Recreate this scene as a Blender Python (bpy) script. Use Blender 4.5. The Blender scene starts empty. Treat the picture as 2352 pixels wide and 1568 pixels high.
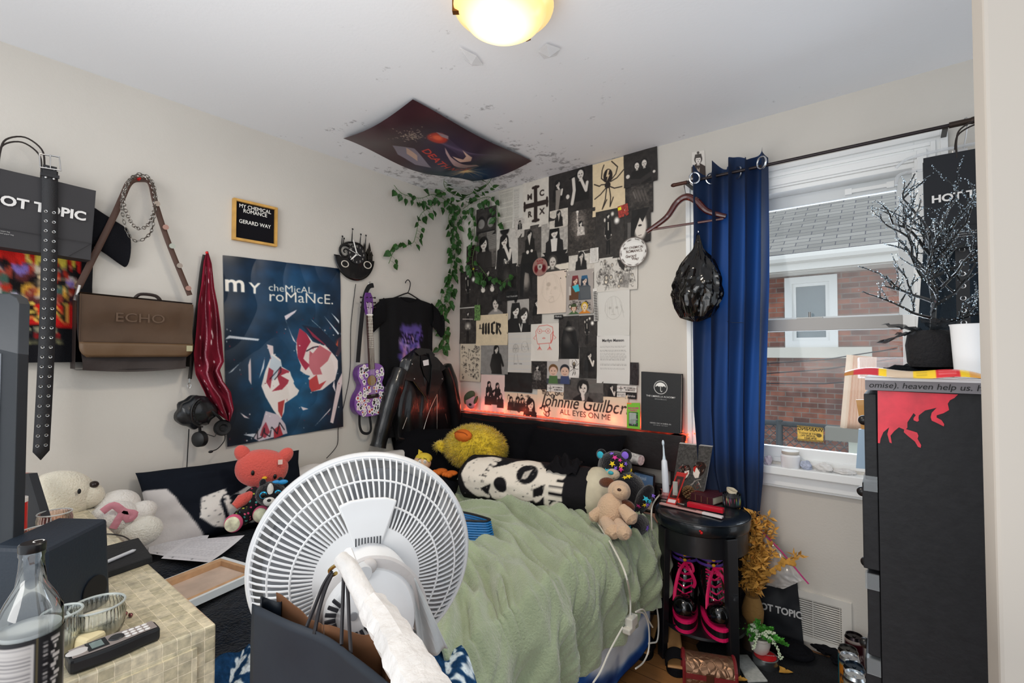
import bpy, math, random
import numpy as np
from mathutils import Vector as V, Matrix, Euler, noise
PI=math.pi
random.seed(7)
S=bpy.context.scene; COL=S.collection
# ---------------------------------------------------------------- camera, world, light
H=1.296; FPX=1105.; PITCH=math.radians(1.452); YAW=math.radians(38.78)
cd=bpy.data.cameras.new('camera'); cam=bpy.data.objects.new('camera',cd); COL.objects.link(cam); S.camera=cam
cd.sensor_width=36; cd.lens=FPX/2352*36; cd.clip_start=.02; cd.clip_end=100
cam.location=(0,0,H); cam.rotation_euler=(PI/2+PITCH,0,YAW)
S.view_settings.view_transform='Standard'; S.view_settings.look='None'; S.view_settings.gamma=1
S.view_settings.exposure=0.12; S.view_settings.use_curve_mapping=False
w=bpy.data.worlds.new('world'); S.world=w; w.use_nodes=True
w.node_tree.nodes['Background'].inputs[0].default_value=(.86,.93,1,1); w.node_tree.nodes['Background'].inputs[1].default_value=1.15
def lamp(name,kind,loc,energy,color,size=.1,rot=(0,0,0),sy=None):
    l=bpy.data.lights.new(name,kind); l.energy=energy; l.color=color
    if kind=='AREA':
        l.size=size
        if sy: l.shape='RECTANGLE'; l.size_y=sy
    elif kind!='SUN': l.shadow_soft_size=size
    else: l.angle=size
    o=bpy.data.objects.new(name,l); o.location=loc; o.rotation_euler=rot; COL.objects.link(o); return o
lamp('room_fill_light','AREA',(-.3,-2.3,1.9),42,(1,.97,.93),1.8,(math.radians(74),0,math.radians(22)))  # added fill light behind the camera, stands for no real source
lamp('ceiling_fill_light','AREA',(-.9,.3,1.2),12,(1,.98,.96),1.4,(PI-.25,0,-.5))  # unseen upward area light added to brighten the ceiling
lamp('window_daylight','AREA',(-.33,2.75,1.5),12,(.82,.91,1),.8,(-PI/2,0,0),1.2)
XL=-2.48; YB=2.49; ZC=2.41
# ---------------------------------------------------------------- pixel to place
_f=V((-math.sin(YAW),math.cos(YAW),0)); RT=V((math.cos(YAW),math.sin(YAW),0))
FW=_f*math.cos(PITCH)+V((0,0,math.sin(PITCH))); UP=V((0,0,math.cos(PITCH)))-_f*math.sin(PITCH); CAM=V((0,0,H))
def ray(x,y): return FW+RT*((x-1176)/FPX)+UP*((784-y)/FPX)
def on(x,y,ax,val):
    d=ray(x,y); return CAM+d*((val-CAM[ax])/d[ax])
def WL(x,y): p=on(x,y,0,XL); return p.y,p.z
def WB(x,y): p=on(x,y,1,YB); return p.x,p.z
def dep(x,y,d): return CAM+ray(x,y)*d
# ---------------------------------------------------------------- colours and materials
def lin(c):
    if isinstance(c,str): c=[int(c[i:i+2],16)/255 for i in (0,2,4)]
    return tuple(x/12.92 if x<=.04045 else ((x+.055)/1.055)**2.4 for x in c)
_m={}
def mat(c,r=.6,metal=0,bump=0,bs=60,emit=0,name=None,var=0,vs=8,trans=0,sheen=0,alpha=1,coat=0,ior=1.45,spec=.5):
    """plain procedural material: colour c (hex), optional noise bump and colour variation"""
    key=(c,r,metal,bump,bs,emit,name,var,vs,trans,sheen,alpha,coat,spec)
    if key in _m: return _m[key]
    m=bpy.data.materials.new(name or ('surface_'+str(c))); m.use_nodes=True; nt=m.node_tree; b=nt.nodes['Principled BSDF']
    b.inputs['Roughness'].default_value=r; b.inputs['Metallic'].default_value=metal; b.inputs['IOR'].default_value=ior
    b.inputs['Specular IOR Level'].default_value=spec
    if c=='ATTR':
        a=nt.nodes.new('ShaderNodeVertexColor'); a.layer_name='Col'; src=a.outputs[0]
        nt.links.new(src,b.inputs['Base Color'])
    else:
        col=lin(c); b.inputs['Base Color'].default_value=(*col,1); src=None
    tc=nt.nodes.new('ShaderNodeTexCoord')
    if var and c!='ATTR':
        n=nt.nodes.new('ShaderNodeTexNoise'); n.inputs['Scale'].default_value=vs; n.inputs['Detail'].default_value=5
        nt.links.new(tc.outputs['Object'],n.inputs['Vector'])
        rp=nt.nodes.new('ShaderNodeValToRGB'); rp.color_ramp.elements[0].position=.3; rp.color_ramp.elements[1].position=.7
        rp.color_ramp.elements[0].color=(*[x*(1-var) for x in col],1); rp.color_ramp.elements[1].color=(*[min(1,x*(1+var)) for x in col],1)
        nt.links.new(n.outputs['Fac'],rp.inputs[0]); nt.links.new(rp.outputs[0],b.inputs['Base Color'])
    if bump:
        n=nt.nodes.new('ShaderNodeTexNoise'); n.inputs['Scale'].default_value=bs; n.inputs['Detail'].default_value=4
        nt.links.new(tc.outputs['Object'],n.inputs['Vector'])
        bn=nt.nodes.new('ShaderNodeBump'); bn.inputs['Strength'].default_value=bump; bn.inputs['Distance'].default_value=.01
        nt.links.new(n.outputs['Fac'],bn.inputs['Height']); nt.links.new(bn.outputs[0],b.inputs['Normal'])
    if emit: b.inputs['Emission Color'].default_value=b.inputs['Base Color'].default_value; b.inputs['Emission Strength'].default_value=emit
    if trans: b.inputs['Transmission Weight'].default_value=trans
    if sheen: b.inputs['Sheen Weight'].default_value=sheen; b.inputs['Sheen Roughness'].default_value=.5
    if coat: b.inputs['Coat Weight'].default_value=coat
    if alpha<1: b.inputs['Alpha'].default_value=alpha
    _m[key]=m; return m
def thin_glass(name,tint=(1,1,1),gloss=.08):
    m=bpy.data.materials.new(name); m.use_nodes=True; nt=m.node_tree; nt.nodes.clear()
    o=nt.nodes.new('ShaderNodeOutputMaterial'); t=nt.nodes.new('ShaderNodeBsdfTransparent'); t.inputs[0].default_value=(*tint,1)
    g=nt.nodes.new('ShaderNodeBsdfGlossy'); g.inputs['Roughness'].default_value=.03
    f=nt.nodes.new('ShaderNodeFresnel'); f.inputs[0].default_value=1.45
    a=nt.nodes.new('ShaderNodeMath'); a.operation='ADD'; a.inputs[1].default_value=gloss; a.use_clamp=True
    mx=nt.nodes.new('ShaderNodeMixShader'); nt.links.new(f.outputs[0],a.inputs[0]); nt.links.new(a.outputs[0],mx.inputs[0])
    nt.links.new(t.outputs[0],mx.inputs[1]); nt.links.new(g.outputs[0],mx.inputs[2]); nt.links.new(mx.outputs[0],o.inputs[0]); return m
PRINT=mat('ATTR',.6,name='printed_paper'); GLOSSP=mat('ATTR',.32,name='glossy_print'); CLOTHP=mat('ATTR',.9,name='printed_cloth',bump=.3,bs=300,spec=.2)
BLACK=mat('161618',.55); BLK2=mat('1c1c20',.8,name='black_fabric',bump=.25,bs=250,spec=.2); WHITE=mat('e8e8e6',.4); STEEL=mat('c8c8c8',.28,1); RED=mat('d01818',.4)
# ---------------------------------------------------------------- mesh builder
def frame(o,x,y):
    """matrix with origin o, local x and y axes as given, z = x cross y"""
    x=V(x).normalized(); y=V(y).normalized(); z=x.cross(y).normalized(); y=z.cross(x)
    m=Matrix((x,y,z)).transposed().to_4x4(); m.translation=V(o); return m
def FL(y,z,out=0): return frame((XL+out,y,z),(0,1,0),(0,0,1))
def FB(x,z,out=0): return frame((x,YB-out,z),(1,0,0),(0,0,1))
def TR(x=0,y=0,z=0,rx=0,ry=0,rz=0,s=1):
    m=Matrix.Translation((x,y,z))@Euler((rx,ry,rz)).to_matrix().to_4x4()
    if s!=1: m=m@Matrix.Scale(s,4)
    return m
class MB:
    def __init__(s,T=None): s.v=[];s.f=[];s.mi=[];s.T=T or Matrix();s.c=[]
    def add(s,vs,fs,mi=0):
        n=len(s.v); s.v+=[s.T@V(p) for p in vs]; s.f+=[tuple(i+n for i in f) for f in fs]; s.mi+=[mi]*len(fs); return s
    def box(s,c,d,R=None,mi=0):
        x,y,z=d[0]/2,d[1]/2,d[2]/2; vs=[V((a*x,b*y,e*z)) for a in(-1,1) for b in(-1,1) for e in(-1,1)]
        if R is not None: vs=[R@p for p in vs]
        return s.add([p+V(c) for p in vs],[(0,1,3,2),(4,6,7,5),(0,4,5,1),(2,3,7,6),(0,2,6,4),(1,5,7,3)],mi)
    def b2(s,a,b,mi=0): return s.box([(a[i]+b[i])/2 for i in range(3)],[abs(b[i]-a[i]) for i in range(3)],mi=mi)
    def tube(s,pts,r,n=8,closed=False,mi=0,flat=None,caps=True):
        """swept tube; r number or list; flat=(a,b,upvector) sweeps a flat band"""
        pts=[V(p) for p in pts]; N=len(pts); rr=r if isinstance(r,(list,tuple)) else [r]*N
        vs=[];up=V(flat[2]) if flat else None; prev=None
        for i,p in enumerate(pts):
            a=pts[i-1] if (i or closed) else p; b=pts[(i+1)%N] if (i<N-1 or closed) else p
            t=(b-a); t=t.normalized() if t.length>1e-9 else V((0,0,1))
            if flat: u=up.cross(t); u=u.normalized() if u.length>1e-6 else V((1,0,0)); w_=t.cross(u)
            else:
                if prev is None: q=V((0,0,1)) if abs(t.z)<.9 else V((1,0,0)); u=t.cross(q).normalized()
                else: u=prev-t*prev.dot(t); u=u.normalized() if u.length>1e-6 else t.orthogonal().normalized()
                w_=t.cross(u); prev=u
            for k in range(n):
                an=2*PI*k/n+(PI/4 if flat and n==4 else 0)
                if flat: sc=1.414 if n==4 else 1; vs.append(p+u*(flat[0]*math.cos(an)*sc*(rr[i] if not isinstance(r,(int,float)) else 1))+w_*(flat[1]*math.sin(an)*sc))
                else: vs.append(p+(u*math.cos(an)+w_*math.sin(an))*rr[i])
        fs=[]
        for i in range(N if closed else N-1):
            j=(i+1)%N
            for k in range(n): l=(k+1)%n; fs.append((i*n+k,i*n+l,j*n+l,j*n+k))
        if not closed and caps: fs.append(tuple(range(n))[::-1]); fs.append(tuple((N-1)*n+k for k in range(n)))
        return s.add(vs,fs,mi)
    def cyl(s,a,b,r0,r1=None,n=24,mi=0): return s.tube([a,b],[r0,r0 if r1 is None else r1],n,mi=mi)
    def lathe(s,prof,n=32,T=None,mi=0,ribs=0,ra=0):
        T=T or Matrix(); vs=[]
        for (r,z) in prof:
            for k in range(n):
                a=2*PI*k/n; q=r*(1+(ra*math.cos(ribs*a) if ribs else 0)); vs.append(T@V((q*math.cos(a),q*math.sin(a),z)))
        fs=[]
        for i in range(len(prof)-1):
            for k in range(n): l=(k+1)%n; fs.append((i*n+k,i*n+l,(i+1)*n+l,(i+1)*n+k))
        if prof[0][0]>1e-5: fs.append(tuple(range(n))[::-1])
        if prof[-1][0]>1e-5: fs.append(tuple((len(prof)-1)*n+k for k in range(n)))
        return s.add(vs,fs,mi)
    def ell(s,c,r,R=None,nu=24,nv=14,mi=0,fn=None,p=1):
        """ellipsoid; fn(dir)->radius factor; p<1 gives a boxier body"""
        vs=[];R=R if R is not None else Matrix.Identity(3)
        if isinstance(r,(int,float)): r=(r,r,r)
        sg=lambda x:math.copysign(abs(x)**p,x)
        for j in range(nv+1):
            th=PI*j/nv
            for i in range(nu):
                ph=2*PI*i/nu; d=V((math.sin(th)*math.cos(ph),math.sin(th)*math.sin(ph),math.cos(th))); q=fn(d) if fn else 1
                vs.append(V(c)+R@V((sg(d.x)*r[0]*q,sg(d.y)*r[1]*q,sg(d.z)*r[2]*q)))
        fs=[(j*nu+i,(j+1)*nu+i,(j+1)*nu+(i+1)%nu,j*nu+(i+1)%nu) for j in range(nv) for i in range(nu)]
        return s.add(vs,fs,mi)
    def grid(s,fn,nu,nv,mi=0,closeu=False):
        vs=[fn(i/nu,j/nv) for j in range(nv+1) for i in range(nu+(0 if closeu else 1))]; n=nu if closeu else nu+1
        return s.add(vs,[(j*n+i,j*n+(i+1)%n,(j+1)*n+(i+1)%n,(j+1)*n+i) for j in range(nv) for i in range(nu)],mi)
    def prism(s,poly,z0,z1,mi=0):
        n=len(poly); vs=[(x,y,z0) for x,y in poly]+[(x,y,z1) for x,y in poly]
        return s.add(vs,[tuple(range(n))[::-1],tuple(range(n,2*n))]+[(i,(i+1)%n,n+(i+1)%n,n+i) for i in range(n)],mi)
    def build(s,name,m,parent=None,smooth=True,world=False,bevel=0,sub=0,auto=35,colors=None,solid=0,label=None):
        me=bpy.data.meshes.new(name); me.from_pydata([tuple(p) for p in s.v],[],s.f)
        ms=m if isinstance(m,(list,tuple)) else [m]
        for q in ms: me.materials.append(q)
        if len(ms)>1: me.polygons.foreach_set('material_index',s.mi)
        me.update(); o=bpy.data.objects.new(name,me); COL.objects.link(o)
        if colors is not None:
            at=me.color_attributes.new('Col','FLOAT_COLOR','POINT'); at.data.foreach_set('color',np.asarray(colors,dtype=np.float32).ravel())
        if smooth:
            me.polygons.foreach_set('use_smooth',[True]*len(me.polygons))
            if auto: me.set_sharp_from_angle(angle=math.radians(auto))
        if parent:
            o.parent=parent
            if world: o.matrix_parent_inverse=(parent.matrix_basis if not parent.parent else parent.parent.matrix_basis@parent.matrix_basis).inverted()
        if solid:
            d=o.modifiers.new('solid','SOLIDIFY'); d.thickness=solid; d.offset=0
        if bevel:
            d=o.modifiers.new('bevel','BEVEL'); d.width=bevel; d.segments=2; d.limit_method='ANGLE'; d.angle_limit=.6
        if sub:
            d=o.modifiers.new('sub','SUBSURF'); d.levels=sub; d.render_levels=sub
        if label: o['label']=label
        return o
def tag(o,label,cat,group=None,kind=None):
    o['label']=label; o['category']=cat
    if group: o['group']=group
    if kind: o['kind']=kind
    return o
def thing(name,label,cat,M=None,group=None):
    o=bpy.data.objects.new(name,None); COL.objects.link(o); o.empty_display_size=.02
    if M is not None: o.matrix_basis=M if isinstance(M,Matrix) else Matrix.Translation(M)
    return tag(o,label,cat,group)
def struct(o): o['kind']='structure'; return o
def dup(root,M,label=None,group=None):
    r=root.copy(); COL.objects.link(r); r.matrix_basis=M if isinstance(M,Matrix) else Matrix.Translation(M)
    if label: r['label']=label
    if group: r['group']=group
    def rec(a,b):
        for ch in list(a.children):
            c=ch.copy(); COL.objects.link(c); c.parent=b; rec(ch,c)
    rec(root,r); return r
def N3(p,s=1,o=0): return noise.noise(V(p)*s+V((o,o*1.7,-o)))
def smooth_path(pts,k=6,closed=False):
    pts=[V(p) for p in pts]; n=len(pts); out=[]
    rng=range(n if closed else n-1)
    for i in rng:
        p0=pts[(i-1)%n] if closed or i else pts[0]; p1=pts[i]; p2=pts[(i+1)%n]; p3=pts[(i+2)%n] if closed or i+2<n else p2
        for j in range(k):
            t=j/k; out.append(.5*((2*p1)+(p2-p0)*t+(2*p0-5*p1+4*p2-p3)*t*t+(3*p1-p0-3*p2+p3)*t**3))
    if not closed: out.append(pts[-1])
    return out
# ---------------------------------------------------------------- painting surface prints
class Cv:
    """small raster picture used to colour the vertices of a printed surface; u right, v down, 0..1"""
    def __init__(s,w,h,bg='ffffff'):
        s.w,s.h=w,h; s.a=np.empty((h,w,3)); s.a[:]=s._c(bg); yy,xx=np.mgrid[0:h,0:w]; s.x=(xx+.5)/w; s.y=(yy+.5)/h; s.asp=h/w
    def _c(s,c): return np.array([int(c[i:i+2],16)/255 for i in (0,2,4)]) if isinstance(c,str) else np.array(c)
    def mix(s,m,c): m=np.clip(m,0,1)[...,None]; s.a=s.a*(1-m)+s._c(c)*m; return s
    def ell(s,cx,cy,rx,ry,c,rot=0,soft=.04,k=1):
        X=(s.x-cx);Y=(s.y-cy)*s.asp;ry=ry*s.asp;a=math.radians(rot);u=X*math.cos(a)+Y*math.sin(a);v=-X*math.sin(a)+Y*math.cos(a)
        d=np.sqrt((u/rx)**2+(v/ry)**2); px=1/(s.w*min(rx,ry)); return s.mix(k*(1-d+.5*max(px,soft))/max(px,soft),c)
    def rect(s,x0,y0,x1,y1,c,k=1): return s.mix(k*((s.x>=x0)&(s.x<=x1)&(s.y>=y0)&(s.y<=y1)),c)
    def poly(s,pts,c,k=1):
        m=np.zeros((s.h,s.w))
        for ox,oy in ((-.25,-.25),(.25,-.25),(-.25,.25),(.25,.25)):
            X=s.x+ox/s.w;Y=s.y+oy/s.h;ins=np.zeros((s.h,s.w),bool);n=len(pts)
            for i in range(n):
                x1,y1=pts[i];x2,y2=pts[(i+1)%n]
                if y1==y2: continue
                ins^=((y1>Y)!=(y2>Y))&(X<(x2-x1)*(Y-y1)/(y2-y1)+x1)
            m+=ins*.25
        return s.mix(m*k,c)
    def line(s,pts,wd,c,k=1,taper=False):
        m=np.zeros((s.h,s.w));n=len(pts)-1
        for i in range(n):
            x1,y1=pts[i];x2,y2=pts[i+1];y1*=s.asp;y2*=s.asp;Y=s.y*s.asp;dx,dy=x2-x1,y2-y1;L=dx*dx+dy*dy+1e-12
            t=np.clip(((s.x-x1)*dx+(Y-y1)*dy)/L,0,1);d=np.hypot(s.x-x1-t*dx,Y-y1-t*dy)
            q=wd/2*(1-(i+t)/n if taper else 1); m=np.maximum(m,np.clip((q-d)*s.w+.5,0,1))
        return s.mix(m*k,c)
    def noise(s,amt,sc=8,seed=0,mono=True):
        rg=np.random.RandomState(seed); tot=np.zeros((s.h,s.w))
        for o in range(4):
            n=int(sc*2**o)+2; g=rg.rand(int(n*s.asp)+3,n+1)-.5; yy=s.y*(g.shape[0]-1.001); xx=s.x*(g.shape[1]-1.001); i=yy.astype(int); j=xx.astype(int); fy=yy-i; fx=xx-j
            fy=fy*fy*(3-2*fy); fx=fx*fx*(3-2*fx)
            tot+=((g[i,j]*(1-fx)+g[i,j+1]*fx)*(1-fy)+(g[i+1,j]*(1-fx)+g[i+1,j+1]*fx)*fy)/2**o
        s.n=tot; s.a=np.clip(s.a*(1+amt*tot[...,None]),0,1); return s
    def nmask(s,sc,seed,lo,hi):
        a=s.a; s.noise(0,sc,seed); s.a=a; return np.clip((s.n-lo)/(hi-lo),0,1)
    def text(s,txt,x,y,size,c,bold=0,align='LEFT',shear=0,sx=1,k=1,rot=0):
        vs,fs=text_geo(txt,bold,align,shear); ca,sa=math.cos(rot),math.sin(rot)
        m=np.zeros((s.h,s.w))
        for f in fs:
            p=[]
            for i in f:
                a,b=vs[i][0]*sx*size,-vs[i][1]*size; p.append(((x+a*ca-b*sa)*s.w,(y+(a*sa+b*ca)/s.asp)*s.h))
            p=np.array(p); x0,y0=np.floor(p.min(0)-1).astype(int); x1,y1=np.ceil(p.max(0)+1).astype(int)
            x0=max(x0,0);y0=max(y0,0);x1=min(x1,s.w);y1=min(y1,s.h)
            if x1<=x0 or y1<=y0: continue
            yy,xx=np.mgrid[y0:y1,x0:x1]; acc=np.zeros(xx.shape)
            for ox in (.17,.5,.83):
                for oy in (.17,.5,.83):
                    X=xx+ox;Y=yy+oy;ins=np.zeros(xx.shape,bool);n=len(p)
                    for i in range(n):
                        ax,ay=p[i];bx,by=p[(i+1)%n]
                        if ay==by: continue
                        ins^=((ay>Y)!=(by>Y))&(X<(bx-ax)*(Y-ay)/(by-ay)+ax)
                    acc+=ins/9
            m[y0:y1,x0:x1]+=acc
        return s.mix(m*k,c)
    def sample(s,u,v):
        """rgba rows for arrays u,v"""
        x=np.clip(np.asarray(u)*s.w-.5,0,s.w-1.001); y=np.clip(np.asarray(v)*s.h-.5,0,s.h-1.001); i=y.astype(int); j=x.astype(int); fy=(y-i)[:,None]; fx=(x-j)[:,None]
        a=s.a; j1=np.minimum(j+1,s.w-1); i1=np.minimum(i+1,s.h-1)
        c=(a[i,j]*(1-fx)+a[i,j1]*fx)*(1-fy)+(a[i1,j]*(1-fx)+a[i1,j1]*fx)*fy
        c=np.where(c<=.04045,c/12.92,((c+.055)/1.055)**2.4); return np.concatenate([c,np.ones((len(c),1))],1)
_tg={}
def text_geo(txt,bold=0,align='LEFT',shear=0):
    k=(txt,bold,align,shear)
    if k not in _tg:
        cu=bpy.data.curves.new('lettering','FONT'); cu.body=txt; cu.offset=bold; cu.align_x=align; cu.shear=shear; cu.resolution_u=3
        o=bpy.data.objects.new('lettering',cu); COL.objects.link(o); bpy.context.view_layer.update()
        me=bpy.data.meshes.new_from_object(o); _tg[k]=([tuple(v.co) for v in me.vertices],[tuple(p.vertices) for p in me.polygons])
        bpy.data.objects.remove(o); bpy.data.curves.remove(cu); bpy.data.meshes.remove(me)
    return _tg[k]
def lettering(txt,size,M,m,parent,bold=0,align='LEFT',shear=0,sx=1,name='lettering',bend=None):
    vs,fs=text_geo(txt,bold,align,shear); b=MB()
    b.add([(bend(p[0]*size*sx,p[1]*size) if bend else (p[0]*size*sx,p[1]*size,0)) for p in vs],fs); b.v=[M@p for p in b.v]
    return b.build(name,m,parent,smooth=False)
def sheet(name,fn,cv,nu,nv,m=None,parent=None,world=False,solid=0):
    """printed surface: fn(u,v) gives the place, the picture gives the colour"""
    b=MB().grid(fn,nu,nv); u=np.tile(np.arange(nu+1)/nu,nv+1); v=np.repeat(np.arange(nv+1)/nv,nu+1)
    return b.build(name,m or PRINT,parent,world=world,colors=cv.sample(u,v),auto=0,solid=solid)
# ================================================================ ROOM
def wallmat(name,c,stain=None):
    m=mat(c,.75,bump=.06,bs=120,name=name,var=.03,vs=2.5,spec=.3); return m
WALL=wallmat('wall_paint','c9c4bc'); 
def ceiling_mat():
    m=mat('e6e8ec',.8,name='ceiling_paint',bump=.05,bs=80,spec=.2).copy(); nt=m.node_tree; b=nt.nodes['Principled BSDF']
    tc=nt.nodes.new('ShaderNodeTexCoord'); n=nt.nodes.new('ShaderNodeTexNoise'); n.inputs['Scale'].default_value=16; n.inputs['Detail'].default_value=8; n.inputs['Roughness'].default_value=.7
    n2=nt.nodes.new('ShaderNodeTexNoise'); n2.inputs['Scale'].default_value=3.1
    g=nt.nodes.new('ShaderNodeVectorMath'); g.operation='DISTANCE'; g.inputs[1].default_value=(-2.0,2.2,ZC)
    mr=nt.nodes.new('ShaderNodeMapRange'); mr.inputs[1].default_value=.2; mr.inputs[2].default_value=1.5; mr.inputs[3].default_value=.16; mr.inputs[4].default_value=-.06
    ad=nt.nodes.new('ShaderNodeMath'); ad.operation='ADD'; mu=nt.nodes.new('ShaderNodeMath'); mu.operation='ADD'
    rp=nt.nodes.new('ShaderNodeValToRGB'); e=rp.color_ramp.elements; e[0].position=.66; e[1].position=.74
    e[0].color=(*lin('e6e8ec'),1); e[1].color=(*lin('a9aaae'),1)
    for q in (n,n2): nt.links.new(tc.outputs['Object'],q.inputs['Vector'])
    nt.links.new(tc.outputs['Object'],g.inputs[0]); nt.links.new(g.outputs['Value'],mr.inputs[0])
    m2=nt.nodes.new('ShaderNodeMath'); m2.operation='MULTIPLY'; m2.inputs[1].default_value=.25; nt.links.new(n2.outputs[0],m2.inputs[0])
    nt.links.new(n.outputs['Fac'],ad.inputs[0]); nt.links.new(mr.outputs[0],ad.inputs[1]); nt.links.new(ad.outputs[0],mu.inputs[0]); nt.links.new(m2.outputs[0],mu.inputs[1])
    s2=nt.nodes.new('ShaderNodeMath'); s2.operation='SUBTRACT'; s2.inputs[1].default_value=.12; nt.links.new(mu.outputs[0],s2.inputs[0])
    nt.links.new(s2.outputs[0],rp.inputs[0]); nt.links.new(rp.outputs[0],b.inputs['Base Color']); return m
def wood_floor():
    m=bpy.data.materials.new('wood_floor'); m.use_nodes=True; nt=m.node_tree; b=nt.nodes['Principled BSDF']; b.inputs['Roughness'].default_value=.3
    tc=nt.nodes.new('ShaderNodeTexCoord'); br=nt.nodes.new('ShaderNodeTexBrick'); br.inputs['Scale'].default_value=1; br.inputs['Brick Width'].default_value=.9; br.inputs['Row Height'].default_value=.085
    br.inputs['Mortar Size'].default_value=.0015; br.inputs['Color1'].default_value=(*lin('b98350'),1); br.inputs['Color2'].default_value=(*lin('a06b3c'),1); br.inputs['Mortar'].default_value=(*lin('4a2f1c'),1)
    n=nt.nodes.new('ShaderNodeTexNoise'); n.inputs['Scale'].default_value=4; n.inputs['Detail'].default_value=8; mp=nt.nodes.new('ShaderNodeMapping'); mp.inputs['Scale'].default_value=(1,14,1)
    mx=nt.nodes.new('ShaderNodeMixRGB'); mx.blend_type='MULTIPLY'; mx.inputs[0].default_value=.5
    nt.links.new(tc.outputs['Object'],br.inputs[0]); nt.links.new(tc.outputs['Object'],mp.inputs[0]); nt.links.new(mp.outputs[0],n.inputs[0])
    nt.links.new(br.outputs[0],mx.inputs[1]); nt.links.new(n.outputs[0],mx.inputs[2]); nt.links.new(mx.outputs[0],b.inputs['Base Color']); return m
struct(MB().b2((XL,-.9,-.05),(1.3,YB,0)).build('floor',wood_floor(),smooth=False))
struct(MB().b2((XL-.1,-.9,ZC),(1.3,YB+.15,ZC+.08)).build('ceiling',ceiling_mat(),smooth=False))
struct(MB().b2((XL-.12,-.9,-.05),(XL,YB+.15,ZC)).build('wall_left',WALL,smooth=False))
# window wall with its opening
WX0,WX1,WZ0,WZ1=-.76,.085,.80,2.06
b=MB(); b.b2((XL,YB,-.05),(WX0,YB+.15,ZC)); b.b2((WX1,YB,-.05),(1.3,YB+.15,ZC)); b.b2((WX0,YB,-.05),(WX1,YB+.15,WZ0)); b.b2((WX0,YB,WZ1),(WX1,YB+.15,ZC))
struct(b.build('wall_back',WALL,smooth=False))
# doorway edges beside the camera
p=dep(2276,784,.5); struct(MB().b2((p.x,p.y,0),(p.x+.55,p.y+.09,ZC)).build('wall_right',mat('a8a29a',.8,name='darkened_wall_paint',spec=.3),smooth=False,bevel=.004))  # same wall paint, colour darkened to offset the strong light here
struct(MB().b2((XL,YB-.014,0),(-.36,YB,.085)).b2((-.10,YB-.014,0),(1.3,YB,.085)).build('baseboard_back',mat('e2dfda',.5),smooth=False,bevel=.003))
struct(MB().b2((XL,-.9,0),(XL+.014,YB-.014,.085)).build('baseboard_left',mat('e2dfda',.5),smooth=False,bevel=.003))
# floor vent grille
g=thing('vent_grille','white slatted metal air return grille low on wall beside the black dresser','vent',FB(-.275,.145))
b=MB()
x0,z0=WB(1790,1338); x1,z1=WB(1958,1490); x0=-.46; cx=-.275; hw=(x1-x0)/2; zt=WB(1829,1350)[1]; zb=.035
c0=(x0+x1)/2-(-.275); 
b.b2((c0-hw+.03,zb-.145,0),(c0+hw-.035,zb-.145+.025,.012)); b.b2((c0-hw+.03,zt-.145-.03,0),(c0+hw-.035,zt-.145,.012)); b.b2((c0-hw,zb-.145,0),(c0-hw+.03,zt-.145,.012)); b.b2((c0+hw-.035,zb-.145,0),(c0+hw,zt-.145,.012))
b.build('grille_frame',mat('d9d5cd',.45),g,smooth=False)
b=MB(); n=17
for i in range(n):
    z=zb-.12+(zt-zb-.055)*(i+.5)/n; b.box((c0,z,.006),(2*hw-.06,.0022,.006),Euler((.7,0,0)).to_matrix())
for k in (-.33,.02,.36): b.b2((c0+k*2*hw-.0015,zb-.12,.004),(c0+k*2*hw+.0015,zt-.17,.011))
o=b.build('louvre',mat('d2cec6',.5),g,smooth=False)
MB().b2((c0-hw+.01,zb-.13,.0005),(c0+hw-.01,zt-.16,.0015)).build('duct_backing',mat('3a3733',.8),g,smooth=False)
# ---------------------------------------------------------------- window
WT=mat('eceeee',.42,name='white_window_paint')
def ring(b,x0,z0,x1,z1,wd,y0,y1):
    b.b2((x0,y0,z0),(x0+wd,y1,z1)); b.b2((x1-wd,y0,z0),(x1,y1,z1)); b.b2((x0+wd,y0,z1-wd),(x1-wd,y1,z1)); b.b2((x0+wd,y0,z0),(x1-wd,y1,z0+wd)); return b
b=MB()
for (o,wd,t) in ((0,.1,.012),(.0,.022,.026),(.035,.016,.02),(.062,.03,.024)):
    X0,X1,Z1=-.84+o,.16-o,2.16-o; b.b2((X0,YB-t,.76),(X0+wd,YB,Z1)); b.b2((X1-wd,YB-t,.76),(X1,YB,Z1)); b.b2((X0+wd,YB-t,Z1-wd),(X1-wd,YB,Z1))
b.b2((WX0-.001,YB,WZ0),(WX0+.02,YB+.13,WZ1)); b.b2((WX1-.02,YB,WZ0),(WX1+.001,YB+.13,WZ1)); b.b2((WX0,YB,WZ1-.02),(WX1,YB+.13,WZ1+.001))
struct(b.build('window_casing',WT,smooth=False,bevel=.002))
b=MB(); b.b2((-.87,YB-.06,.755),(.19,YB+.1,.79)); b.b2((-.84,YB-.028,.70),(.16,YB,.755)); b.b2((-.84,YB-.02,.69),(.16,YB,.70))
struct(b.build('window_sill',WT,smooth=False,bevel=.004))
X0,X1=WX0+.02,WX1-.02; ZM=on(2075,735,1,2.56)[2]
b=MB(); 
b.b2((X0,YB+.085,ZM),(X0+.05,YB+.115,WZ1-.02)); b.b2((X1-.06,YB+.085,ZM),(X1,YB+.115,WZ1-.02)); b.b2((X0+.05,YB+.085,WZ1-.075),(X1-.06,YB+.115,WZ1-.02)); b.b2((X0+.05,YB+.085,ZM),(X1-.06,YB+.115,ZM+.03))
s1=struct(b.build('window_1_upper_sash',mat('d4d8da',.5),smooth=False,bevel=.002))
b=MB(); zb=.79
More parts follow.
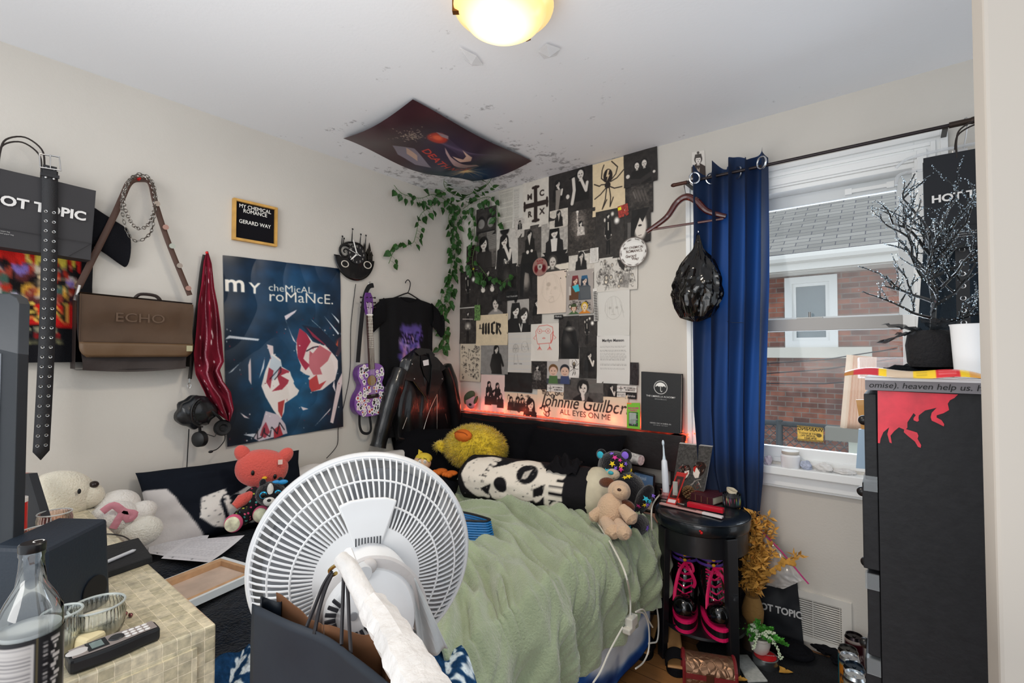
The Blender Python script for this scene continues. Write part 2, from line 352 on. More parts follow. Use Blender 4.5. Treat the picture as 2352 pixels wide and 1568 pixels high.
b.b2((X0,YB+.035,zb),(X0+.045,YB+.07,ZM+.02)); b.b2((X1-.05,YB+.035,zb),(X1,YB+.07,ZM+.02)); b.b2((X0+.045,YB+.035,ZM-.035),(X1-.05,YB+.07,ZM+.02),mi=1); b.b2((X0+.045,YB+.035,zb),(X1-.05,YB+.07,zb+.075))
b.b2((X0,YB,zb),(X0+.012,YB+.035,WZ1-.02)); b.b2((X1-.012,YB,zb),(X1,YB+.035,WZ1-.02)); b.b2((X0+.012,YB+.02,zb),(X1-.012,YB+.035,zb+.03))
s2=struct(b.build('window_1_lower_sash',[WT,mat('a8a6a4',.5,name='grey_meeting_rail')],smooth=False,bevel=.002))
gl=thin_glass('window_glass',(.97,.985,1),-.02)
struct(MB().b2((X0+.04,YB+.098,ZM+.02),(X1-.05,YB+.101,WZ1-.07)).build('window_1_upper_pane',gl,s1,smooth=False))
struct(MB().b2((X0+.04,YB+.05,zb+.07),(X1-.045,YB+.053,ZM-.03)).build('window_1_lower_pane',gl,s2,smooth=False))
b=MB(); p=on(1860,735,1,YB+.05); b.b2((p.x-.05,YB+.036,ZM+.02),(p.x+.05,YB+.065,ZM+.026)); b.cyl((p.x,YB+.05,ZM+.02),(p.x,YB+.05,ZM+.05),.006)
tag(b.build('sash_lock',mat('8a8a88',.4,.6),smooth=True),'small grey sash lock on the meeting rail of the window','lock')
b=MB(); p=on(1995,412,1,YB+.06); b.b2((p.x-.07,YB+.07,WZ1-.06),(p.x+.07,YB+.084,WZ1-.045)); b.b2((p.x-.085,YB+.068,WZ1-.065),(p.x-.06,YB+.086,WZ1-.04)); b.b2((p.x+.06,YB+.068,WZ1-.065),(p.x+.085,YB+.086,WZ1-.04))
tag(b.build('sash_lift',WT,smooth=False),'white lift handle at the top of the upper window sash','handle')
# warning sticker, read from outside
cv=Cv(110,74,'e9c25a'); cv.noise(.15,5,3)
for k in range(-2,22):
    x=k/18; cv.poly([(x,.0),(x+.028,.0),(x+.058,.12),(x+.03,.12)],'22190c'); cv.poly([(x,.88),(x+.028,.88),(x+.058,1),(x+.03,1)],'22190c')
cv.text('WARNING',.5,.3,.2,'22190c',.02,'CENTER'); cv.text('DAY & NIGHT',.57,.55,.12,'3a2c14',.01,'CENTER'); cv.text('ALARMS INC.',.6,.69,.1,'3a2c14',.01,'CENTER'); cv.text('374-3621',.5,.86,.13,'22190c',.02,'CENTER'); cv.ell(.16,.55,.1,.13,'6b5a2c')
cv.a=cv.a[:,::-1]
c=[on(x,y,1,YB+.048) for x,y in ((1831,976),(1891,982),(1891,1016),(1832,1011))]
def quad(c): return lambda u,v:(c[0]*(1-u)+c[1]*u)*(1-v)+(c[3]*(1-u)+c[2]*u)*v
tag(sheet('warning_sticker',quad(c),cv,110,74),'yellow WARNING alarm sticker on the lower window pane, read from outside','sticker')
# ---------------------------------------------------------------- outside
def brick_mat():
    m=bpy.data.materials.new('brown_brick'); m.use_nodes=True; nt=m.node_tree; b=nt.nodes['Principled BSDF']; b.inputs['Roughness'].default_value=.85
    tc=nt.nodes.new('ShaderNodeTexCoord'); mp=nt.nodes.new('ShaderNodeMapping'); mp.inputs['Rotation'].default_value=(PI/2,0,0)
    sx=nt.nodes.new('ShaderNodeSeparateXYZ'); cx=nt.nodes.new('ShaderNodeCombineXYZ'); nt.links.new(tc.outputs['Object'],sx.inputs[0]); nt.links.new(sx.outputs[0],cx.inputs[0]); nt.links.new(sx.outputs[2],cx.inputs[1])
    def br(c1,c2,mo):
        q=nt.nodes.new('ShaderNodeTexBrick'); q.inputs['Scale'].default_value=1; q.inputs['Brick Width'].default_value=.215; q.inputs['Row Height'].default_value=.078; q.inputs['Mortar Size'].default_value=.007; q.inputs['Bias'].default_value=-.25
        q.inputs['Color1'].default_value=(*lin(c1),1); q.inputs['Color2'].default_value=(*lin(c2),1); q.inputs['Mortar'].default_value=(*lin(mo),1); nt.links.new(cx.outputs[0],q.inputs[0]); return q
    q=br('a06a58','5a4c4a','8a8078'); n=nt.nodes.new('ShaderNodeTexNoise'); n.inputs['Scale'].default_value=6; n.inputs['Detail'].default_value=6; nt.links.new(tc.outputs['Object'],n.inputs[0])
    rp=nt.nodes.new('ShaderNodeValToRGB'); rp.color_ramp.elements[0].position=.3; rp.color_ramp.elements[0].color=(.6,.6,.6,1); rp.color_ramp.elements[1].position=.7; rp.color_ramp.elements[1].color=(1.1,1.05,1,1)
    mx=nt.nodes.new('ShaderNodeMixRGB'); mx.blend_type='MULTIPLY'; mx.inputs[0].default_value=1; nt.links.new(n.outputs[0],rp.inputs[0]); nt.links.new(q.outputs[0],mx.inputs[1]); nt.links.new(rp.outputs[0],mx.inputs[2])
    nt.links.new(mx.outputs[0],b.inputs['Base Color']); return m
def shingle_mat():
    m=bpy.data.materials.new('grey_shingles'); m.use_nodes=True; nt=m.node_tree; b=nt.nodes['Principled BSDF']; b.inputs['Roughness'].default_value=.9
    tc=nt.nodes.new('ShaderNodeTexCoord'); sx=nt.nodes.new('ShaderNodeSeparateXYZ'); cx=nt.nodes.new('ShaderNodeCombineXYZ'); nt.links.new(tc.outputs['Object'],sx.inputs[0]); nt.links.new(sx.outputs[0],cx.inputs[0]); nt.links.new(sx.outputs[1],cx.inputs[1])
    q=nt.nodes.new('ShaderNodeTexBrick'); q.inputs['Scale'].default_value=1; q.inputs['Brick Width'].default_value=.34; q.inputs['Row Height'].default_value=.13; q.inputs['Mortar Size'].default_value=.008; q.inputs['Mortar Smooth'].default_value=.4
    q.inputs['Color1'].default_value=(*lin('a6a29a'),1); q.inputs['Color2'].default_value=(*lin('8c8982'),1); q.inputs['Mortar'].default_value=(*lin('5c5a60'),1); nt.links.new(cx.outputs[0],q.inputs[0]); nt.links.new(q.outputs[0],b.inputs['Base Color']); return m
YH=8.6
h=thing('neighbour_house','brown brick house with a grey shingle roof seen through the window','house',(1.5,YH,0))
b=MB(); zs=on(1765,612,1,YH)[2]; b.b2((-3.5,YH,-3),(6,YH+.3,zs+.05)); b.build('brick_wall',brick_mat(),h,smooth=False,world=True)
b=MB(); ze=on(1765,598,1,YH-.5)[2]
T=Matrix.Translation((0,YH-.5,ze+.02))@Matrix.Rotation(math.radians(33),4,'X')
o=MB().b2((-3.5,0,0),(6,5,.05)).build('shingle_roof',shingle_mat(),h,smooth=False); o.matrix_basis=Matrix.Translation((-1.5,-YH,0))@T
b=MB(); b.b2((-3.5,YH-.52,ze-.19),(6,YH-.4,ze-.02)); b.b2((-3.5,YH-.4,ze-.2),(6,YH,ze-.17)); b.tube([(-3.5,YH-.55,ze-.02),(6,YH-.55,ze-.02)],.07,8); b.build('gutter',mat('d8d6cf',.6),h,world=True)
wa=on(1803,640,1,YH); wb=on(1926,797,1,YH)
fr=MB(); ring(fr,wa.x,wb.z,wb.x,wa.z,.10,YH-.06,YH+.02); ring(fr,wa.x+.1,wb.z+.1,wb.x-.1,wa.z-.1,.05,YH-.03,YH+.02); f=fr.build('window_frame',mat('e4e4e0',.6),h,smooth=False,world=True)
g2=MB(); g2.b2((wa.x+.15,YH-.01,wb.z+.15),(wb.x-.15,YH,wa.z-.15)).build('window_glass',mat('7d878a',.15,var=.15,vs=3,name='dark_window_glass'),h,smooth=False,world=True)
MB().b2((wa.x-.35,YH-.12,wb.z-.16),(wb.x+.4,YH+.02,wb.z)).build('stone_sill',mat('cfcbbf',.8),h,smooth=False,world=True)
struct(MB().b2((-6,YB+.16,-3.1),(8,14,-3)).build('ground',mat('8c8a80',.9),smooth=False))
# chain link fence
YF=5.2; zt=on(1800,972,1,YF)[2]
f=thing('chain_link_fence','black chain link fence with a top rail between the houses','fence',(0,YF,-1))
MB().cyl((-1.2,YF,zt),(1.6,YF,zt-.02),.025).build('top_rail',mat('4a4e50',.5),f,world=True)
b=MB()
for i in range(-34,34):
    x=i*.07; b.tube([(x,YF,zt),(x+.9,YF,zt-.9)],.0035,4); b.tube([(x+.9,YF,zt),(x,YF,zt-.9)],.0035,4)
b.build('wire_mesh',mat('5b6062',.5),f,world=True)
for x in (-.9,.12): MB().cyl((x,YF,-3),(x,YF,zt+.03),.03).build('fence_post',mat('4a4e50',.5),f,world=True)
b=MB()
for (a,c) in (((1755,835),(2060,800)),((1755,858),(2060,822)),((1755,880),(2050,868))):
    pa,pb=on(*a,1,6),on(*c,1,6); b.tube([pa,(pa+pb)/2-V((0,0,.03)),pb],.006,5)
tag(b.build('utility_wire',mat('2c2c30',.6)),'thin dark utility wires stretched in front of the brick house','wire')
q=[on(x,y,1,4.6) for x,y in ((1955,815),(2010,820),(2010,985),(1940,985))]; pn=thing('porch_screen','peach ribbed porch screen with a timber rail beyond the lower window pane','screen',(q[0].x,4.6,-1))
b=MB().grid(lambda u,v:(q[0].lerp(q[1],u)).lerp(q[3].lerp(q[2],u),v)+V((0,.008*math.sin(u*140),0)),120,8); b.build('ribbed_panel',mat('e8bfa2',.7),pn,world=True,solid=.02)
MB().tube([q[0],q[3]],.03,4).build('panel_edge',mat('f0d4b8',.7),pn,world=True)
MB().box((q[3].x+.25,4.6,q[3].z-.04),(.75,.12,.1)).build('rail',mat('8d8a80',.8),pn,smooth=False,world=True)
MB().b2((q[3].x+.02,4.65,-3),(q[3].x+.5,4.75,q[3].z-.1)).build('post',mat('d8dccf',.8),pn,smooth=False,world=True)
# ---------------------------------------------------------------- ceiling lamp
p=on(1157,62,2,ZC-.11); lx,ly=p.x,p.y
L=thing('ceiling_lamp','round amber glass flush ceiling light switched on','lamp',(lx,ly,ZC))
lg=bpy.data.materials.new('amber_lamp_glass'); lg.use_nodes=True; nt=lg.node_tree; bs=nt.nodes['Principled BSDF']; bs.inputs['Base Color'].default_value=(*lin('f0c67a'),1); bs.inputs['Roughness'].default_value=.25
tc=nt.nodes.new('ShaderNodeTexCoord'); vm=nt.nodes.new('ShaderNodeVectorMath'); vm.operation='DISTANCE'; vm.inputs[1].default_value=(.0,-.02,-.12); nt.links.new(tc.outputs['Object'],vm.inputs[0])
rp=nt.nodes.new('ShaderNodeValToRGB'); el=rp.color_ramp.elements; el[0].position=.07; el[0].color=(1.6,1.5,1.25,1); el[1].position=.155; el[1].color=(*lin('f2c77c'),1); e=el.new(.115); e.color=(1.1,.85,.42,1); nt.links.new(vm.outputs['Value'],rp.inputs[0])
nt.links.new(rp.outputs[0],bs.inputs['Emission Color']); bs.inputs['Emission Strength'].default_value=.72
R0=.152
MB().lathe([(R0,-.045),(R0+.002,-.05),(R0,-.056),(.135,-.066),(.127,-.075),(.115,-.095),(.09,-.112),(.055,-.123),(.0001,-.127)],48).build('glass_shade',lg,L,auto=60)
MB().lathe([(.11,0),(.115,-.012),(.112,-.022),(.09,-.03),(.0001,-.032)],40).build('brass_base',mat('b98a45',.3,.9),L)
for k in range(3):
    a=math.radians((98,218,338)[k]); c_,s_=math.cos(a),math.sin(a)
    MB(Matrix.Rotation(a,4,'Z')).b2((.112,-.008,-.03),(R0+.004,.008,-.025)).b2((R0-.002,-.009,-.06),(R0+.006,.009,-.025)).b2((R0-.02,-.009,-.064),(R0+.006,.009,-.058)).build('clip',mat('8a5f30',.35,.8),L,smooth=False)
lamp('ceiling_lamp_light','AREA',(lx,ly,ZC-.135),10,(1,.88,.72),.22)
lamp('ceiling_lamp_uplight','POINT',(lx,ly,ZC-.04),.12,(1,.9,.76),.03)
# ================================================================ LEFT WALL
def L(px,py,out=0): return on(px,py,0,XL+out)
def B(px,py,out=0): return on(px,py,1,YB-out)
YX=((0,1,0),(0,0,1))   # left wall text axes
def wav(u,v,a=.004,s=3,o=0): return a*N3((u*s,v*s,o))
def qs(c,out=(1,0,0),amp=.004,s=3,o=0,curl=0):
    """bilinear patch with soft waves and lifted lower corners"""
    n=V(out)
    def f(u,v):
        p=(c[0]*(1-u)+c[1]*u)*(1-v)+(c[3]*(1-u)+c[2]*u)*v
        return p+n*(.003+abs(wav(u,v,amp,s,o))+curl*v*v*abs(2*u-1))
    return f
# ---- poster
cv=Cv(250,390,'0c1522'); 
cv.ell(.55,.12,.5,.16,'163f62',soft=1,k=.8); cv.ell(.52,.62,.36,.42,'1a587f',soft=1,k=.9); cv.ell(.35,.4,.4,.25,'12304a',soft=1,k=.6); cv.noise(.35,7,2)
rg=random.Random(5)
cv.poly([(.47,.31),(.58,.27),(.56,.29),(.48,.335),(.53,.42),(.57,.47),(.54,.45)],'d8cfd6')
for a in (((.0,.44),(.03,.42),(.26,.44),(.25,.45),(.04,.435)),((.32,.47),(.37,.48),(.37,.53),(.35,.55)),((.02,.62),(.12,.56),(.05,.61)),((.17,.58),(.19,.54),(.19,.69),(.17,.66)),((.25,.66),(.3,.54),(.29,.6)),((.7,.32),(.9,.44),(.72,.335)),((.83,.3),(.98,.41),(.97,.42)),((.9,.28),(.98,.33),(.98,.35)),((.72,.97),(.88,.87),(.87,.885)),((.87,.96),(.95,.72),(1,.66),(1,.73),(.9,.97)),((.1,.83),(.17,.87),(.13,.86)),((.12,.95),(.24,.955),(.22,.98)),((.6,.84),(.67,.86),(.62,.865)),((.93,.78),(.92,.7),(.9,.74))): cv.poly(a,rg.choice(['e4d9dc','d8c6c6','cfd6de']))
cv.poly([(.36,.52),(.43,.56),(.44,.6),(.51,.63),(.52,.655),(.545,.69),(.54,.7),(.56,.725),(.59,.745),(.57,.77),(.52,.79),(.46,.81),(.45,.86),(.42,.9),(.4,.88),(.36,.84),(.3,.76),(.27,.7),(.3,.62)],'eae2dc')
cv.poly([(.35,.53),(.43,.57),(.44,.6),(.36,.68),(.33,.62)],'c3cfd8'); cv.poly([(.33,.6),(.37,.62),(.34,.72),(.31,.68)],'a33c4c'); cv.poly([(.42,.6),(.51,.63),(.43,.65),(.5,.68),(.49,.7),(.44,.73),(.35,.735),(.42,.7),(.4,.65)],'a93a4a'); cv.poly([(.4,.8),(.46,.79),(.45,.82),(.43,.89),(.4,.85)],'b04040')
cv.line([(.34,.665),(.43,.6),(.43,.63),(.38,.67)],.008,'1b2334'); cv.poly([(.3,.84),(.4,.87),(.46,.93),(.48,.985),(.24,1),(.2,.98),(.26,.92)],'c9bdc6'); cv.poly([(.27,.93),(.3,.9),(.33,.96),(.29,.99),(.25,.97)],'a33c4c'); cv.poly([(.36,.95),(.41,.93),(.44,.99),(.36,1)],'a9323c')
cv.line([(.2+.02*i+.012*math.sin(i*2.2),.975-.03*math.sin(i*1.9)-.003*i) for i in range(13)],.008,'1a1a24')
cv.poly([(.6,.38),(.66,.41),(.72,.46),(.85,.49),(.92,.54),(.96,.58),(.96,.63),(.93,.7),(.8,.755),(.7,.76),(.68,.72),(.7,.7),(.67,.68),(.69,.665),(.65,.655),(.6,.63),(.61,.6),(.58,.55),(.565,.5),(.57,.45)],'e6d9d4')
cv.poly([(.6,.38),(.66,.41),(.7,.46),(.66,.5),(.63,.56),(.69,.6),(.65,.63),(.62,.6),(.58,.55),(.57,.45)],'a53048'); cv.poly([(.69,.5),(.78,.48),(.9,.53),(.86,.58),(.78,.62),(.8,.66),(.72,.66),(.68,.61)],'b85560',k=.85); cv.poly([(.68,.69),(.75,.66),(.77,.72),(.84,.7),(.78,.75),(.7,.76),(.68,.73)],'bb4343'); cv.poly([(.66,.5),(.74,.49),(.8,.47),(.72,.53)],'e9e0dc'); cv.line([(.66,.515),(.72,.495),(.77,.49)],.012,'2a2030')
cv.poly([(.9,.52),(.95,.45),(1,.43),(1,.52),(.96,.56)],'40303c'); cv.poly([(.93,.5),(.97,.45),(.96,.5)],'c05038'); cv.poly([(.62,.36),(.8,.38),(.97,.5),(.93,.55),(.85,.49),(.73,.45)],'162338'); cv.poly([(.66,.37),(.86,.49),(.83,.48),(.72,.43)],'8e2c44')
for i in range(60): cv.ell(rg.random(),.3+.7*rg.random(),rg.uniform(.002,.007),rg.uniform(.0015,.005),rg.choice(['8a2436','e8e0e0']),k=.9)
def mt(t,x,y,s,sx=1,bold=.02): cv.text(t,x,y,s,'efe9de',bold*.45,sx=sx)
mt('m',.005,.185,.2,1,.05); mt('Y',.19,.19,.13,1.05,.04); mt('cheMicAL',.335,.17,.088,1.12,0); mt('roMaNcE.',.335,.228,.135,1.08,0)
c=[L(511,586),L(780,617),L(785,979),L(519,1025)]
o=sheet('band_poster',qs(c,amp=.012,s=4,curl=.012),cv,250,390,GLOSSP); tag(o,'large navy band poster reading my chemical romance taped to left wall','poster')
# ---- letter board
lb=thing('letter_board','small black letter board in light wood frame on left wall','sign',FL(1.047,1.94))
b=MB(); w2,h2=.104,.1
for s in (-1,1): b.box((s*(w2-.006),0,.012),(.012,2*h2,.024)); b.box((0,s*(h2-.006),.012),(2*w2-.024,.012,.024))
b.build('wood_frame',mat('c99a4e',.45,var=.15,vs=30),lb,smooth=False,bevel=.001)
MB().box((0,0,.006),(2*w2-.02,2*h2-.02,.008)).build('felt_board',mat('17161a',.95,spec=.1),lb,smooth=False)
for t,x,y in (('MY CHEMICAL',0,.063),('ROMANCE',0,.042),('GERARD WAY',0,-.012)): lettering(t,.026,TR(x,y,.0105),mat('f0eee8',.5),lb,align='CENTER',bold=.01,sx=.9)
# ---- paper shopping bag with belt and shirt at the left
def paperbag(name,label,M,w_,h_,d_,txt=1,col='3b3a3c',ts=.052,tx=0,ty=0,handle=True,group=None,hr=.05,hh=.085):
    g=thing(name,label,'shopping bag',M,group); kr=mat(col,.75,name='dark_kraft_paper',bump=.12,bs=9,spec=.25)
    b=MB()
    def fr(u,v): return V(((u-.5)*w_,(.5-v)*h_,d_+.006*N3((u*3,v*3,w_))))
    b.grid(fr,20,16); b.grid(lambda u,v:V(((u-.5)*w_,(.5-v)*h_,.004)),6,6)
    for s in (0,1): b.grid(lambda u,v:V(((s-.5)*w_+(1-2*s)*(.006*math.sin(PI*u)),(.5-v)*h_,.004+(d_-.004)*u)),6,6)
    b.grid(lambda u,v:V(((u-.5)*w_,-.5*h_,.004+(d_-.004)*v)),6,2)
    b.build('bag_body',kr,g)
    cr=MB(); y0=-.5*h_+.42*h_*.55; cr.b2((-.5*w_,y0,d_+.0045),(.5*w_,y0+.0012,d_+.007))
    cr.tube([(.5*w_-.002,y0,d_+.006),(.5*w_-y0-.5*h_,-.5*h_+.002,d_+.006)],.0008,4)
    cr.build('fold_crease',mat('2b2a2c',.7),g,smooth=False)
    lettering('HOT TOPIC',ts,TR(tx,ty,d_+.0075),mat('d6d4d2',.6,name='white_print'),g,bold=.035,align='CENTER',sx=1.05)
    for k,(wd) in enumerate((.8,.86,.5)): lettering('hot topic inc. city of industry, california. printed paper bag',.0062,TR(-.36*w_,ty-.1*h_/.29-k*.008,d_+.007),mat('a9a7a5',.6),g,sx=1.1*wd)
    if handle:
        for zz in (d_-.004,.012):
            MB().tube(smooth_path([(-hr,.5*h_-.02,zz),(-hr,.5*h_+.4*hh,zz),(-hr*.8,.5*h_+.8*hh,zz),(0,.5*h_+hh,zz),(hr*.8,.5*h_+.8*hh,zz),(hr,.5*h_+.4*hh,zz),(hr,.5*h_-.02,zz)],5),.0028,6).build('handle',mat('2a2320',.8),g)
    return g
p=L(220,437,.11); q=L(210,597,.11); a0=L(0,385,.11)
top=(p-a0).normalized(); ctr=(p+q)/2-top*.2
paperbag('paper_shopping_bag','dark paper bag printed HOT TOPIC hung on left wall behind studded belt',frame(ctr-V((.085,0,0)),top,V((0,0,1))),.40,(p-q).length,.08,ts=.046,ty=.01,tx=.048,hr=.055,hh=.13)
# band shirt behind the bag
def shirt(name,label,M,W,Hh,cv=None,sl=.1,base='17171b',hem=None,prect=None,group=None,neck=.3,puff=.03,mt_=None,drop=.12):
    g=thing(name,label,'shirt',M,group); fab=mt_ or mat(base,.95,name='shirt_fabric_'+base,bump=.3,bs=260,spec=.1)
    def pt(u,v,back=0):
        x=(u-.5)*W*(1-.04*math.sin(PI*v)); sh=drop*W*.6*abs(2*u-1)**1.4; yt=-sh-(neck*.22*W*max(0,1-(abs(2*u-1)/neck)**2)*(0 if back else 1))
        y=yt*(1-v)-Hh*v; z=.008+puff*(1-abs(2*u-1)**4)*(.55+.45*v)*(0 if back else 1)+(0 if back else .012*N3((u*6,v*1.5,W*9))*min(1,4*v))
        return V((x,y,z))
    nu,nv=48,60; b=MB().grid(lambda u,v:pt(u,v),nu,nv).grid(lambda u,v:pt(u,v,1),nu,6)
    if cv is not None:
        u=np.tile(np.arange(nu+1)/nu,nv+1); v=np.repeat(np.arange(nv+1)/nv,nu+1); col=np.concatenate([cv.sample(u,v),np.tile([*lin(base),1],(49*7,1))])
        b.build('shirt_body',CLOTHP,g,colors=col,auto=0)
    else: b.build('shirt_body',fab,g)
    for s in (-1,1):
        def sp(u,v): 
            a=2*PI*u; r=.055+.012*v; cx=s*(W*.46+sl*v); cy=-drop*W*.62-.055-(.10*v); return V((cx+s*.02*math.cos(a)*(1-v)+s*.035*math.cos(a)*v,cy+r*1.15*math.sin(a)+s*0-.03*v*math.cos(a),.02+puff*.7*(math.cos(a+.6)*.5+.5)+.006*N3((u*5,v*3,s))))
        MB().grid(lambda u,v:V((s*(W*.44+(sl+.03)*v)+s*.03*math.sin(2*PI*u)*.5*(v),-drop*W*.5-.07-.075*v+(.075+.006*v)*math.cos(2*PI*u),.02+.02*math.sin(2*PI*u)+.006*N3((u*6,v*3,s)))),24,10,closeu=True).build('sleeve',fab,g)
    MB().tube([pt(.5+neck*.5*math.sin(a),0)+V((0,(neck*.1*W*(1+math.cos(a)) if abs(a)>PI/2 else 0),.002-(.015 if abs(a)>PI/2 else 0))) for a in [(-PI/2+PI*i/16) for i in range(17)]],.004,6).build('collar',fab,g)
    return g
cv=Cv(150,180,'17171b'); rg=random.Random(3)
cv.rect(.1,.30,.9,.8,'141012')
for i in range(26):
    x=.12+.76*i/25; cv.poly([(x-.03,.30),(x+.03,.30),(x+.02,.38+.07*rg.random()),(x,.40+.05*rg.random()),(x-.02,.36)],rg.choice(['d2261f','b81f1a','d9c34a']))
for i in range(90):
    x,y=rg.uniform(.12,.88),rg.uniform(.44,.66); cv.ell(x,y,rg.uniform(.01,.05),rg.uniform(.01,.045),rg.choice(['b9b3c8','8f3a2c','d9a23c','3d5a50','c8c0b0','5a2a2a','2c2430','7d6ab0','b0301f']),rot=rg.uniform(0,180),soft=.5)
for i in range(9): cv.line([(.62,.5),(.62+.28*math.cos(i*.5-2),.5+.2*math.sin(i*.5-2))],.005,'e0c9a0')
cv.poly([(.1,.66),(.9,.66),(.93,.8),(.5,.77),(.08,.8)],'c41a1a'); cv.text('VILLAIN',.5,.755,.18,'f0d060',.06,'CENTER'); cv.text('VILLAIN',.5,.753,.18,'1a0c0c',.0,'CENTER')
cv.text('HOW MANY OF US',.5,.825,.055,'e6dfb0',.01,'CENTER'); cv.text('MUST COME TO THIS',.5,.855,.055,'d02020',.01,'CENTER'); cv.text('STORY OF ROB WILSON AND ALEX TURELEA',.5,.885,.027,'cfc98a',.01,'CENTER')
p=L(233,835,.02); M=frame((XL+.002,.235,1.90),*YX)
shirt('band_shirt','black band t-shirt with red and yellow horror print behind the paper bag',M,.42,1.90-L(100,832,.02).z,cv,sl=.085)
# studded belt
bt=thing('studded_belt','long black two-row eyelet belt hanging on left wall','belt',(XL+.1,.29,2.0)); 
def bc(z): return V((XL+.125+.01*math.sin(z*3),.287+.012*math.sin((z-.9)*2.4)-.0,z))
zT,zB=L(110,425,.12).z+.055,L(90,1062,.12).z+.01; hwid=.0215
b=MB(); n=40; vs=[]
prof=[(zT-(zT-zB-.03)*i/n,hwid) for i in range(n+1)]+[(zB,.001)]
for z,hw_ in prof: c=bc(z); vs+=[c+V((0,-hw_,0)),c+V((0,hw_,0))]
b.add(vs,[(2*i,2*i+1,2*i+3,2*i+2) for i in range(len(prof)-1)]); b.build('strap',mat('222225',.6,bump=.2,bs=300),bt,world=True,solid=.004,auto=0)
eyp=MB().tube([(0,.0042*math.cos(a),.0042*math.sin(a)) for a in [2*PI*k/10 for k in range(10)]],.0014,5,closed=True).build('eyelet',STEEL,bt)
for i in range(25):
    z=zT-.15-(zT-zB-.2)*i/24
    for s in (-1,1):
        c=bc(z)+V((.003,s*.0105,0)); e_=eyp if i+s==-1 else eyp.copy(); e_.location=c-bt.location
        if e_ is not eyp: COL.objects.link(e_)
c=bc(zT); b=MB(); b.tube([c+V((.012,-.026,.0)),c+V((.0,-.028,.05)),c+V((0,.024,.055)),c+V((.012,.027,.004))],.003,8,closed=True); b.tube([c+V((.01,0,0)),c+V((.004,0,.055))],.002,6); b.build('buckle',STEEL,bt,world=True)
b=MB(); b.box(c+V((.004,0,-.02)),(.006,.05,.012)); b.box(c+V((.002,0,.0)),(.006,.036,.03)); b.build('keeper_loop',mat('222225',.6),bt,smooth=False,world=True,bevel=.001)
b=MB(); 
for s in (-1,1):
    for dz in (.004,-.03): b.ell(c+V((.006,s*.0105,dz)),(.002,.0035,.0035),nu=10,nv=6)
b.build('rivets',STEEL,bt,world=True)
# ---- messenger bag
mb=thing('messenger_bag','brown leather messenger bag hanging by its strap on left wall','bag',(XL+.05,.585,1.38)); BR=mat('4c3828',.55,name='brown_leather',bump=.35,bs=14,var=.14,vs=7,spec=.35); BRD=mat('2e2421',.55,name='dark_brown_leather',bump=.3,bs=20)
f0=[L(184,676,.12),L(443,690,.12),L(447,812,.12),L(200,820,.12)]
ya,yb=f0[0].y,f0[1].y+.004; zt_,zb_=(f0[0].z+f0[1].z)/2,f0[3].z
b=MB(); b.grid(lambda u,v:V((XL+.01+.09*math.sin(PI*min(1,.5+v*.0))*1+.012*N3((u*3,v*3,1)),ya-.005+(yb-ya+.005)*u+(.02*math.sin(v*PI/2)**6*(.5-u)*2),zt_-.004-(zt_-zb_+.045)*v-.01*math.sin(PI*u)*v)),20,14)
b.grid(lambda u,v:V((XL+.01+.09*u,ya-.006,zt_-.004-(zt_-zb_+.04)*v)),6,14); b.grid(lambda u,v:V((XL+.01+.09*u,yb,zt_-.004-(zt_-zb_+.04)*v)),6,14); b.grid(lambda u,v:V((XL+.01+.09*v,ya+(yb-ya)*u,zb_-.048)),14,4)
b.build('bag_body',BRD,mb,world=True)
def flap(u,v):
    r=.05; yy=ya+(yb-ya)*u; zz=zt_-(zt_-zb_)*v; 
    if v>.8: k=(v-.8)/.2; yy=ya+(yb-ya)*(.5+(u-.5)*(1-.12*k**3))
    return V((XL+.113+.006*N3((u*4,v*3,2))+.004*math.sin(v*9),yy,zz-.012*u*(1-v)+.0))
FN=MB().grid(flap,26,18); FN.grid(lambda u,v:V((XL+.02+.093*v,ya+(yb-ya)*u,zt_+.006-.012*u-(.01*(1-v)))),20,3); FN.build('flap',BR,mb,world=True,auto=60)
MB().grid(lambda u,v:flap(u,.76+v*.24)+V((.004,0,0)),20,5).build('flap_band',mat('604830',.5,bump=.3,bs=14),mb,world=True,solid=.002)
st=MB(); 
for v in (.755,.985): st.tube([flap(i/30,v)+V((.005,0,0)) for i in range(1,30)],.0009,4)
st.tube([flap(.012,i/20)+V((.004,0,0)) for i in range(20)],.0009,4); st.build('stitching',mat('3d2c20',.8),mb,world=True)
lettering('ECHO',.05,frame((XL+.121,(ya+yb)/2-.0,(zt_+zb_)/2+.02),*YX),mat('57412f',.5),mb,bold=-.0,align='CENTER',sx=1.2,name='embossed_logo').matrix_parent_inverse=mb.matrix_basis.inverted()
c=L(435,800,.125); b=MB(); b.box(c,(.004,.022,.024)); b.build('metal_badge',mat('b9b08c',.35,.7),mb,smooth=False,world=True)
MB().tube(smooth_path([V((XL+.06,.56,zt_+.0)),V((XL+.06,.58,zt_+.02)),V((XL+.06,.63,zt_+.018)),V((XL+.06,.65,zt_-.004))],5),.007,6).build('grab_handle',BRD,mb,world=True)
pk=L(318,412,.035); ls=[L(180,660,.06),L(255,510,.05),L(280,455,.04),L(297,420,.04),pk,L(345,420,.04),L(358,470,.05),L(388,560,.055),L(436,678,.06)]
MB().tube(smooth_path(ls,6),1,8,flat=(.011,.0025,(1,0,.0))).build('shoulder_strap',mat('4a3228',.55,bump=.2,bs=30),mb,world=True)
for k,(x,y) in enumerate(((360,468),(380,522),(395,565),(412,610),(432,662))):
    c=L(x,y,.065); MB().cyl(c,c+V((.006,0,0)),.011,n=16).build('pin_badge',(mat('8a8078',.4,.5),mat('9c7468',.4),mat('a0a49a',.4))[k%3],mb,world=True)
MB().tube([L(182,655,.07),L(172,690,.075)],.006,6).build('strap_clip',STEEL,mb,world=True)
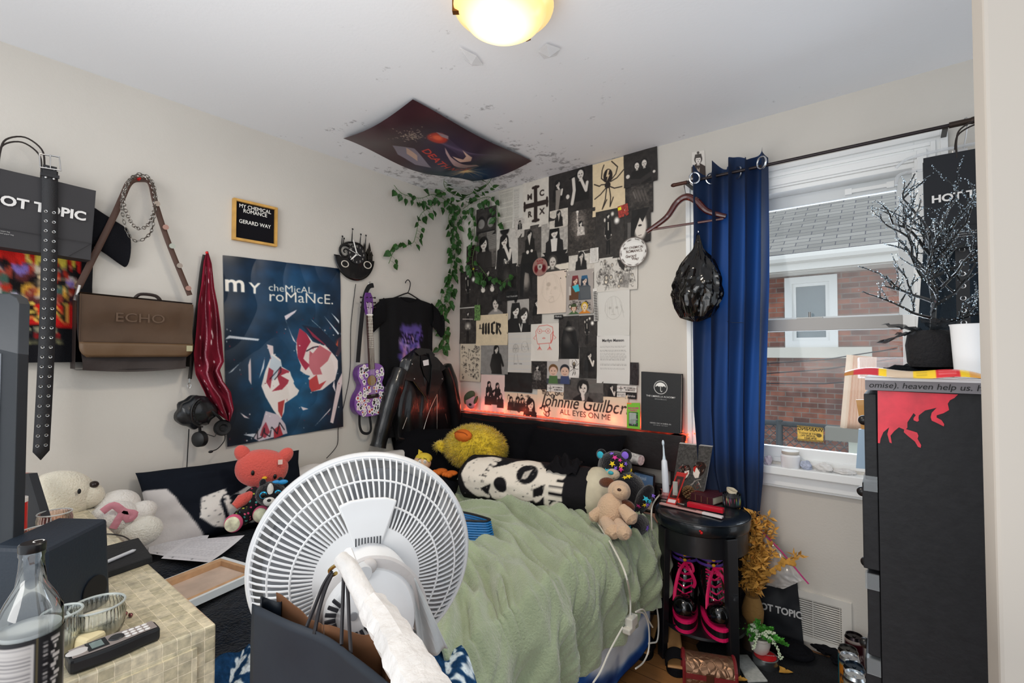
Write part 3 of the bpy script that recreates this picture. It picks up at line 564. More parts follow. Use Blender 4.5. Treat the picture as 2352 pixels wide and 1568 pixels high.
MB().ell(pk+V((.0,0,.0)),(.03,.006,.006),nu=10,nv=6).build('wall_peg',RED,mb,world=True)
# chains
def chain(label,pts,r,lk,m):
    P=smooth_path(pts,14,closed=True); b=MB(); d=0; k=0; last=None
    for i in range(len(P)):
        a,c=P[i],P[(i+1)%len(P)]; d+=(c-a).length
        if d>lk:
            d=0; k+=1; t=(c-a).normalized(); s=t.cross(V((1,0,0))).normalized(); n=V((1,0,0)) if k%2 else s; nn=t.cross(n)
            q=n if k%2 else s
            w_=(s if k%2 else (s*.4+V((.9,0,0)))).normalized()
            b.tube([a+t*(lk*.75*math.cos(x))+w_*(r*2.2*math.sin(x)) for x in [2*PI*j/8 for j in range(8)]],r*.62,4,closed=True)
    return tag(b.build('chain_necklace',m),label,'necklace')
top=[L(292,425,.06),L(300,412,.06),L(320,403,.06),L(345,415,.06),L(356,450,.06)]
chain('thick silver curb chain, the shorter of two hung over bag strap',top+[L(352,490,.065),L(338,518,.065),L(316,524,.065),L(298,505,.065),L(283,460,.065)],.0028,.0085,mat('9c9690',.3,1))
chain('thin long oval link chain, the longer of two hung over bag strap',[p+V((.01,0,.004)) for p in top]+[L(354,500,.07),L(345,535,.07),L(320,553,.07),L(300,545,.07),L(285,510,.07),L(280,460,.07)],.0022,.012,mat('7e7a74',.35,1))
# ---- bandana
cv=Cv(120,260,'701628'); cv.noise(.25,5,9); rg=random.Random(8)
for k in range(4):
    x=.15+.22*k
    for i in range(60):
        y=.12+.86*i/60; xx=x+.12*y+.03*math.sin(i*.4+k)
        if k%2: cv.ell(xx,y,.025,.010,'c99aa4'); cv.ell(xx,y,.012,.005,'7d1b2e')
        elif rg.random()<.25: cv.ell(xx+rg.uniform(-.05,.05),y,rg.uniform(.01,.03),rg.uniform(.004,.012),'e3c9cc',rot=rg.uniform(0,90))
LF=[(475,577),(468,600),(463,650),(455,700),(450,770),(445,810),(447,840),(450,860),(470,900),(480,925),(500,950),(522,965)]
RF=[(478,577),(486,605),(492,660),(500,700),(508,760),(512,810),(514,830),(505,850),(512,875),(530,900),(537,940),(528,968)]
def bf(u,v):
    t=v*(len(LF)-1); i=min(int(t),len(LF)-2); f=t-i; a=[LF[i][k]*(1-f)+LF[i+1][k]*f for k in (0,1)]; c=[RF[i][k]*(1-f)+RF[i+1][k]*f for k in (0,1)]
    x=a[0]*(1-u)+c[0]*u; y=a[1]*(1-u)+c[1]*u; o=.03+.055*min(1,v*1.6)+.018*math.sin(u*11+v*5)*min(1,v*3)+.012*math.sin(u*19-v*13)*v
    return L(x,y,o)
bd=thing('bandana','maroon paisley bandana pinned on left wall beside the poster','bandana',L(476,700,.06))
sheet('cloth',bf,cv,70,150,CLOTHP,bd,world=True,solid=.002)
MB().ell(L(475,580,.05),.006,nu=12,nv=8).build('push_pin',RED,bd,world=True)
tag(MB().tube(smooth_path([L(470,585,.03),L(462,630,.02),L(448,760,.03),L(436,870,.05)],6),1,6,flat=(.008,.0015,(1,0,0))).build('lanyard_strap',mat('26221e',.6)),'dark narrow strap hanging between the bandana and brown bag','strap')
# ---- pouch and headset
pc=thing('leather_pouch','small black leather pouch with braided trim under the bandana','pouch',L(450,940,.06)); LK=mat('15171b',.32,name='black_leather',bump=.3,bs=25,coat=.2)
c=L(450,945,.07)
MB().ell(c,(.05,.082,.072),fn=lambda d:1+.10*N3(d*2.4,1,4)+.05*math.sin(9*d.y+4*d.z)-.18*max(0,d.z)*abs(d.y),nu=36,nv=24).build('pouch_body',LK,pc,world=True)
MB().tube([c+V((.052,.03*math.cos(a)*1+.004,.048*math.sin(a)+.0)) for a in [PI*.5+PI*i/16 for i in range(17)]],.006,6).build('braid',mat('0c0c0e',.4,bump=1,bs=200),pc,world=True)
MB().tube([c+V((.054,.045*math.cos(a)+.01,.062*math.sin(a)+.0)) for a in [PI*.6+PI*.9*i/16 for i in range(17)]],.004,6).build('piping',mat('0c0c0e',.4),pc,world=True)
b=MB(); q=L(435,885,.06); b.tube([q+V((0,.006*math.cos(a),.012*math.sin(a))) for a in [2*PI*k/10 for k in range(10)]],.0018,5,closed=True); b.tube([q+V((0,0,.012)),q+V((0,0,.03))],.003,6); b.build('clasp',STEEL,pc,world=True)
hs=thing('gaming_headset','black headset with boom microphone hanging under the pouch','headset',L(490,985,.06))
c=L(511,982,.07); b=MB(frame(c,(0,.96,0),(0,0,1))); b.lathe([(.012,.004),(.018,.014),(.03,.016),(.036,.006),(.036,-.006),(.025,-.014),(.0001,-.016)],32); b.build('ear_cup',mat('18191b',.6,bump=.2,bs=80),hs,world=True)
c2=L(459,1008,.07); b=MB(frame(c2,(.6,.3,0),(0,0,1))); b.lathe([(.0001,.02),(.02,.02),(.033,.012),(.035,-.01),(.02,-.02),(.0001,-.02)],32); b.build('ear_cup',mat('141517',.5),hs,world=True)
MB().tube(smooth_path([c+V((0,.0,.03)),L(500,955,.1),L(478,940,.1),L(460,955,.09),c2+V((0,0,.03))],6),.006,8).build('headband',mat('141517',.5),hs,world=True)
b=MB(); b.tube(smooth_path([c+V((0,.01,-.03)),L(515,1012,.08),L(500,1030,.08),L(485,1036,.09)],5),.0022,6); b.ell(L(484,1037,.09),(.004,.010,.006)); b.build('boom_microphone',mat('101012',.5),hs,world=True)
MB().tube(smooth_path([c2+V((0,.005,.03)),L(485,1000,.08),L(495,1000,.08),L(496,975,.07)],5),.0018,5).build('link_cable',mat('101012',.5),hs,world=True)
tag(MB().tube(smooth_path([L(434,985,.03),L(431,1040,.03),L(427,1110,.04),L(426,1140,.05)],5),.0022,6).build('headset_cable',mat('141416',.5)),'thin black cable hanging down left wall below the leather pouch','cable')
# ---- clock
c=L(815,590,.02); k_=.165/ (L(862,590,.02).y-L(815,590,.02).y)
ck=thing('wall_clock','black cut-out wall clock with castle and swirl silhouettes','clock',frame(c,*YX)); bk=mat('0e0e10',.22,name='black_vinyl',coat=.3); hx=lambda x,y:( (L(x,y,.02).y-c.y),(L(x,y,.02).z-c.z))
R=.133
MB().grid(lambda u,v:V(((R*(.72+.28*v))*math.cos(PI*1.0+PI*u-.12*(u-.5)),-.005+(R*(.55+.45*v))*math.sin(PI+PI*u),0)),40,4).build('crescent_base',bk,ck,solid=.003,auto=0)
b=MB(); b.prism([(R*.86*math.cos(a),-.01+R*.86*math.sin(a)) for a in [PI+PI*i/24 for i in range(25)]],-.001,.002); b.build('lower_plate',bk,ck,smooth=False)
MB(TR(.008,.018,.004)).lathe([(.0001,.003),(.058,.003),(.058,0),(.0001,0)],40).build('dial',mat('1c1b1d',.5),ck)
b=MB()
for i in range(26):
    a=i*.34; r=.046-.0016*i; b.add([],[])
sp=[(-.062+(.043-.0011*i)*math.cos(.28*i+1),.02+(.043-.0011*i)*math.sin(.28*i+1),.001) for i in range(36)]
MB().tube(sp,[.009-.00018*i for i in range(36)],6).build('swirl',bk,ck)
for x,h_,w_ in ((.062,.085,.012),(.085,.06,.012),(.098,.09,.014),(.112,.05,.016),(.075,.045,.02)):
    y0=-.01; MB().prism([(x-w_/2,y0),(x+w_/2,y0),(x+w_/2,y0+h_*.7),(x+w_*.8,y0+h_*.7),(x,y0+h_*1.25),(x-w_*.8,y0+h_*.7),(x-w_/2,y0+h_*.7)],-.001,.002).build('castle_tower',bk,ck,smooth=False)
b=MB(); b.tube(smooth_path([(-.09,.05,0),(-.05,.075,0),(-.01,.082,0),(.03,.08,0),(.06,.06,0)],5),.006,6)
for x,y,h_ in ((-.075,.065,.03),(-.085,.06,.045),(-.02,.085,.075),(.035,.08,.06),(.07,.06,.08)): b.tube([(x,y,0),(x+.002,y+h_*.6,0),(x+.004,y+h_,0)],[.004,.003,.001],5); b.ell((x+.004,y+h_,0),(.006,.006,.002),nu=8,nv=6)
b.build('hilltop_trees',bk,ck)
for x,y,r in ((-.065,-.05,.022),(.085,-.035,.025)): MB().tube([(x+r*math.cos(a),y+r*.8*math.sin(a),.003) for a in [2*PI*i/20 for i in range(20)]],.003,5,closed=True).build('cutout_ring',mat('cfc8bc',.7),ck)
for i in range(12):
    a=PI/2-i*PI/6; lettering(str(i or 12),.016,TR(.008+.046*math.cos(a),.012+.046*math.sin(a),.0075),mat('c9c5be',.5),ck,align='CENTER',name='numeral')
for (a,l,w_) in ((math.radians(108),.085,.0035),(math.radians(225),.058,.004),(math.radians(-18),.03,.002),(math.radians(160),.06,.0012)): MB(TR(.008,.018,.009,rz=a)).prism([(-.008,-w_),(l*.8,-w_),(l,0),(l*.8,w_),(-.008,w_)],0,.001).build('hand',mat('f0efec',.4),ck,smooth=False)
tag(MB().tube(smooth_path([L(817,652,.012),L(806,750,.01),L(804,850,.008),L(792,920,.008),L(778,975,.008),L(776,1015,.01),L(768,1032,.015),L(750,1052,.03)],6),.0022,6).build('clock_cable',mat('1b1a1a',.5)),'thin dark cable running down wall from the clock beside guitar','cable')
# ---- small purple guitar
a,c=L(843,672,.06),L(856,955,.06); ax=(a-c); Lg=ax.length
gt=thing('small_guitar','small purple guitar covered with white stickers, hanging on left wall','guitar',frame(c+V((-.045,0,0)),ax.cross(V((1,0,0)))*-1 if False else V((0,1,0))-ax.normalized()*ax.normalized().y,ax))
PU=mat('5b2a78',.25,name='purple_lacquer',coat=.4)
half=[(0,0),(.07,.008),(.118,.045),(.128,.1),(.112,.15),(.085,.19),(.078,.215),(.092,.25),(.098,.29),(.085,.325),(.05,.345),(0,.35)]; sc=.385*Lg/.35/1.0; sc=.43*Lg/.35
hp=smooth_path([(x,y,0) for x,y in half],4); out=[(p.x*sc*1.06,p.y*sc) for p in hp]+[(-p.x*sc*1.06,p.y*sc) for p in hp[::-1][1:-1]]
MB().prism(out,.0,.05).build('guitar_body',PU,gt,bevel=.004,smooth=False)
MB().prism([(x*.985,.002*sc+y*.99) for x,y in out],.0505,.0515).build('soundboard',mat('8a5cab',.3,coat=.4),gt,smooth=False)
hy=.235*sc
MB(TR(0,hy,.052)).lathe([(.0001,.0008),(.03,.0008),(.03,0),(.0001,0)],32).build('sound_hole',mat('8a6a3c',.7),gt)
MB(TR(0,hy,.053)).tube([(.034*math.cos(x),.034*math.sin(x),0) for x in [2*PI*i/32 for i in range(32)]],.0022,6,closed=True).build('rosette',mat('6b3a8c',.4),gt)
MB().b2((-.04,.12*sc,.052),(.04,.145*sc,.059)).build('bridge',mat('1c1416',.5),gt,smooth=False,bevel=.001)
MB().b2((-.019,.31*sc,.05),(.019,.82*Lg,.062)).build('neck',mat('3a2320',.5),gt,smooth=False,bevel=.002)
b=MB()
for i in range(13): y=.82*Lg-(.82*Lg-.31*sc)*(1-.945**(i*1.35)); b.b2((-.019,y,.062),(.019,y+.0012,.063))
b.build('frets',STEEL,gt,smooth=False)
MB().b2((-.02,.815*Lg,.06),(.02,.825*Lg,.065)).build('nut',WHITE,gt,smooth=False)
MB().prism([(-.02,.82*Lg),(.02,.82*Lg),(.032,.88*Lg),(.03,.96*Lg),(.018,1.0*Lg),(-.018,1.0*Lg),(-.03,.96*Lg),(-.032,.88*Lg)],.045,.058).build('headstock',PU,gt,bevel=.003,smooth=False)
for s in (-1,1):
    for k in range(3): 
        y=(.88+.04*k)*Lg; MB().cyl((s*.028,y,.052),(s*.045,y,.052),.003,n=8).ell((s*.048,y,.052),(.007,.006,.004),nu=10,nv=6).cyl((s*.013,y,.058),(s*.013,y,.066),.003,n=8).build('tuning_peg',mat('2c2028',.3,.5),gt)
for k in range(6): x=-.0125+.005*k; MB().tube([(x,.135*sc,.061),(x*1.0,.82*Lg,.066),(x*1.4,.92*Lg,.062)],.0004,4).build('string',mat('d8d0c0',.3,.8),gt)
rg=random.Random(11); sm=[mat(c_,.45) for c_ in ('efecea','e4e0de','a8a2a0','2a2a2e','b8262c','d9b8c0','4a4a52')]
cnt=0;pl=[]
while cnt<78:
    x,y=rg.uniform(-.12,.12)*sc*1.06,rg.uniform(.015,.335)*sc
    i=min(range(len(hp)),key=lambda i:abs(hp[i].y*sc-y)); lim=hp[i].x*sc*1.06-.016
    if abs(x)>lim or math.hypot(x,y-hy)<.043 or (abs(x)<.026 and y>hy) or (abs(x)<.05 and .11*sc<y<.155*sc): continue
    if any(math.hypot(x-u,y-v)<.0125 for u,v in pl): continue
    pl.append((x,y)); r=rg.uniform(.010,.015); n=rg.choice([4,6,7,9]); a0=rg.uniform(0,6); z=.0518+.0002*(cnt%9)
    b=MB(TR(x,y,z)); b.prism([(r*(1+.18*rg.uniform(-1,1))*math.cos(a0+2*PI*j/n),r*(1.1+.2*rg.uniform(-1,1))*math.sin(a0+2*PI*j/n)) for j in range(n)],0,.0003,mi=0)
    b.prism([(.6*r*rg.uniform(.6,1.2)*math.cos(a0+2*PI*j/5),.7*r*rg.uniform(.6,1.2)*math.sin(a0+2*PI*j/5)) for j in range(5)],.0003,.0005,mi=1)
    b.build('sticker',[sm[0],rg.choice(sm[2:])],gt,smooth=False); cnt+=1
a_=gt.matrix_basis.inverted()
MB().tube([a_@p for p in smooth_path([L(858,655,.05),L(846,660,.06),L(836,690,.07),L(828,760,.06),L(822,832,.05)],6)],1,6,flat=(.014,.0015,a_.to_3x3()@V((1,0,0)))).build('strap',mat('17171a',.8),gt)
MB().tube([a_@p for p in smooth_path([L(826,945,.05),L(826,975,.05),L(832,992,.05),L(845,995,.05),L(852,985,.05),L(849,955,.05)],6)],1,6,flat=(.008,.0015,a_.to_3x3()@V((1,0,0)))).build('strap_loop',mat('17171a',.8),gt)
b=MB(); q=L(850,652,.04); b.tube([a_@(q+V((0,.01*math.cos(x),.012*math.sin(x)))) for x in [2*PI*i/14 for i in range(14)]],.0022,5,closed=True); b.build('hanging_ring',STEEL,gt)
# ---- shirt on plastic hanger
cv=Cv(150,200,'161618'); rg=random.Random(4)
for i in range(260):
    x,y=rg.gauss(.53,.11),rg.uniform(.2,.54)
    if abs(x-.53)<.2: cv.ell(x,y,rg.uniform(.02,.05),rg.uniform(.015,.035),rg.choice(['6a4fa8','8a6cc4','463b86','b79ad8','3a3a78','c98aa8']) if y>.25 else '5a4a90',soft=.9,k=.7)
for i in range(60): cv.ell(rg.gauss(.55,.06),rg.gauss(.5,.03),.03,.02,rg.choice(['e8c4f0','d8a8ec','ffffff']),soft=1,k=.5)
for i in range(50): cv.ell(rg.gauss(.52,.08),rg.uniform(.53,.66),.03,.016,rg.choice(['5a3a34','7a4a3c','2c2024','94604c']),soft=.8,k=.8)
cv.text('PIERCE',.54,.32,.14,'140c1c',.02,'CENTER',.3); cv.text('THE',.44,.37,.05,'140c1c',.02,'CENTER'); cv.text('VEIL',.58,.45,.14,'140c1c',.02,'CENTER',.3)
s0,s1_=L(873,740,.04),L(998,740,.04); p=L(935,687,.04); W_=s1_.y-s0.y
zbt=L(900,1010,.04).z
sh=shirt('band_shirt','black t-shirt with purple cloud print on a plastic hanger above the leather jacket',frame((XL+.02,(s0.y+s1_.y)/2,p.z+.015),*YX),W_,p.z-zbt,cv,sl=.06,puff=.02,base='161618')
hg=thing('coat_hanger','black plastic hanger holding the purple print t-shirt','hanger',L(937,640,.03))
pz=p.z+.015; yc=(s0.y+s1_.y)/2
MB().tube(smooth_path([V((XL+.03,yc-.02,L(930,650,.03).z)),V((XL+.03,yc-.018,pz+.098)),V((XL+.03,yc,pz+.112)),V((XL+.03,yc+.018,pz+.095)),V((XL+.03,yc+.014,pz+.06)),V((XL+.03,yc,pz+.03))],5),.003,8).build('hook',BLACK,hg,world=True)
MB().tube([V((XL+.03,yc-.17,pz-.04)),V((XL+.03,yc-.03,pz+.018)),V((XL+.03,yc,pz+.028)),V((XL+.03,yc+.03,pz+.018)),V((XL+.03,yc+.17,pz-.04))],.0045,8).build('hanger_arms',BLACK,hg,world=True)
# ---- leather jacket
jk=thing('leather_jacket','black leather biker jacket with silver zips hung over the wall','jacket',L(980,900,.08)); JL=mat('141416',.3,name='jacket_leather',bump=.6,bs=7,coat=.25)
def outl(ys,LX,RX):
    def f(t):
        k=t*(len(ys)-1); i=min(int(k),len(ys)-2); r=k-i; return ys[i]*(1-r)+ys[i+1]*r,LX[i]*(1-r)+LX[i+1]*r,RX[i]*(1-r)+RX[i+1]*r
    return f
fb=outl([806,830,850,900,950,990,1035],[955,925,915,905,900,905,915],[985,1010,1030,1035,1035,1035,1030])
def jf(u,v):
    y,a,c=fb(v); x=a+(c-a)*u; o=.06+.045*(1-abs(2*u-1)**3)+.012*N3((u*5,v*3.5,7))+.006*math.sin(u*30+v*6)*v
    return L(x,y+(8*(2*u-1) if v<.3 else 0),o)
b=MB().grid(jf,36,40).grid(lambda u,v:(lambda p:V((XL+.015,p.y,p.z)))(jf(u,v)),10,10); b.build('jacket_body',JL,jk,world=True)
for nm,pts,rr in (('sleeve',[(920,845,.09),(908,880,.09),(893,930,.085),(880,980,.08),(868,1026,.075)],[.045,.058,.052,.048,.045]),('sleeve',[(1022,838,.09),(1034,870,.09),(1043,920,.08),(1048,965,.07),(1050,1005,.07)],[.04,.045,.042,.038,.036])):
    P=smooth_path([L(*q) for q in pts],6); n=len(P); rad=[rr[min(int(i/6),3)]*(1-(i%6)/6)+rr[min(int(i/6)+1,4)]*((i%6)/6)+.0015*math.sin(i*1.1) for i in range(n)]
    rad[0]*=.6; MB().tube(P,rad,16).build(nm,JL,jk,world=True)
def lapel(pts,o=.125,t=.006): 
    P=[L(x,y,o) for x,y in pts]; m=MB(); m.add(P+[p+V((t,0,0)) for p in P],[tuple(range(len(P))),tuple(range(len(P),2*len(P)))[::-1]]+[(i,(i+1)%len(P),len(P)+(i+1)%len(P),len(P)+i) for i in range(len(P))]); return m
lapel([(950,812),(944,840),(925,870),(950,875),(978,910),(972,870),(962,842)]).build('lapel',JL,jk,world=True,smooth=False,bevel=.003)
lapel([(985,812),(1002,822),(1022,845),(1012,852),(1018,870),(1000,905),(985,915),(990,870),(992,840)]).build('lapel',JL,jk,world=True,smooth=False,bevel=.003)
lapel([(952,806),(962,800),(985,802),(997,815),(990,825),(975,812),(962,815)],.11).build('collar',JL,jk,world=True,smooth=False,bevel=.003)
lapel([(966,815),(988,818),(990,850),(985,880),(974,862),(968,840)],.112,.001).build('lining',mat('0b0b0d',.8),jk,world=True,smooth=False)
lapel([(971,828),(984,825),(985,838),(973,840)],.118,.001).build('neck_label',mat('e8e6e6',.5),jk,world=True,smooth=False)
for pts in ([(947,872),(960,890),(972,905),(982,925)],[(1004,905),(1004,985)],[(970,1005),(975,980),(988,940),(1004,905)],[(935,958),(925,985)],[(1023,950),(1028,972)]):
    MB().tube(smooth_path([L(x,y,.128 if len(pts)>2 else .12) for x,y in pts],5),.0022,6).build('zip',mat('b8b2a8',.3,1),jk,world=True)
b=MB()
for x,y in ((947,836),(952,870),(1018,836),(1016,870)): b.ell(L(x,y,.134),(.003,.005,.005),nu=10,nv=6)
b.build('snap_button',STEEL,jk,world=True)
MB().tube([L(915,1008,.12),L(935,1012,.125),L(955,1010,.12)],1,6,flat=(.012,.004,(1,0,0))).build('waist_belt',JL,jk,world=True)
# ---- ceiling poster
cv=Cv(330,220,'3a1f26'); cv.noise(.2,4,5); cv.ell(.8,.78,.3,.4,'1d3b5c',soft=1,k=.9); cv.ell(.5,.35,.3,.3,'332a3e',soft=1,k=.9)
for k in range(16): cv.line([(.3+.5*t/20,.2+.012*k+.05*math.sin(t/4+k*.2)) for t in range(21)],.0022,'5a4c64')
cv.ell(.33,.3,.06,.09,'a8362a',soft=.3); cv.ell(.33,.3,.03,.04,'e0603c',soft=.8); cv.poly([(.28,.23),(.36,.2),(.38,.24),(.34,.26)],'8f7a80')
cv.poly([(.5,.25),(.6,.28),(.63,.35),(.58,.42),(.5,.4),(.57,.36),(.56,.3)],'c9a696'); cv.poly([(.42,.36),(.5,.42),(.6,.44),(.74,.46),(.8,.52),(.7,.56),(.58,.52),(.46,.42)],'a98c8c'); cv.poly([(.2,.7),(.32,.62),(.44,.7),(.52,.76),(.44,.86),(.3,.84)],'7c7480'); cv.poly([(.28,.66),(.38,.7),(.42,.78),(.33,.76)],'b79888')
rg=random.Random(2)
for i in range(160): cv.ell(rg.gauss(.2,.035),rg.gauss(.42,.06),.004,.004,'c9b9a0',k=.8)
for i in range(46):
    a=rg.uniform(0,2*PI); l=rg.uniform(.05,.22); cv.line([(.8,.74),(.8+l*math.cos(a),.74+l*1.5*math.sin(a))],.006,rg.choice(['e8c08c','c99a78','ffe0b0']),taper=True)
cv.ell(.8,.74,.04,.05,'ffdcA0'.lower(),soft=1); cv.text('DEATH NOTE',.36,.6,.085,'c0392e',.015,rot=.16,sx=.8)
c=[on(x,y,2,ZC-.01) for x,y in ((948,226),(1222,368),(1085,415),(788,316))]
def cp(u,v):
    p=(c[0]*(1-u)+c[1]*u)*(1-v)+(c[3]*(1-u)+c[2]*u)*v; return p-V((0,0,.004+.085*math.sin(PI*v)*0+.05*(math.sin(PI*u)**2)*(.3+.7*v)+.035*math.sin(PI*v)*math.sin(2*PI*u+1)**2))
o=sheet('ceiling_poster',cp,cv,330,220,GLOSSP); tag(o,'dark maroon poster with a glowing starburst sagging from the ceiling','poster')
# tape scraps near lamp
for k,(pts) in enumerate((((1055,108),(1095,128),(1110,150),(1085,152),(1068,138)),((1255,100),(1288,112),(1278,128),(1250,136),(1235,118)))):
    P=[on(x,y,2,ZC-.012) for x,y in pts]; b=MB(); m=sum(P,V())/5
    b.add(P+[m-V((0,0,.02))],[(i,(i+1)%5,5) for i in range(5)]); tag(b.build('tape_scrap',mat('dcdde0',.25,alpha=.6,name='clear_tape'),smooth=False),('crumpled clear tape scrap on ceiling left of lamp','crumpled clear tape scrap on ceiling right of lamp')[k],'tape')
# ---- ivy garlands
GRN=mat('28501f',.5,name='ivy_leaf',var=.45,vs=25)
def leaf_geo(b,p,d,n,s,mi=0):
    d=d.normalized(); sd=d.cross(n).normalized(); n=sd.cross(d).normalized()
    vs=[p,p+d*s*.12+sd*s*.36+n*s*.05,p+d*s*.45+sd*s*.40+n*s*.1,p+d*s*1.05,p+d*s*.45-sd*s*.40+n*s*.1,p+d*s*.12-sd*s*.36+n*s*.05,p+d*s*.5]
    b.add(vs,[(0,1,2,6),(6,2,3),(6,3,4),(0,6,4,5)],mi)
rg=random.Random(21)
def vine(label,pts,dens=.85,s=.05,fr=L,group=None,nrm=V((1,0,0)),hangd=.75):
    P=smooth_path([fr(*q) for q in pts],8); g=thing('ivy_garland',label,'garland',P[0],group); st=MB().tube(P,.0018,5); lb_=MB(); acc=0
    for i in range(1,len(P)):
        acc+=(P[i]-P[i-1]).length
        while acc>.026/dens:
            acc-=.026/dens; t=(P[i]-P[i-1]).normalized(); sd=t.cross(nrm).normalized()*rg.choice([-1,1])
            e=P[i]+sd*rg.uniform(.012,.03)+V((0,0,-.008))+nrm*rg.uniform(.004,.02); st.tube([P[i],(P[i]+e)/2+V((0,0,.004)),e],.0009,4)
            leaf_geo(lb_,e,(sd*.5+V((0,0,-hangd))+V([rg.uniform(-.35,.35) for _ in range(3)])),nrm+V([rg.uniform(-.4,.4) for _ in range(3)]),s*rg.uniform(.7,1.1))
    st.build('stem',mat('4a6a34',.6),g,world=True); lb_.build('leaves',GRN,g,world=True,smooth=False); return g
O=.03
vine('plastic ivy strand arching from the corner down towards the clock',[(1045,470,O),(1010,465,O),(985,478,O),(965,495,O),(955,540,O),(945,560,O),(910,570,O),(893,605,O)],.9)
vine('plastic ivy strand running along top of left wall under ceiling poster',[(905,425,O),(925,445,O),(965,455,O),(1000,447,O),(1045,475,O),(1055,490,O)],1.2)
vine('dense plastic ivy strand falling in the corner beside the leather jacket',[(1055,480,O),(1042,520,O),(1040,570,O),(1035,620,O),(1030,680,O),(1015,720,O),(1022,760,O),(1010,800,O)],1.9)
vine('plastic ivy strand hanging left of the corner down to the purple print shirt',[(1052,470,O),(1030,500,O),(1045,560,O),(1045,620,O),(1020,660,O),(1010,720,O),(1020,790,O)],1.3)
def CE(x,y,o): return on(x,y,2,ZC-o)
vine('plastic ivy strand pinned on the ceiling below the maroon poster, left one',[(1020,412,.02),(1022,430,.03),(1045,445,.04),(1065,452,.05)],1.5,.042,CE,nrm=V((0,0,-1)),hangd=.1)
vine('plastic ivy strand pinned on the ceiling at the poster corner, right one',[(1130,408,.02),(1118,425,.03),(1090,440,.03),(1062,455,.04)],1.5,.042,CE,nrm=V((0,0,-1)),hangd=.1)
# ================================================================ WALL COLLAGE
def A6(x,y): return 1020+x/4.237,330+y/4.237
def A7(x,y): return 1020+x/4.055,650+y/4.055
SK,HR='d8d0c6','141212'
def person(cv,cx,cy,s,skin=SK,hair=HR,cl='1a1816',long=1,body=1,arms=0,face=1,hat=None):
    """simple figure: s is head half width"""
    a=1/cv.asp; sy=s*a
    if body: cv.poly([(cx-.5*s,cy+1.2*sy),(cx+.5*s,cy+1.2*sy),(cx+2.3*s,cy+2.3*sy),(cx+2.6*s,cy+7*sy),(cx-2.6*s,cy+7*sy),(cx-2.3*s,cy+2.3*sy)],cl)
    cv.ell(cx,cy-.1*sy,1.35*s,1.45*s*a,hair,soft=.2)
    if long: cv.poly([(cx-1.35*s,cy),(cx-1.6*s,cy+2.2*sy),(cx-.7*s,cy+1.6*sy),(cx+.7*s,cy+1.6*sy),(cx+1.6*s,cy+2.2*sy),(cx+1.35*s,cy)],hair)
    cv.poly([(cx-.35*s,cy+.8*sy),(cx+.35*s,cy+.8*sy),(cx+.5*s,cy+1.9*sy),(cx-.5*s,cy+1.9*sy)],skin,k=.8); cv.ell(cx,cy+.15*sy,.92*s,1.2*s*a,skin,soft=.15)
    if long: cv.poly([(cx-1.2*s,cy-1*sy),(cx+.9*s,cy-1.1*sy),(cx+.2*s,cy-.2*sy),(cx-1*s,cy+.5*sy)],hair)
    if face:
        for q in (-1,1): cv.ell(cx+q*.38*s,cy+.1*sy,.17*s,.12*s*a,'1a1616')
        cv.line([(cx-.25*s,cy+.8*sy),(cx+.25*s,cy+.8*sy)],.16*s,'5a4440'); cv.line([(cx,cy+.2*sy),(cx+.08*s,cy+.5*sy)],.1*s,'8a7c74')
    if hat: cv.poly([(cx-1.3*s,cy-.4*sy),(cx-1.1*s,cy-1.6*sy),(cx+1.1*s,cy-1.6*sy),(cx+1.3*s,cy-.4*sy)],hat)
    if arms: 
        cv.line([(cx+2*s,cy+2.6*sy),(cx+1.6*s,cy+4.6*sy),(cx+.2*s,cy+1.5*sy)],.8*s,skin if arms==1 else cl); cv.ell(cx+.2*s,cy+1.4*sy,.4*s,.4*s*a,skin)
def standing(cv,cx,y0,h,cl='100e0e',skin=SK):
    person(cv,cx,y0,h*.06,skin,HR,cl,body=0,face=0); a=h*cv.w/cv.h*0+h
    cv.poly([(cx-.1*h,y0+.12*h),(cx+.1*h,y0+.12*h),(cx+.14*h,y0+.5*h),(cx+.07*h,y0+.52*h),(cx+.08*h,y0+.98*h),(cx+.01*h,y0+.98*h),(cx,y0+.6*h),(cx-.03*h,y0+.98*h),(cx-.1*h,y0+.98*h),(cx-.08*h,y0+.5*h),(cx-.14*h,y0+.48*h)],cl); cv.ell(cx-.13*h,y0+.5*h,.02*h,.025*h,skin); cv.ell(cx+.13*h,y0+.5*h,.02*h,.025*h,skin)
def sketch(cv,cx,cy,s,c='8a8680',seed=0,w=.008):
    rg=random.Random(seed); a=1/cv.asp
    cv.line([(cx+s*math.cos(t)*(1+.03*rg.random()),cy+1.25*s*a*math.sin(t)) for t in [2*PI*i/30 for i in range(31)]],w,c,.7)
    for q in (-1,1): cv.line([(cx+q*.4*s+.16*s*math.cos(t),cy+.12*s*a*math.sin(t)) for t in [2*PI*i/10 for i in range(11)]],w,c); cv.ell(cx+q*.4*s,cy,.06*s,.06*s*a,c)
    cv.line([(cx,cy+.1*s*a),(cx-.12*s,cy+.45*s*a),(cx+.03*s,cy+.47*s*a)],w,c); cv.line([(cx-.25*s,cy+.75*s*a),(cx,cy+.7*s*a),(cx+.25*s,cy+.76*s*a)],w,c)
    for i in range(9): t=rg.uniform(PI,2*PI); cv.line([(cx+.9*s*math.cos(t),cy+1.2*s*a*math.sin(t)),(cx+1.25*s*math.cos(t+.25),cy+(.2+rg.random())*s*a)],w,c,.6)
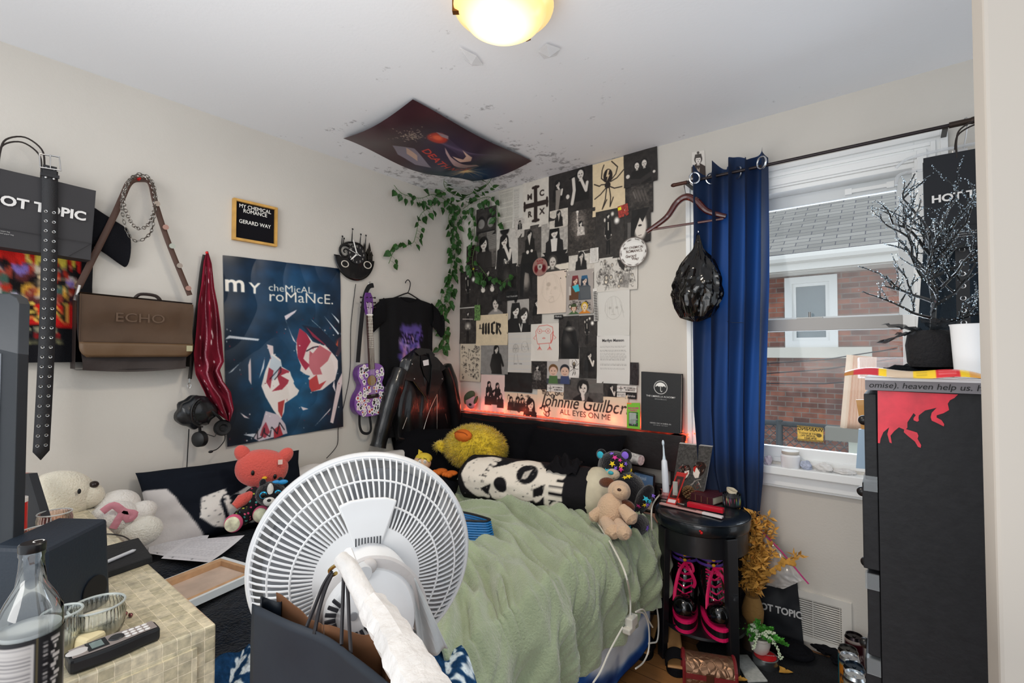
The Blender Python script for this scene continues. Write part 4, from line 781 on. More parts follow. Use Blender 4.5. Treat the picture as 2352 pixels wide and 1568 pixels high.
def doodles(cv,n,seed,c='2a2624',x0=0,x1=1,y0=0,y1=1,s=.05):
    rg=random.Random(seed)
    for i in range(n):
        x,y=rg.uniform(x0+s,x1-s),rg.uniform(y0+s,y1-s); k=rg.randint(0,4); r=s*rg.uniform(.4,1); a=1/cv.asp
        if k==0: cv.ell(x,y,r*.6,r*.8*a,c,soft=.2); cv.ell(x,y+.1*r,r*.35,r*.5*a,'e8dcc8',soft=.2); cv.line([(x-.1*r,y),(x+.1*r,y)],.006,c)
        elif k==1: cv.line([(x+r*.6*math.cos(t*.9),y+r*a*.6*math.sin(t*1.3)) for t in range(8)],.006,c)
        elif k==2: cv.line([(x-r,y),(x,y-.4*r*a),(x+r,y),(x,y+.4*r*a),(x-r,y)],.007,c); cv.ell(x,y,.25*r,.25*r*a,c)
        elif k==3: cv.line([(x,y-r*a),(x+.1*r,y),(x-.3*r,y+r*a)],.01,c); cv.line([(x-.5*r,y),(x+.5*r,y+.2*r)],.006,c)
        else: cv.line([(x-.5*r,y+r*a),(x-.5*r,y-.5*r*a),(x+.5*r,y-.5*r*a),(x+.5*r,y+r*a)],.006,c); cv.ell(x,y-.6*r*a,.3*r,.3*r*a,c)
def mot(cv,sd=1,k=.35): cv.noise(k,9,sd); cv.noise(k*.5,40,sd+1); return cv
def p_duo(cv): mot(cv,3); person(cv,.22,.22,.05,arms=1); cv.poly([(.17,.35),(.3,.35),(.22,.85),(.16,.85)],'8a827a'); person(cv,.74,.13,.075,arms=1,long=0); cv.line([(.55,.72),(.6,.45),(.58,.2)],.07,SK); cv.line([(.5,.18),(.66,.13)],.03,'0c0c0c'); cv.ell(.45,.55,.04,.05,SK)
def p_couple(cv): mot(cv,4); person(cv,.4,.42,.075,long=0,body=1); person(cv,.62,.4,.08,long=0,body=1); cv.line([(.1,.82),(.5,.9),(.95,.7)],.13,'2e2a28'); cv.ell(.12,.68,.06,.06,SK); cv.ell(.9,.72,.04,.04,SK)
def p_hand(cv): mot(cv,5,.8); cv.ell(.45,.4,.25,.25,'4a4440',soft=1,k=.7); [cv.line([(.35+.12*k,.25+.03*k),(.5+.1*k,.6)],.06,'6a625c',.5) for k in range(4)]; cv.line([(.3,.3),(.38,.5)],.04,'a09890',.5)
def p_face(cv): mot(cv,6); cv.ell(.62,.5,.24,.42,SK,soft=.3,k=.85); cv.poly([(.3,0),(.95,0),(.8,.25),(.7,.4),(.6,.25),(.42,.6),(.3,1),(.2,.9)],HR); cv.ell(.6,.48,.07,.03,'2a2422'); cv.line([(.55,.78),(.66,.77)],.02,'5a4844'); cv.rect(.12,.35,.26,.9,'8a8682',.5)
def p_stage(cv): mot(cv,7); cv.ell(.4,.3,.25,.3,'8a8078',soft=1,k=.7); person(cv,.48,.3,.055,cl='b8b0a8',face=0); cv.line([(.4,.45),(.35,.2),(.36,.05)],.05,'c8beb4'); cv.ell(.35,.03,.05,.04,SK); cv.noise(.5,25,8)
def p_stand(cv,h=.8,x=.45): mot(cv,9); cv.ell(.75,.25,.08,.06,'f4f0e8',soft=1); cv.ell(.6,.1,.05,.04,'e4dfd4',soft=1); standing(cv,x,.12,h); cv.poly([(x-.02,.25),(x+.02,.25),(x+.015,.42),(x-.015,.42)],'c8c0b4'); cv.line([(x-.12,.35),(x-.14,.5),(x-.04,.62),(x+.12,.58)],.008,'a8a098'); cv.ell(x-.12,.2,.03,.04,SK)
def p_phone(cv): mot(cv,1,.1); person(cv,.4,.28,.14,cl='1c1a1a',arms=1); cv.ell(.42,.02,.2,.12,HR,soft=.3); doodles(cv,8,4,'d8d2c8',.3,.7,.72,.98,.1)
def p_glass(cv): mot(cv,2,.2); person(cv,.5,.28,.14,cl='1c1a1a'); cv.rect(.36,.2,.64,.3,'0a0a0a'); cv.poly([(.36,.5),(.62,.5),(.58,.92),(.4,.92)],'d8d2ca'); cv.line([(.5,.36),(.5,.52)],.015,'eeeeee'); cv.rect(.72,.06,1,.1,'e8e4de')
def p_seat(cv): mot(cv,3); cv.rect(0,.72,1,1,'6a645e',.7); person(cv,.52,.2,.085,cl='14120f',arms=2); cv.poly([(.42,.25),(.5,.5),(.58,.25),(.54,.2),(.48,.2)],'c8c0b6'); cv.poly([(.2,.65),(.8,.65),(.9,.98),(.1,.98)],'161412'); cv.ell(.42,.66,.06,.05,SK); cv.ell(.6,.64,.05,.04,SK)
def p_jacket(cv,bg=0): 
    mot(cv,4,.15); person(cv,.5,.2,.09,cl='1a1817',face=1); cv.poly([(.46,.3),(.5,.7),(.56,.3)],'c0b8ae')
def p_hair(cv): mot(cv,5,.4); cv.rect(.55,0,1,.5,'8a8680',.7); person(cv,.38,.3,.17,cl='2a2624'); [cv.line([(.6,.06+.05*k),(.95,.04+.05*k)],.01,'4a4642') for k in range(8)]
def p_hands(cv): mot(cv,6,.5); person(cv,.52,.22,.07,cl='0c0b0b'); [(cv.ell(x,.78,.1,.08,SK),[cv.line([(x,.78),(x+.09*math.cos(t),.78+.16*math.sin(t))],.03,SK) for t in (3.4,3.9,4.5,5.1,5.7)]) for x in (.28,.74)]
def p_dark(cv,sd=7,k=.7): mot(cv,sd,k); cv.ell(.5,.35,.16,.2,'4a4642',soft=1,k=.6)
def p_dface(cv): mot(cv,8,.5); cv.ell(.45,.45,.2,.3,'8a827a',soft=.6,k=.7); cv.poly([(.2,0),(.8,0),(.75,.9),(.6,.3),(.4,.25),(.3,.95),(.15,.9)],'0c0b0b',.9); cv.line([(.4,.7),(.5,.7)],.02,'2a2422')
def p_cape(cv): mot(cv,9,.4); cv.poly([(.4,.2),(.6,.2),(.85,.35),(1,.8),(.9,1),(.1,1),(.15,.5),(.25,.3)],'0e0d0d'); cv.ell(.48,.17,.09,.06,HR); cv.ell(.55,.3,.2,.05,'a8a29a',soft=1,k=.7); cv.ell(.45,.55,.2,.15,'4a4643',soft=1,k=.6)
def p_coat(cv): mot(cv,2,.12); person(cv,.58,.13,.07,cl='14120f'); cv.poly([(.45,.3),(.72,.28),(.78,1),(.4,1)],'12100f'); cv.line([(.46,.35),(.38,.7),(.42,.85)],.07,'12100f'); cv.line([(.72,.35),(.82,.7)],.07,'12100f'); cv.ell(.4,.8,.3,.5,'7a7672',soft=1,k=.2)
def p_prof(cv): mot(cv,3,.3); person(cv,.62,.42,.11,cl='8a8580',skin='cfc6bc',long=0); cv.poly([(.5,.1),(.8,.1),(.85,.5),(.72,.5),(.6,.25),(.5,.4)],HR)
def p_man(cv): mot(cv,4,.25); cv.rect(.6,0,1,.6,'6e6a66',.6); person(cv,.5,.4,.11,cl='141212',long=0); cv.poly([(.4,.1),(.62,.1),(.64,.3),(.5,.22),(.42,.5)],HR); cv.poly([(.44,.6),(.5,.55),(.56,.95),(.48,1)],SK); cv.poly([(.56,.6),(.66,.62),(.6,1),(.54,1)],'5a5652')
def p_rock(cv): mot(cv,5,.6); person(cv,.35,.2,.1,cl='6a6662'); cv.noise(.8,14,5)
def p_singer(cv): mot(cv,6,.4); person(cv,.6,.25,.12,cl='100f0f',arms=1); 
def p_tall(cv): mot(cv,7,.4); standing(cv,.5,.15,.85); cv.ell(.5,.5,.15,.1,'d8d0c4',soft=1,k=.7); cv.line([(.2,.3),(.8,.32)],.05,SK,.7)
def p_cross(cv):
    mot(cv,1,.05); c='2c201c'; cv.rect(.43,.16,.57,.84,c); cv.poly([(.08,.46),(.92,.46),(.92,.56),(.08,.56)],c)
    for (x,y,dx,dy) in ((.5,.15,1,0),(.5,.85,1,0)): cv.ell(x-.08,y,.07,.03,c); cv.ell(x+.08,y,.07,.03,c); cv.ell(x,y,.08,.04,c)
    for x in (.07,.93): cv.ell(x,.45,.04,.05,c); cv.ell(x,.57,.04,.05,c); cv.ell(x,.51,.05,.05,c)
    for t,x,y in (('M',.27,.38),('C',.74,.36),('R',.27,.75),('X',.74,.74)): cv.text(t,x,y,.25,c,.04,'CENTER')
def p_spider(cv):
    mot(cv,2,.04); c='231a17'; cv.ell(.48,.28,.14,.13,c); cv.ell(.47,.45,.09,.06,c); cv.poly([(.47,.17),(.53,.17),(.49,.26),(.54,.26),(.44,.38),(.47,.29),(.42,.29)],'dfc7a2')
    for pts in ([(.4,.38),(.28,.3),(.3,.15),(.36,.06)],[(.56,.38),(.72,.28),(.78,.16),(.6,.03)],[(.4,.43),(.28,.42),(.22,.44),(.05,.38)],[(.56,.4),(.75,.36),(.96,.24)],[(.42,.5),(.25,.6),(.06,.66)],[(.55,.49),(.68,.54),(.9,.54)],[(.44,.5),(.4,.7),(.3,.88),(.44,.72)],[(.52,.5),(.56,.68),(.54,.86),(.64,.7)]): cv.line(pts,.03,c)
def p_text(cv,hd=None,n=26,c='5a5652',x0=.1,x1=.9,par=()):
    rg=random.Random(n)
    if hd: cv.text(hd,.5,.13,.105,'1c1a1c',.02,'CENTER')
    for i in range(n):
        y=.2+.7*i/n if hd else .06+.9*i/n
        if i in par: continue
        x=x0
        while x<x1-.04: w_=rg.uniform(.02,.09); cv.rect(x,y,min(x+w_,x1),y+.35*.7/n,c,.55); x+=w_+.018
def p_doodsheet(cv): doodles(cv,110,3,s=.07)
def p_lined(cv):
    for i in range(26): cv.rect(0,.04*i,1,.04*i+.004,'a9b4c6',.5)
    sketch(cv,.33,.4,.12,seed=1,c='6a6662'); sketch(cv,.72,.36,.14,seed=2,c='8a8682'); cv.line([(.28,.55),(.25,.75)],.01,'8a8682'); cv.line([(.4,.55),(.44,.75)],.01,'8a8682'); cv.text('you + me',.25,.8,.09,'4a4642')
def p_bread(cv):
    c='c8322a'; cv.line([(.22,.45),(.18,.2),(.3,.06),(.6,.04),(.78,.1),(.8,.22),(.72,.3),(.72,.52),(.25,.54),(.22,.45)],.012,c); cv.line([(.72,.52),(.78,.42),(.8,.22)],.03,c,.8)
    for x in (.32,.62): cv.line([(x+.08*math.cos(t),.2+.06*math.sin(t)) for t in [2*PI*i/14 for i in range(15)]],.008,c); cv.ell(x,.2,.02,.015,c)
    cv.line([(.4,.2),(.54,.2)],.008,c); cv.line([(.42,.39),(.47,.37),(.52,.39),(.47,.4),(.42,.39)],.009,c)
    for x,s in ((.2,-1),(.8,1)): cv.line([(x,.3),(x+s*.1,.38),(x+s*.04,.42)],.009,c)
    for x in (.3,.66): cv.line([(x,.54),(x+.02,.62)],.01,c); [cv.line([(x+.02,.62),(x-.06+.05*k,.7)],.012,c) for k in range(4)]
def p_sketch(cv): sketch(cv,.5,.42,.26,seed=3,w=.006); 
def p_mask(cv): sketch(cv,.5,.4,.33,seed=5,c='b8a898',w=.008); cv.ell(.4,.3,.08,.06,'b8a898',k=.4); cv.line([(.4,.68),(.55,.6),(.6,.72),(.45,.74),(.4,.68)],.01,'b8a898')
def p_manga(cv): doodles(cv,60,9,'5a5652',s=.1); [sketch(cv,x,y,.09,seed=i,c='4a4642',w=.004) for i,(x,y) in enumerate(((.15,.5),(.35,.35),(.6,.6),(.4,.75),(.85,.7)))]; cv.poly([(.55,.1),(.75,.15),(.7,.45),(.6,.3)],'2a2624'); cv.poly([(.7,.5),(.85,.55),(.8,.95),(.6,.9)],'7a7672',.6)
def p_color(cv):
    doodles(cv,26,2,'2a2624',y0=.6,s=.1); person(cv,.34,.22,.09,'dcb8a0','5a2a2a','5a3a22',hat='7a2a30'); person(cv,.68,.24,.09,'d8c0b0','1a2a3a','4a4f55',hat='27567a'); cv.poly([(.22,.36),(.45,.32),(.5,.48),(.34,.5)],'3ab0c0'); cv.rect(.1,.36,.18,.56,'c0b8b0'); cv.poly([(.5,.4),(.9,.4),(.86,.66),(.55,.66)],'54585c')
    person(cv,.28,.86,.08,'dcc0a8','7a3a22','3a5a30',0,hat='3a4a28'); person(cv,.68,.84,.09,'e0c8a8','c8a020','c87a20',0)
def p_anime(cv): mot(cv,2,.05); person(cv,.36,.36,.15,'d8d2ca','14120f','1c1a1a',hat='1c1a1a'); cv.ell(.36,.1,.06,.06,'1c1a1a'); person(cv,.72,.5,.15,'e0dad2','2a2624','1c1a1a'); cv.line([(.6,.95),(.52,.75)],.04,'e0dad2'); cv.line([(.6,.95),(.64,.76)],.04,'e0dad2')
def p_mcr(cv):
    mot(cv,2,.05); c='1a1614'; x=.2
    for k in range(3): cv.poly([(x,.3),(x+.05,.25),(x+.06,.3),(x+.06,.6),(x+.03,.65),(x-.01,.6),(x,.3)],c); x+=.09
    cv.poly([(x+.01,.3),(x+.13,.22),(x+.15,.3),(x+.08,.31),(x+.07,.55),(x+.15,.6),(x+.08,.66),(x+.01,.58)],c); x+=.17
    cv.poly([(x,.25),(x+.06,.3),(x+.06,.6),(x+.03,.66),(x-.01,.6)],c); cv.poly([(x+.06,.28),(x+.15,.32),(x+.14,.42),(x+.09,.46),(x+.17,.62),(x+.14,.68),(x+.07,.5),(x+.07,.45),(x+.1,.4),(x+.06,.35)],c); cv.line([(.13,.32),(.13,.42)],.03,c); cv.line([(.1,.44),(.18,.44)],.02,c)
def p_hats(cv):
    cv.rect(0,.8,1,1,'3c4048')
    for x,h_,f in ((.27,'6a4a2a','d0ac98'),(.76,'22242c','d0ac98')): cv.ell(x,.42,.2,.22,h_,soft=.05); cv.ell(x,.5,.17,.19,f,soft=.05); cv.poly([(x-.17,.68),(x+.17,.68),(x+.2,1),(x-.2,1)],'4a6a3c' if x<.5 else '3a4468'); [cv.ell(x+q*.07,.48,.018,.018,'181414') for q in (-1,1)]; cv.line([(x-.06,.6),(x,.62),(x+.06,.6)],.012,'6a3a34')
def p_hats2(cv): mot(cv,2,.3); [(cv.ell(x,.5,.2,.22,'1c1a1a',soft=.05),cv.ell(x,.56,.17,.17,'8a8682',soft=.05)) for x in (.27,.74)]; cv.rect(.05,.82,.95,.98,'1c1a1a')
def p_boy(cv): cv.rect(0,0,1,.6,'161414'); cv.poly([(0,.6),(1,.55),(1,1),(0,1)],'d8cfc0'); person(cv,.42,.42,.13,'c8c0b6','3c3834','3c3834',0)
def p_group(cv): [person(cv,x,y,.055,'e8c0b8','1a1616','2a2222',1) for x,y in ((.35,.25),(.7,.28),(.3,.5),(.55,.48),(.82,.55))]
def p_row(cv): doodles(cv,26,6,'1c1614',s=.1); [person(cv,x,.3,.04,'d8c4a8','1a1412','2a2220') for x in (.2,.4,.56)]; person(cv,.8,.45,.09,'e0d0b8','141010','1a1614'); cv.text('ALONE',.5,.62,.07,'1c1614',align='CENTER')
def p_banner(cv):
    c='1c1614'; cv.text('Johnnie Guilbert',.05,.62,.17,c,.004,shear=.3,sx=.86,rot=.0); cv.text('ALL EYES ON ME',.28,.86,.075,c); doodles(cv,10,7,c,.0,.45,.0,.3,.04); doodles(cv,6,8,c,.02,.25,.6,.98,.05); cv.text('ALONE',.26,.2,.045,c); cv.ell(.12,.76,.03,.1,c); cv.ell(.12,.74,.024,.08,'e0cfb4')
def p_logo(cv): cv.line([(.1,.5),(.3,.5)],.02,'1a1616'); cv.line([(.2,.15),(.2,.85)],.02,'1a1616'); cv.text('MY CHEMICAL',.35,.45,.09,'1a1616',.01); cv.text('ROMANCE',.42,.8,.1,'1a1616',.01)
DK='2c2826'
IT=[ # name,label,category,TL,BR,zoom, rot, bg, res, painter
('lyric_sheet','pale handwritten lyric sheet, highest left page beside the corner ivy','paper',(532,460),(690,835),A6,0,'c9c4b9',60,lambda c:p_text(c,n=34)),
('lyric_sheet','pale lyric sheet right of the first one, beside the big cross page','paper',(670,428),(775,800),A6,1,'d0cbc2',50,lambda c:p_text(c,n=30,x1=.6)),
('cross_print','cream page with large black cross and the letters M C R X','paper',(768,390),(1022,790),A6,0,'d2cbc0',90,p_cross),
('photo_print','large dark photo of two singers holding microphones','photo',(1020,318),(1445,672),A6,0,DK,130,p_duo),
('spider_print','cream page with a big black spider emblem','paper',(1447,208),(1765,655),A6,0,'ddc8a4',100,p_spider),
('photo_print','dark photo of a hand over a face, below the couple photo','photo',(1762,390),(2036,665),A6,0,'322e2b',70,p_hand),
('photo_print','dark photo of two dark-haired people close together, topmost right of the collage','photo',(1750,106),(2078,360),A6,-1,DK,100,p_couple),
('photo_print','small dark photo of two round-headed cartoon figures beside corner ivy','photo',(315,645),(506,875),A6,0,'3a3634',60,p_hats2),
('photo_print','grey photo of long-haired person beside a window blind, left under cartoon figures','photo',(316,880),(506,1195),A6,0,'55504c',70,p_hair),
('photo_print','photo of person with spiky black hair taking a picture with phone','photo',(502,855),(720,1190),A6,0,'c2bcb4',90,p_phone),
('photo_print','photo of seated person in open black jacket, left of the sunglasses photo','photo',(722,825),(945,1165),A6,0,'4a4541',80,p_seat),
('photo_print','tiny photo of person in open black vest below the lyric sheets','photo',(694,733),(784,905),A6,0,'bdb6ae',40,p_jacket),
('photo_print','photo of person in sunglasses drinking from a straw cup','photo',(948,790),(1205,1062),A6,0,'aaa49c',90,p_glass),
('photo_print','small pale photo of person in black jacket, under the singers photo','photo',(1030,660),(1206,800),A6,0,'c8c0b4',60,p_jacket),
('photo_print','dark stage photo of a performer raising one arm','photo',(1206,672),(1474,1055),A6,0,'38332f',90,p_stage),
('photo_print','dark photo of standing singer with stage lights, right of raised-arm performer','photo',(1476,668),(1755,1100),A6,0,'332f2c',90,p_stand),
('photo_print','dark photo of a pale face half hidden by black hair beside plate','photo',(1755,665),(2012,950),A6,0,DK,90,p_face),
('photo_print','narrow dark photo strip at the left edge with a small yellow sticker','photo',(220,1000),(310,1240),A6,0,'2a1f1e',40,lambda c:(mot(c,3,.6),c.ell(.75,.9,.1,.04,'e8e020'))),
('photo_print','dark photo of standing singer at the far left edge above the white-lit one','photo',(160,1250),(330,1580),A6,0,'2c2826',60,p_stand),
('photo_print','dark photo of person with both pale hands spread toward viewer','photo',(331,1200),(520,1478),A6,0,'2a2624',70,p_hands),
('photo_print','very dark photo behind the hanging ivy leaves mid collage','photo',(521,1188),(709,1520),A6,0,'1e1b1a',50,lambda c:p_dark(c,7)),
('photo_print','dark photo of a shadowed face left of the shiny disc','photo',(711,1175),(906,1500),A6,0,'23201f',60,p_dface),
('cartoon_print','page with small cartoon boy right of the shiny disc','paper',(950,1066),(1214,1260),A6,0,'1a1818',70,p_boy),
('photo_print','pale photo of person in black jacket below the raised-arm performer','photo',(1214,1060),(1460,1250),A6,0,'c9c2b8',60,p_jacket),
('manga_sheet','grey pencil manga group drawing below the painted paper plate','paper',(1460,1125),(1884,1412),A6,0,'cdc8c0',120,p_manga),
('mask_sketch','tan page with faint round mask sketch in collage middle','paper',(908,1262),(1190,1640),A6,0,'d9c8b8',80,p_mask),
('cartoon_print','colour page of two cartoon boys, one in a brown and one in a blue outfit','paper',(1190,1245),(1456,1645),A6,0,'a39a94',110,p_color),
('photo_print','dark profile photo of a person above the blackletter page','photo',(318,118),(588,302),A7,0,DK,70,p_prof),
('anime_print','grey print of two anime boys, one making a peace sign','paper',(592,135),(808,462),A7,0,'a8a29c',80,p_anime),
('photo_print','dark photo of a singer with microphone right of the anime print','photo',(792,115),(910,382),A7,0,DK,50,p_singer),
('photo_print','dark photo of a white-lit standing figure, leftmost above doodle sheet','photo',(148,240),(300,562),A7,0,'35312e',60,p_tall),
('blackletter_page','cream page reading MCR in blackletter','paper',(300,302),(596,577),A7,0,'d6c3a4',100,p_mcr),
('doodle_sheet','tan sheet full of small ink doodles at the left edge','paper',(152,567),(344,918),A7,1,'c9bca8',100,p_doodsheet),
('photo_print','grey photo of person in long black coat','photo',(343,580),(598,850),A7,0,'8a8682',80,p_coat),
('pencil_drawing','creased lined sheet with two faint pencil heads','paper',(598,462),(815,835),A7,0,'c6c0b8',80,p_lined),
('bread_drawing','white page with red marker drawing of a slice of bread with legs','paper',(811,383),(1070,728),A7,0,'d6cfc6',90,p_bread),
('photo_print','dark photo of a caped figure seen from behind, right of the bread drawing','photo',(1068,312),(1258,705),A7,0,'2e2a28',70,p_cape),
('photo_print','small dark photo of singer under stage lights left of the pencil portrait','photo',(1258,305),(1426,597),A7,0,'2e2a28',60,p_stand),
('photo_print','dark photo of long-haired singer with tie, left of printed document','photo',(1262,598),(1420,890),A7,0,'24211f',60,p_singer),
('pencil_portrait','white sheet with pencil portrait of a long-haired girl','paper',(1430,55),(1732,485),A7,0,'cfccc6',100,p_sketch),
('printed_document','white printed document titled Marilyn Manson','paper',(1424,490),(1732,942),A7,0,'d3d0cb',110,lambda c:p_text(c,'Marilyn Manson',32,'6a6866',par=(0,3,4,7,15,16,17,20,21,24,25,26,27,28,29,30,31))),
('bookmark','narrow dark bookmark at the right edge beside the document','bookmark',(1731,738),(1813,950),A7,1,'241c1e',40,lambda c:mot(c,3,.8)),
('photo_print','dark photo of a rocker with guitar, left of the two round-faced cartoon boys','photo',(820,728),(962,992),A7,0,DK,60,p_rock),
('cartoon_print','colour page of two round-faced cartoon boys side by side','paper',(960,708),(1180,942),A7,0,'b0aaa6',90,p_hats),
('spider_sketch','small white page with thin ink spider sketch','paper',(1168,706),(1260,882),A7,0,'d8d2cc',50,p_spider),
('photo_print','nearly black blank print above the doodle row','photo',(565,830),(822,1022),A7,0,'201e1d',40,lambda c:mot(c,3,.3)),
('group_sketch','pinkish page with ink sketch of five band members above the headboard','paper',(345,850),(566,1205),A7,0,'dfc4bc',100,p_group),
('doodle_row','tan strip of ink doodles with the word ALONE above red lights','paper',(565,1015),(870,1245),A7,1,'dccab0',110,p_row),
('name_banner','long tan banner lettered Johnnie Guilbert, ALL EYES ON ME','banner',(868,985),(1708,1325),A7,1.5,'dfcdb2',260,p_banner),
('photo_print','grey photo of a man resting his chin on his hand','photo',(1116,882),(1484,1112),A7,1,'4c4845',110,p_man),
('photo_print','tiny dark photo right of the man resting his chin','photo',(1485,932),(1612,1062),A7,0,DK,40,p_singer),
('logo_slip','small white band logo slip under the round-faced cartoon boys','slip',(960,945),(1116,1016),A7,0,'d3cec8',60,p_logo),
('logo_slip','small white band logo slip under the printed document','slip',(1612,952),(1795,1018),A7,0,'d3cec8',60,p_logo),
('logo_slip','tiniest white band logo slip left of the black slip','slip',(1612,1018),(1692,1062),A7,0,'cdc8c2',40,p_logo),
('black_slip','small black slip with white writing beside the tiniest logo slip','slip',(1692,1016),(1795,1082),A7,0,'141214',50,lambda c:c.text('Stroke',.5,.68,.26,'e8e4e0',.02,'CENTER')),
('wizard_sketch','small ink sketch of bearded long-haired figure over the banner end','paper',(1595,1062),(1718,1205),A7,0,'dfcdb2',50,lambda c:sketch(c,.5,.4,.25,'4a4238',4,.012)),
('black_card','small black card with a yellow sticker above the colour cartoon page','card',(1135,1225),(1215,1305),A6,1,'141214',40,lambda c:(c.ell(.4,.4,.2,.2,'8a6a50',soft=.8),c.rect(.3,.55,.7,.8,'e8e020'))),
('red_card','small red square card with a yellow sticker under the spider page','card',(1694,605),(1795,700),A6,-8,'a03a30',40,lambda c:(mot(c,2,.4),c.rect(.02,.1,.35,.35,'e8e020'))),
('black_label','small black label with white lettering below the ivy leaves','label',(606,1440),(716,1518),A6,0,'101010',50,lambda c:c.text('THE STRANGER',.5,.65,.14,'e8e4e0',.01,'CENTER')),
('black_label','small black label above the caped figure photo','label',(1026,297),(1106,330),A7,1,'101010',40,lambda c:c.text('FRANK',.5,.65,.25,'e8e4e0',.01,'CENTER')),
('text_note','small white printed note left of the painted paper plate','note',(1422,1020),(1504,1152),A6,0,'d6d2cc',40,lambda c:p_text(c,n=14)),
('paper_strip','narrow striped black and white paper strip beside the pencil portrait','strip',(1392,50),(1432,352),A7,-3,'d6d2cc',20,lambda c:[c.rect(.1,.1+.05*k,.9,.125+.05*k,'1c1a1a') for k in range(18)]),
('green_picture','small green gloss picture left of the profile photo','photo',(286,205),(338,345),A7,0,'5a7a44',24,lambda c:mot(c,3,.8)),
]
for i,(nm,lab,cat,a,c_,zf,rot,bg,res,fn) in enumerate(IT):
    o_=.002+.0011*(i%9)+.0016*(i//9)*.6
    pa,pc=B(*zf(*a),o_),B(*zf(*c_),o_); w_,h_=pc.x-pa.x,pa.z-pc.z
    cv=Cv(res,max(8,int(res*h_/w_)),bg); fn(cv)
    ce=V(((pa.x+pc.x)/2,YB-o_,(pa.z+pc.z)/2)); rm=Matrix.Rotation(math.radians(rot),3,'Y'); sd=i
    def f(u,v,w_=w_,h_=h_,ce=ce,rm=rm,sd=sd): 
        p=rm@V(((u-.5)*w_,0,(.5-v)*h_)); return ce+p-V((0,.0006+abs(N3((u*2,v*2,sd)))*.004+.006*(max(0,v-.7)/.3)**2*(abs(2*u-1)**4),0))
    tag(sheet(nm,f,cv,res,cv.h),lab,cat,group=None)
# shiny disc, paper plate
def disc(nm,lab,cat,c,r,o_,cv,m,lathe):
    g=thing(nm,lab,cat,frame(B(*c,o_),(1,0,0),(0,0,1))); R_=B(c[0]+r,c[1],o_).x-B(*c,o_).x
    n1,n2=64,26; b=MB(); u=[];v=[];vs=[]
    for j in range(n2+1):
        for i in range(n1):
            q=j/n2; q=max(q,.001); a=2*PI*i/n1; vs.append((q*R_*math.cos(a),q*R_*math.sin(a),lathe(q)*R_)); u.append(.5+.5*q*math.cos(a)); v.append(.5-.5*q*math.sin(a))
    b.add(vs,[(j*n1+i,j*n1+(i+1)%n1,(j+1)*n1+(i+1)%n1,(j+1)*n1+i) for j in range(n2) for i in range(n1)]); b.build('disc_face',m,g,colors=cv.sample(u,v),auto=0,solid=.001); return g
cv=Cv(90,90,'8a6a68'); mot(cv,3,.5); cv.ell(.5,.5,.5,.5,'b08880',k=.5); cv.text("BLACK",.5,.22,.14,'a8202a',.02,'CENTER'); cv.text("PARADE",.5,.34,.11,'a8202a',.02,'CENTER'); cv.ell(.25,.6,.12,.2,'7a2028',soft=.6); cv.ell(.75,.6,.14,.2,'6a1a24',soft=.6); cv.ell(.5,.5,.16,.16,'c9c2ba'); cv.ell(.5,.5,.06,.06,'6a625c')
disc('compact_disc','shiny printed disc stuck on the collage left of the small cartoon boy page','disc',A6(933,1197),17.5,.02,cv,mat('ATTR',.15,.6,name='disc_print'),lambda q:0)
cv=Cv(130,130,'dedcd8'); cv.ell(.5,.5,.5,.5,'3a2a26'); cv.ell(.5,.5,.475,.475,'e2e0dc'); 
for k in range(54):
    a=2*PI*k/54; cv.text('abcdefghijklmnopqrstuv'[k%22],.5+.42*math.cos(a),.5+.42*math.sin(a),.06,'2a1f1c',.02,'CENTER',rot=a+PI/2)
cv.ell(.5,.5,.36,.36,'d2d0cd'); cv.ell(.5,.5,.35,.35,'e2e0dc'); cv.text('MY CHEMICAL',.5,.38,.11,'3a241c',.02,'CENTER'); cv.text('ROMANCE',.52,.5,.12,'3a241c',.02,'CENTER'); cv.text('Gerard',.4,.66,.13,'3a241c',.02,'CENTER'); cv.text('Way',.55,.76,.13,'3a241c',.02,'CENTER')
disc('paper_plate','round white paper plate lettered My Chemical Romance Gerard Way','plate',A6(1845,1055),33,.03,cv,PRINT,lambda q:.0+.12*max(0,q-.72)/.28)
# ivy over the collage
rg=random.Random(33)
vine('plastic ivy strand looping over the top of the lyric sheets',[(1063,480,O),(1090,462,O),(1120,452,O),(1135,462,O),(1142,480,O),(1145,520,O)],1.1,fr=B,nrm=V((0,-1,0)))
vine('plastic ivy strand hanging down the corner on the collage side',[(1070,480,.04),(1085,500,.04),(1090,530,.04),(1092,560,.04),(1085,600,.04),(1095,650,.04)],1.2,fr=B,nrm=V((0,-1,0)))
vine('plastic ivy strand with few leaves trailing across dark photos mid collage',[(1100,610,.04),(1125,640,.04),(1150,650,.04),(1165,640,.04),(1180,635,.04)],.8,fr=B,nrm=V((0,-1,0)))
# things standing on the headboard ledge
zh=.893
def cover(cv):
    cv.ell(.5,.25,.17,.115,'f0eeea',soft=.02); cv.ell(.5,.25,.155,.105,'1b1c1e',soft=.02); cv.poly([(.5+.13*math.cos(t),.245-.08*math.sin(t)) for t in [PI*i/20 for i in range(21)]],'f0eeea'); cv.poly([(.4,.23),(.6,.23),(.6,.3),(.4,.3)],'f0eeea',0)
    for x in (.42,.5,.58): cv.ell(x,.25,.038,.022,'1b1c1e',soft=.02)
    cv.line([(.5,.2),(.5,.31),(.52,.325),(.54,.31)],.015,'f0eeea'); cv.text('THE UMBRELLA ACADEMY',.5,.42,.062,'eceae6',.02,'CENTER'); cv.text('APOCALYPSE SUITE',.5,.46,.034,'eceae6',.01,'CENTER'); cv.text('GERARD WAY & GABRIEL BA',.5,.87,.042,'eceae6',.015,'CENTER'); cv.text('DAVE STEWART   NATE PIEKOS',.5,.9,.026,'eceae6',.01,'CENTER')
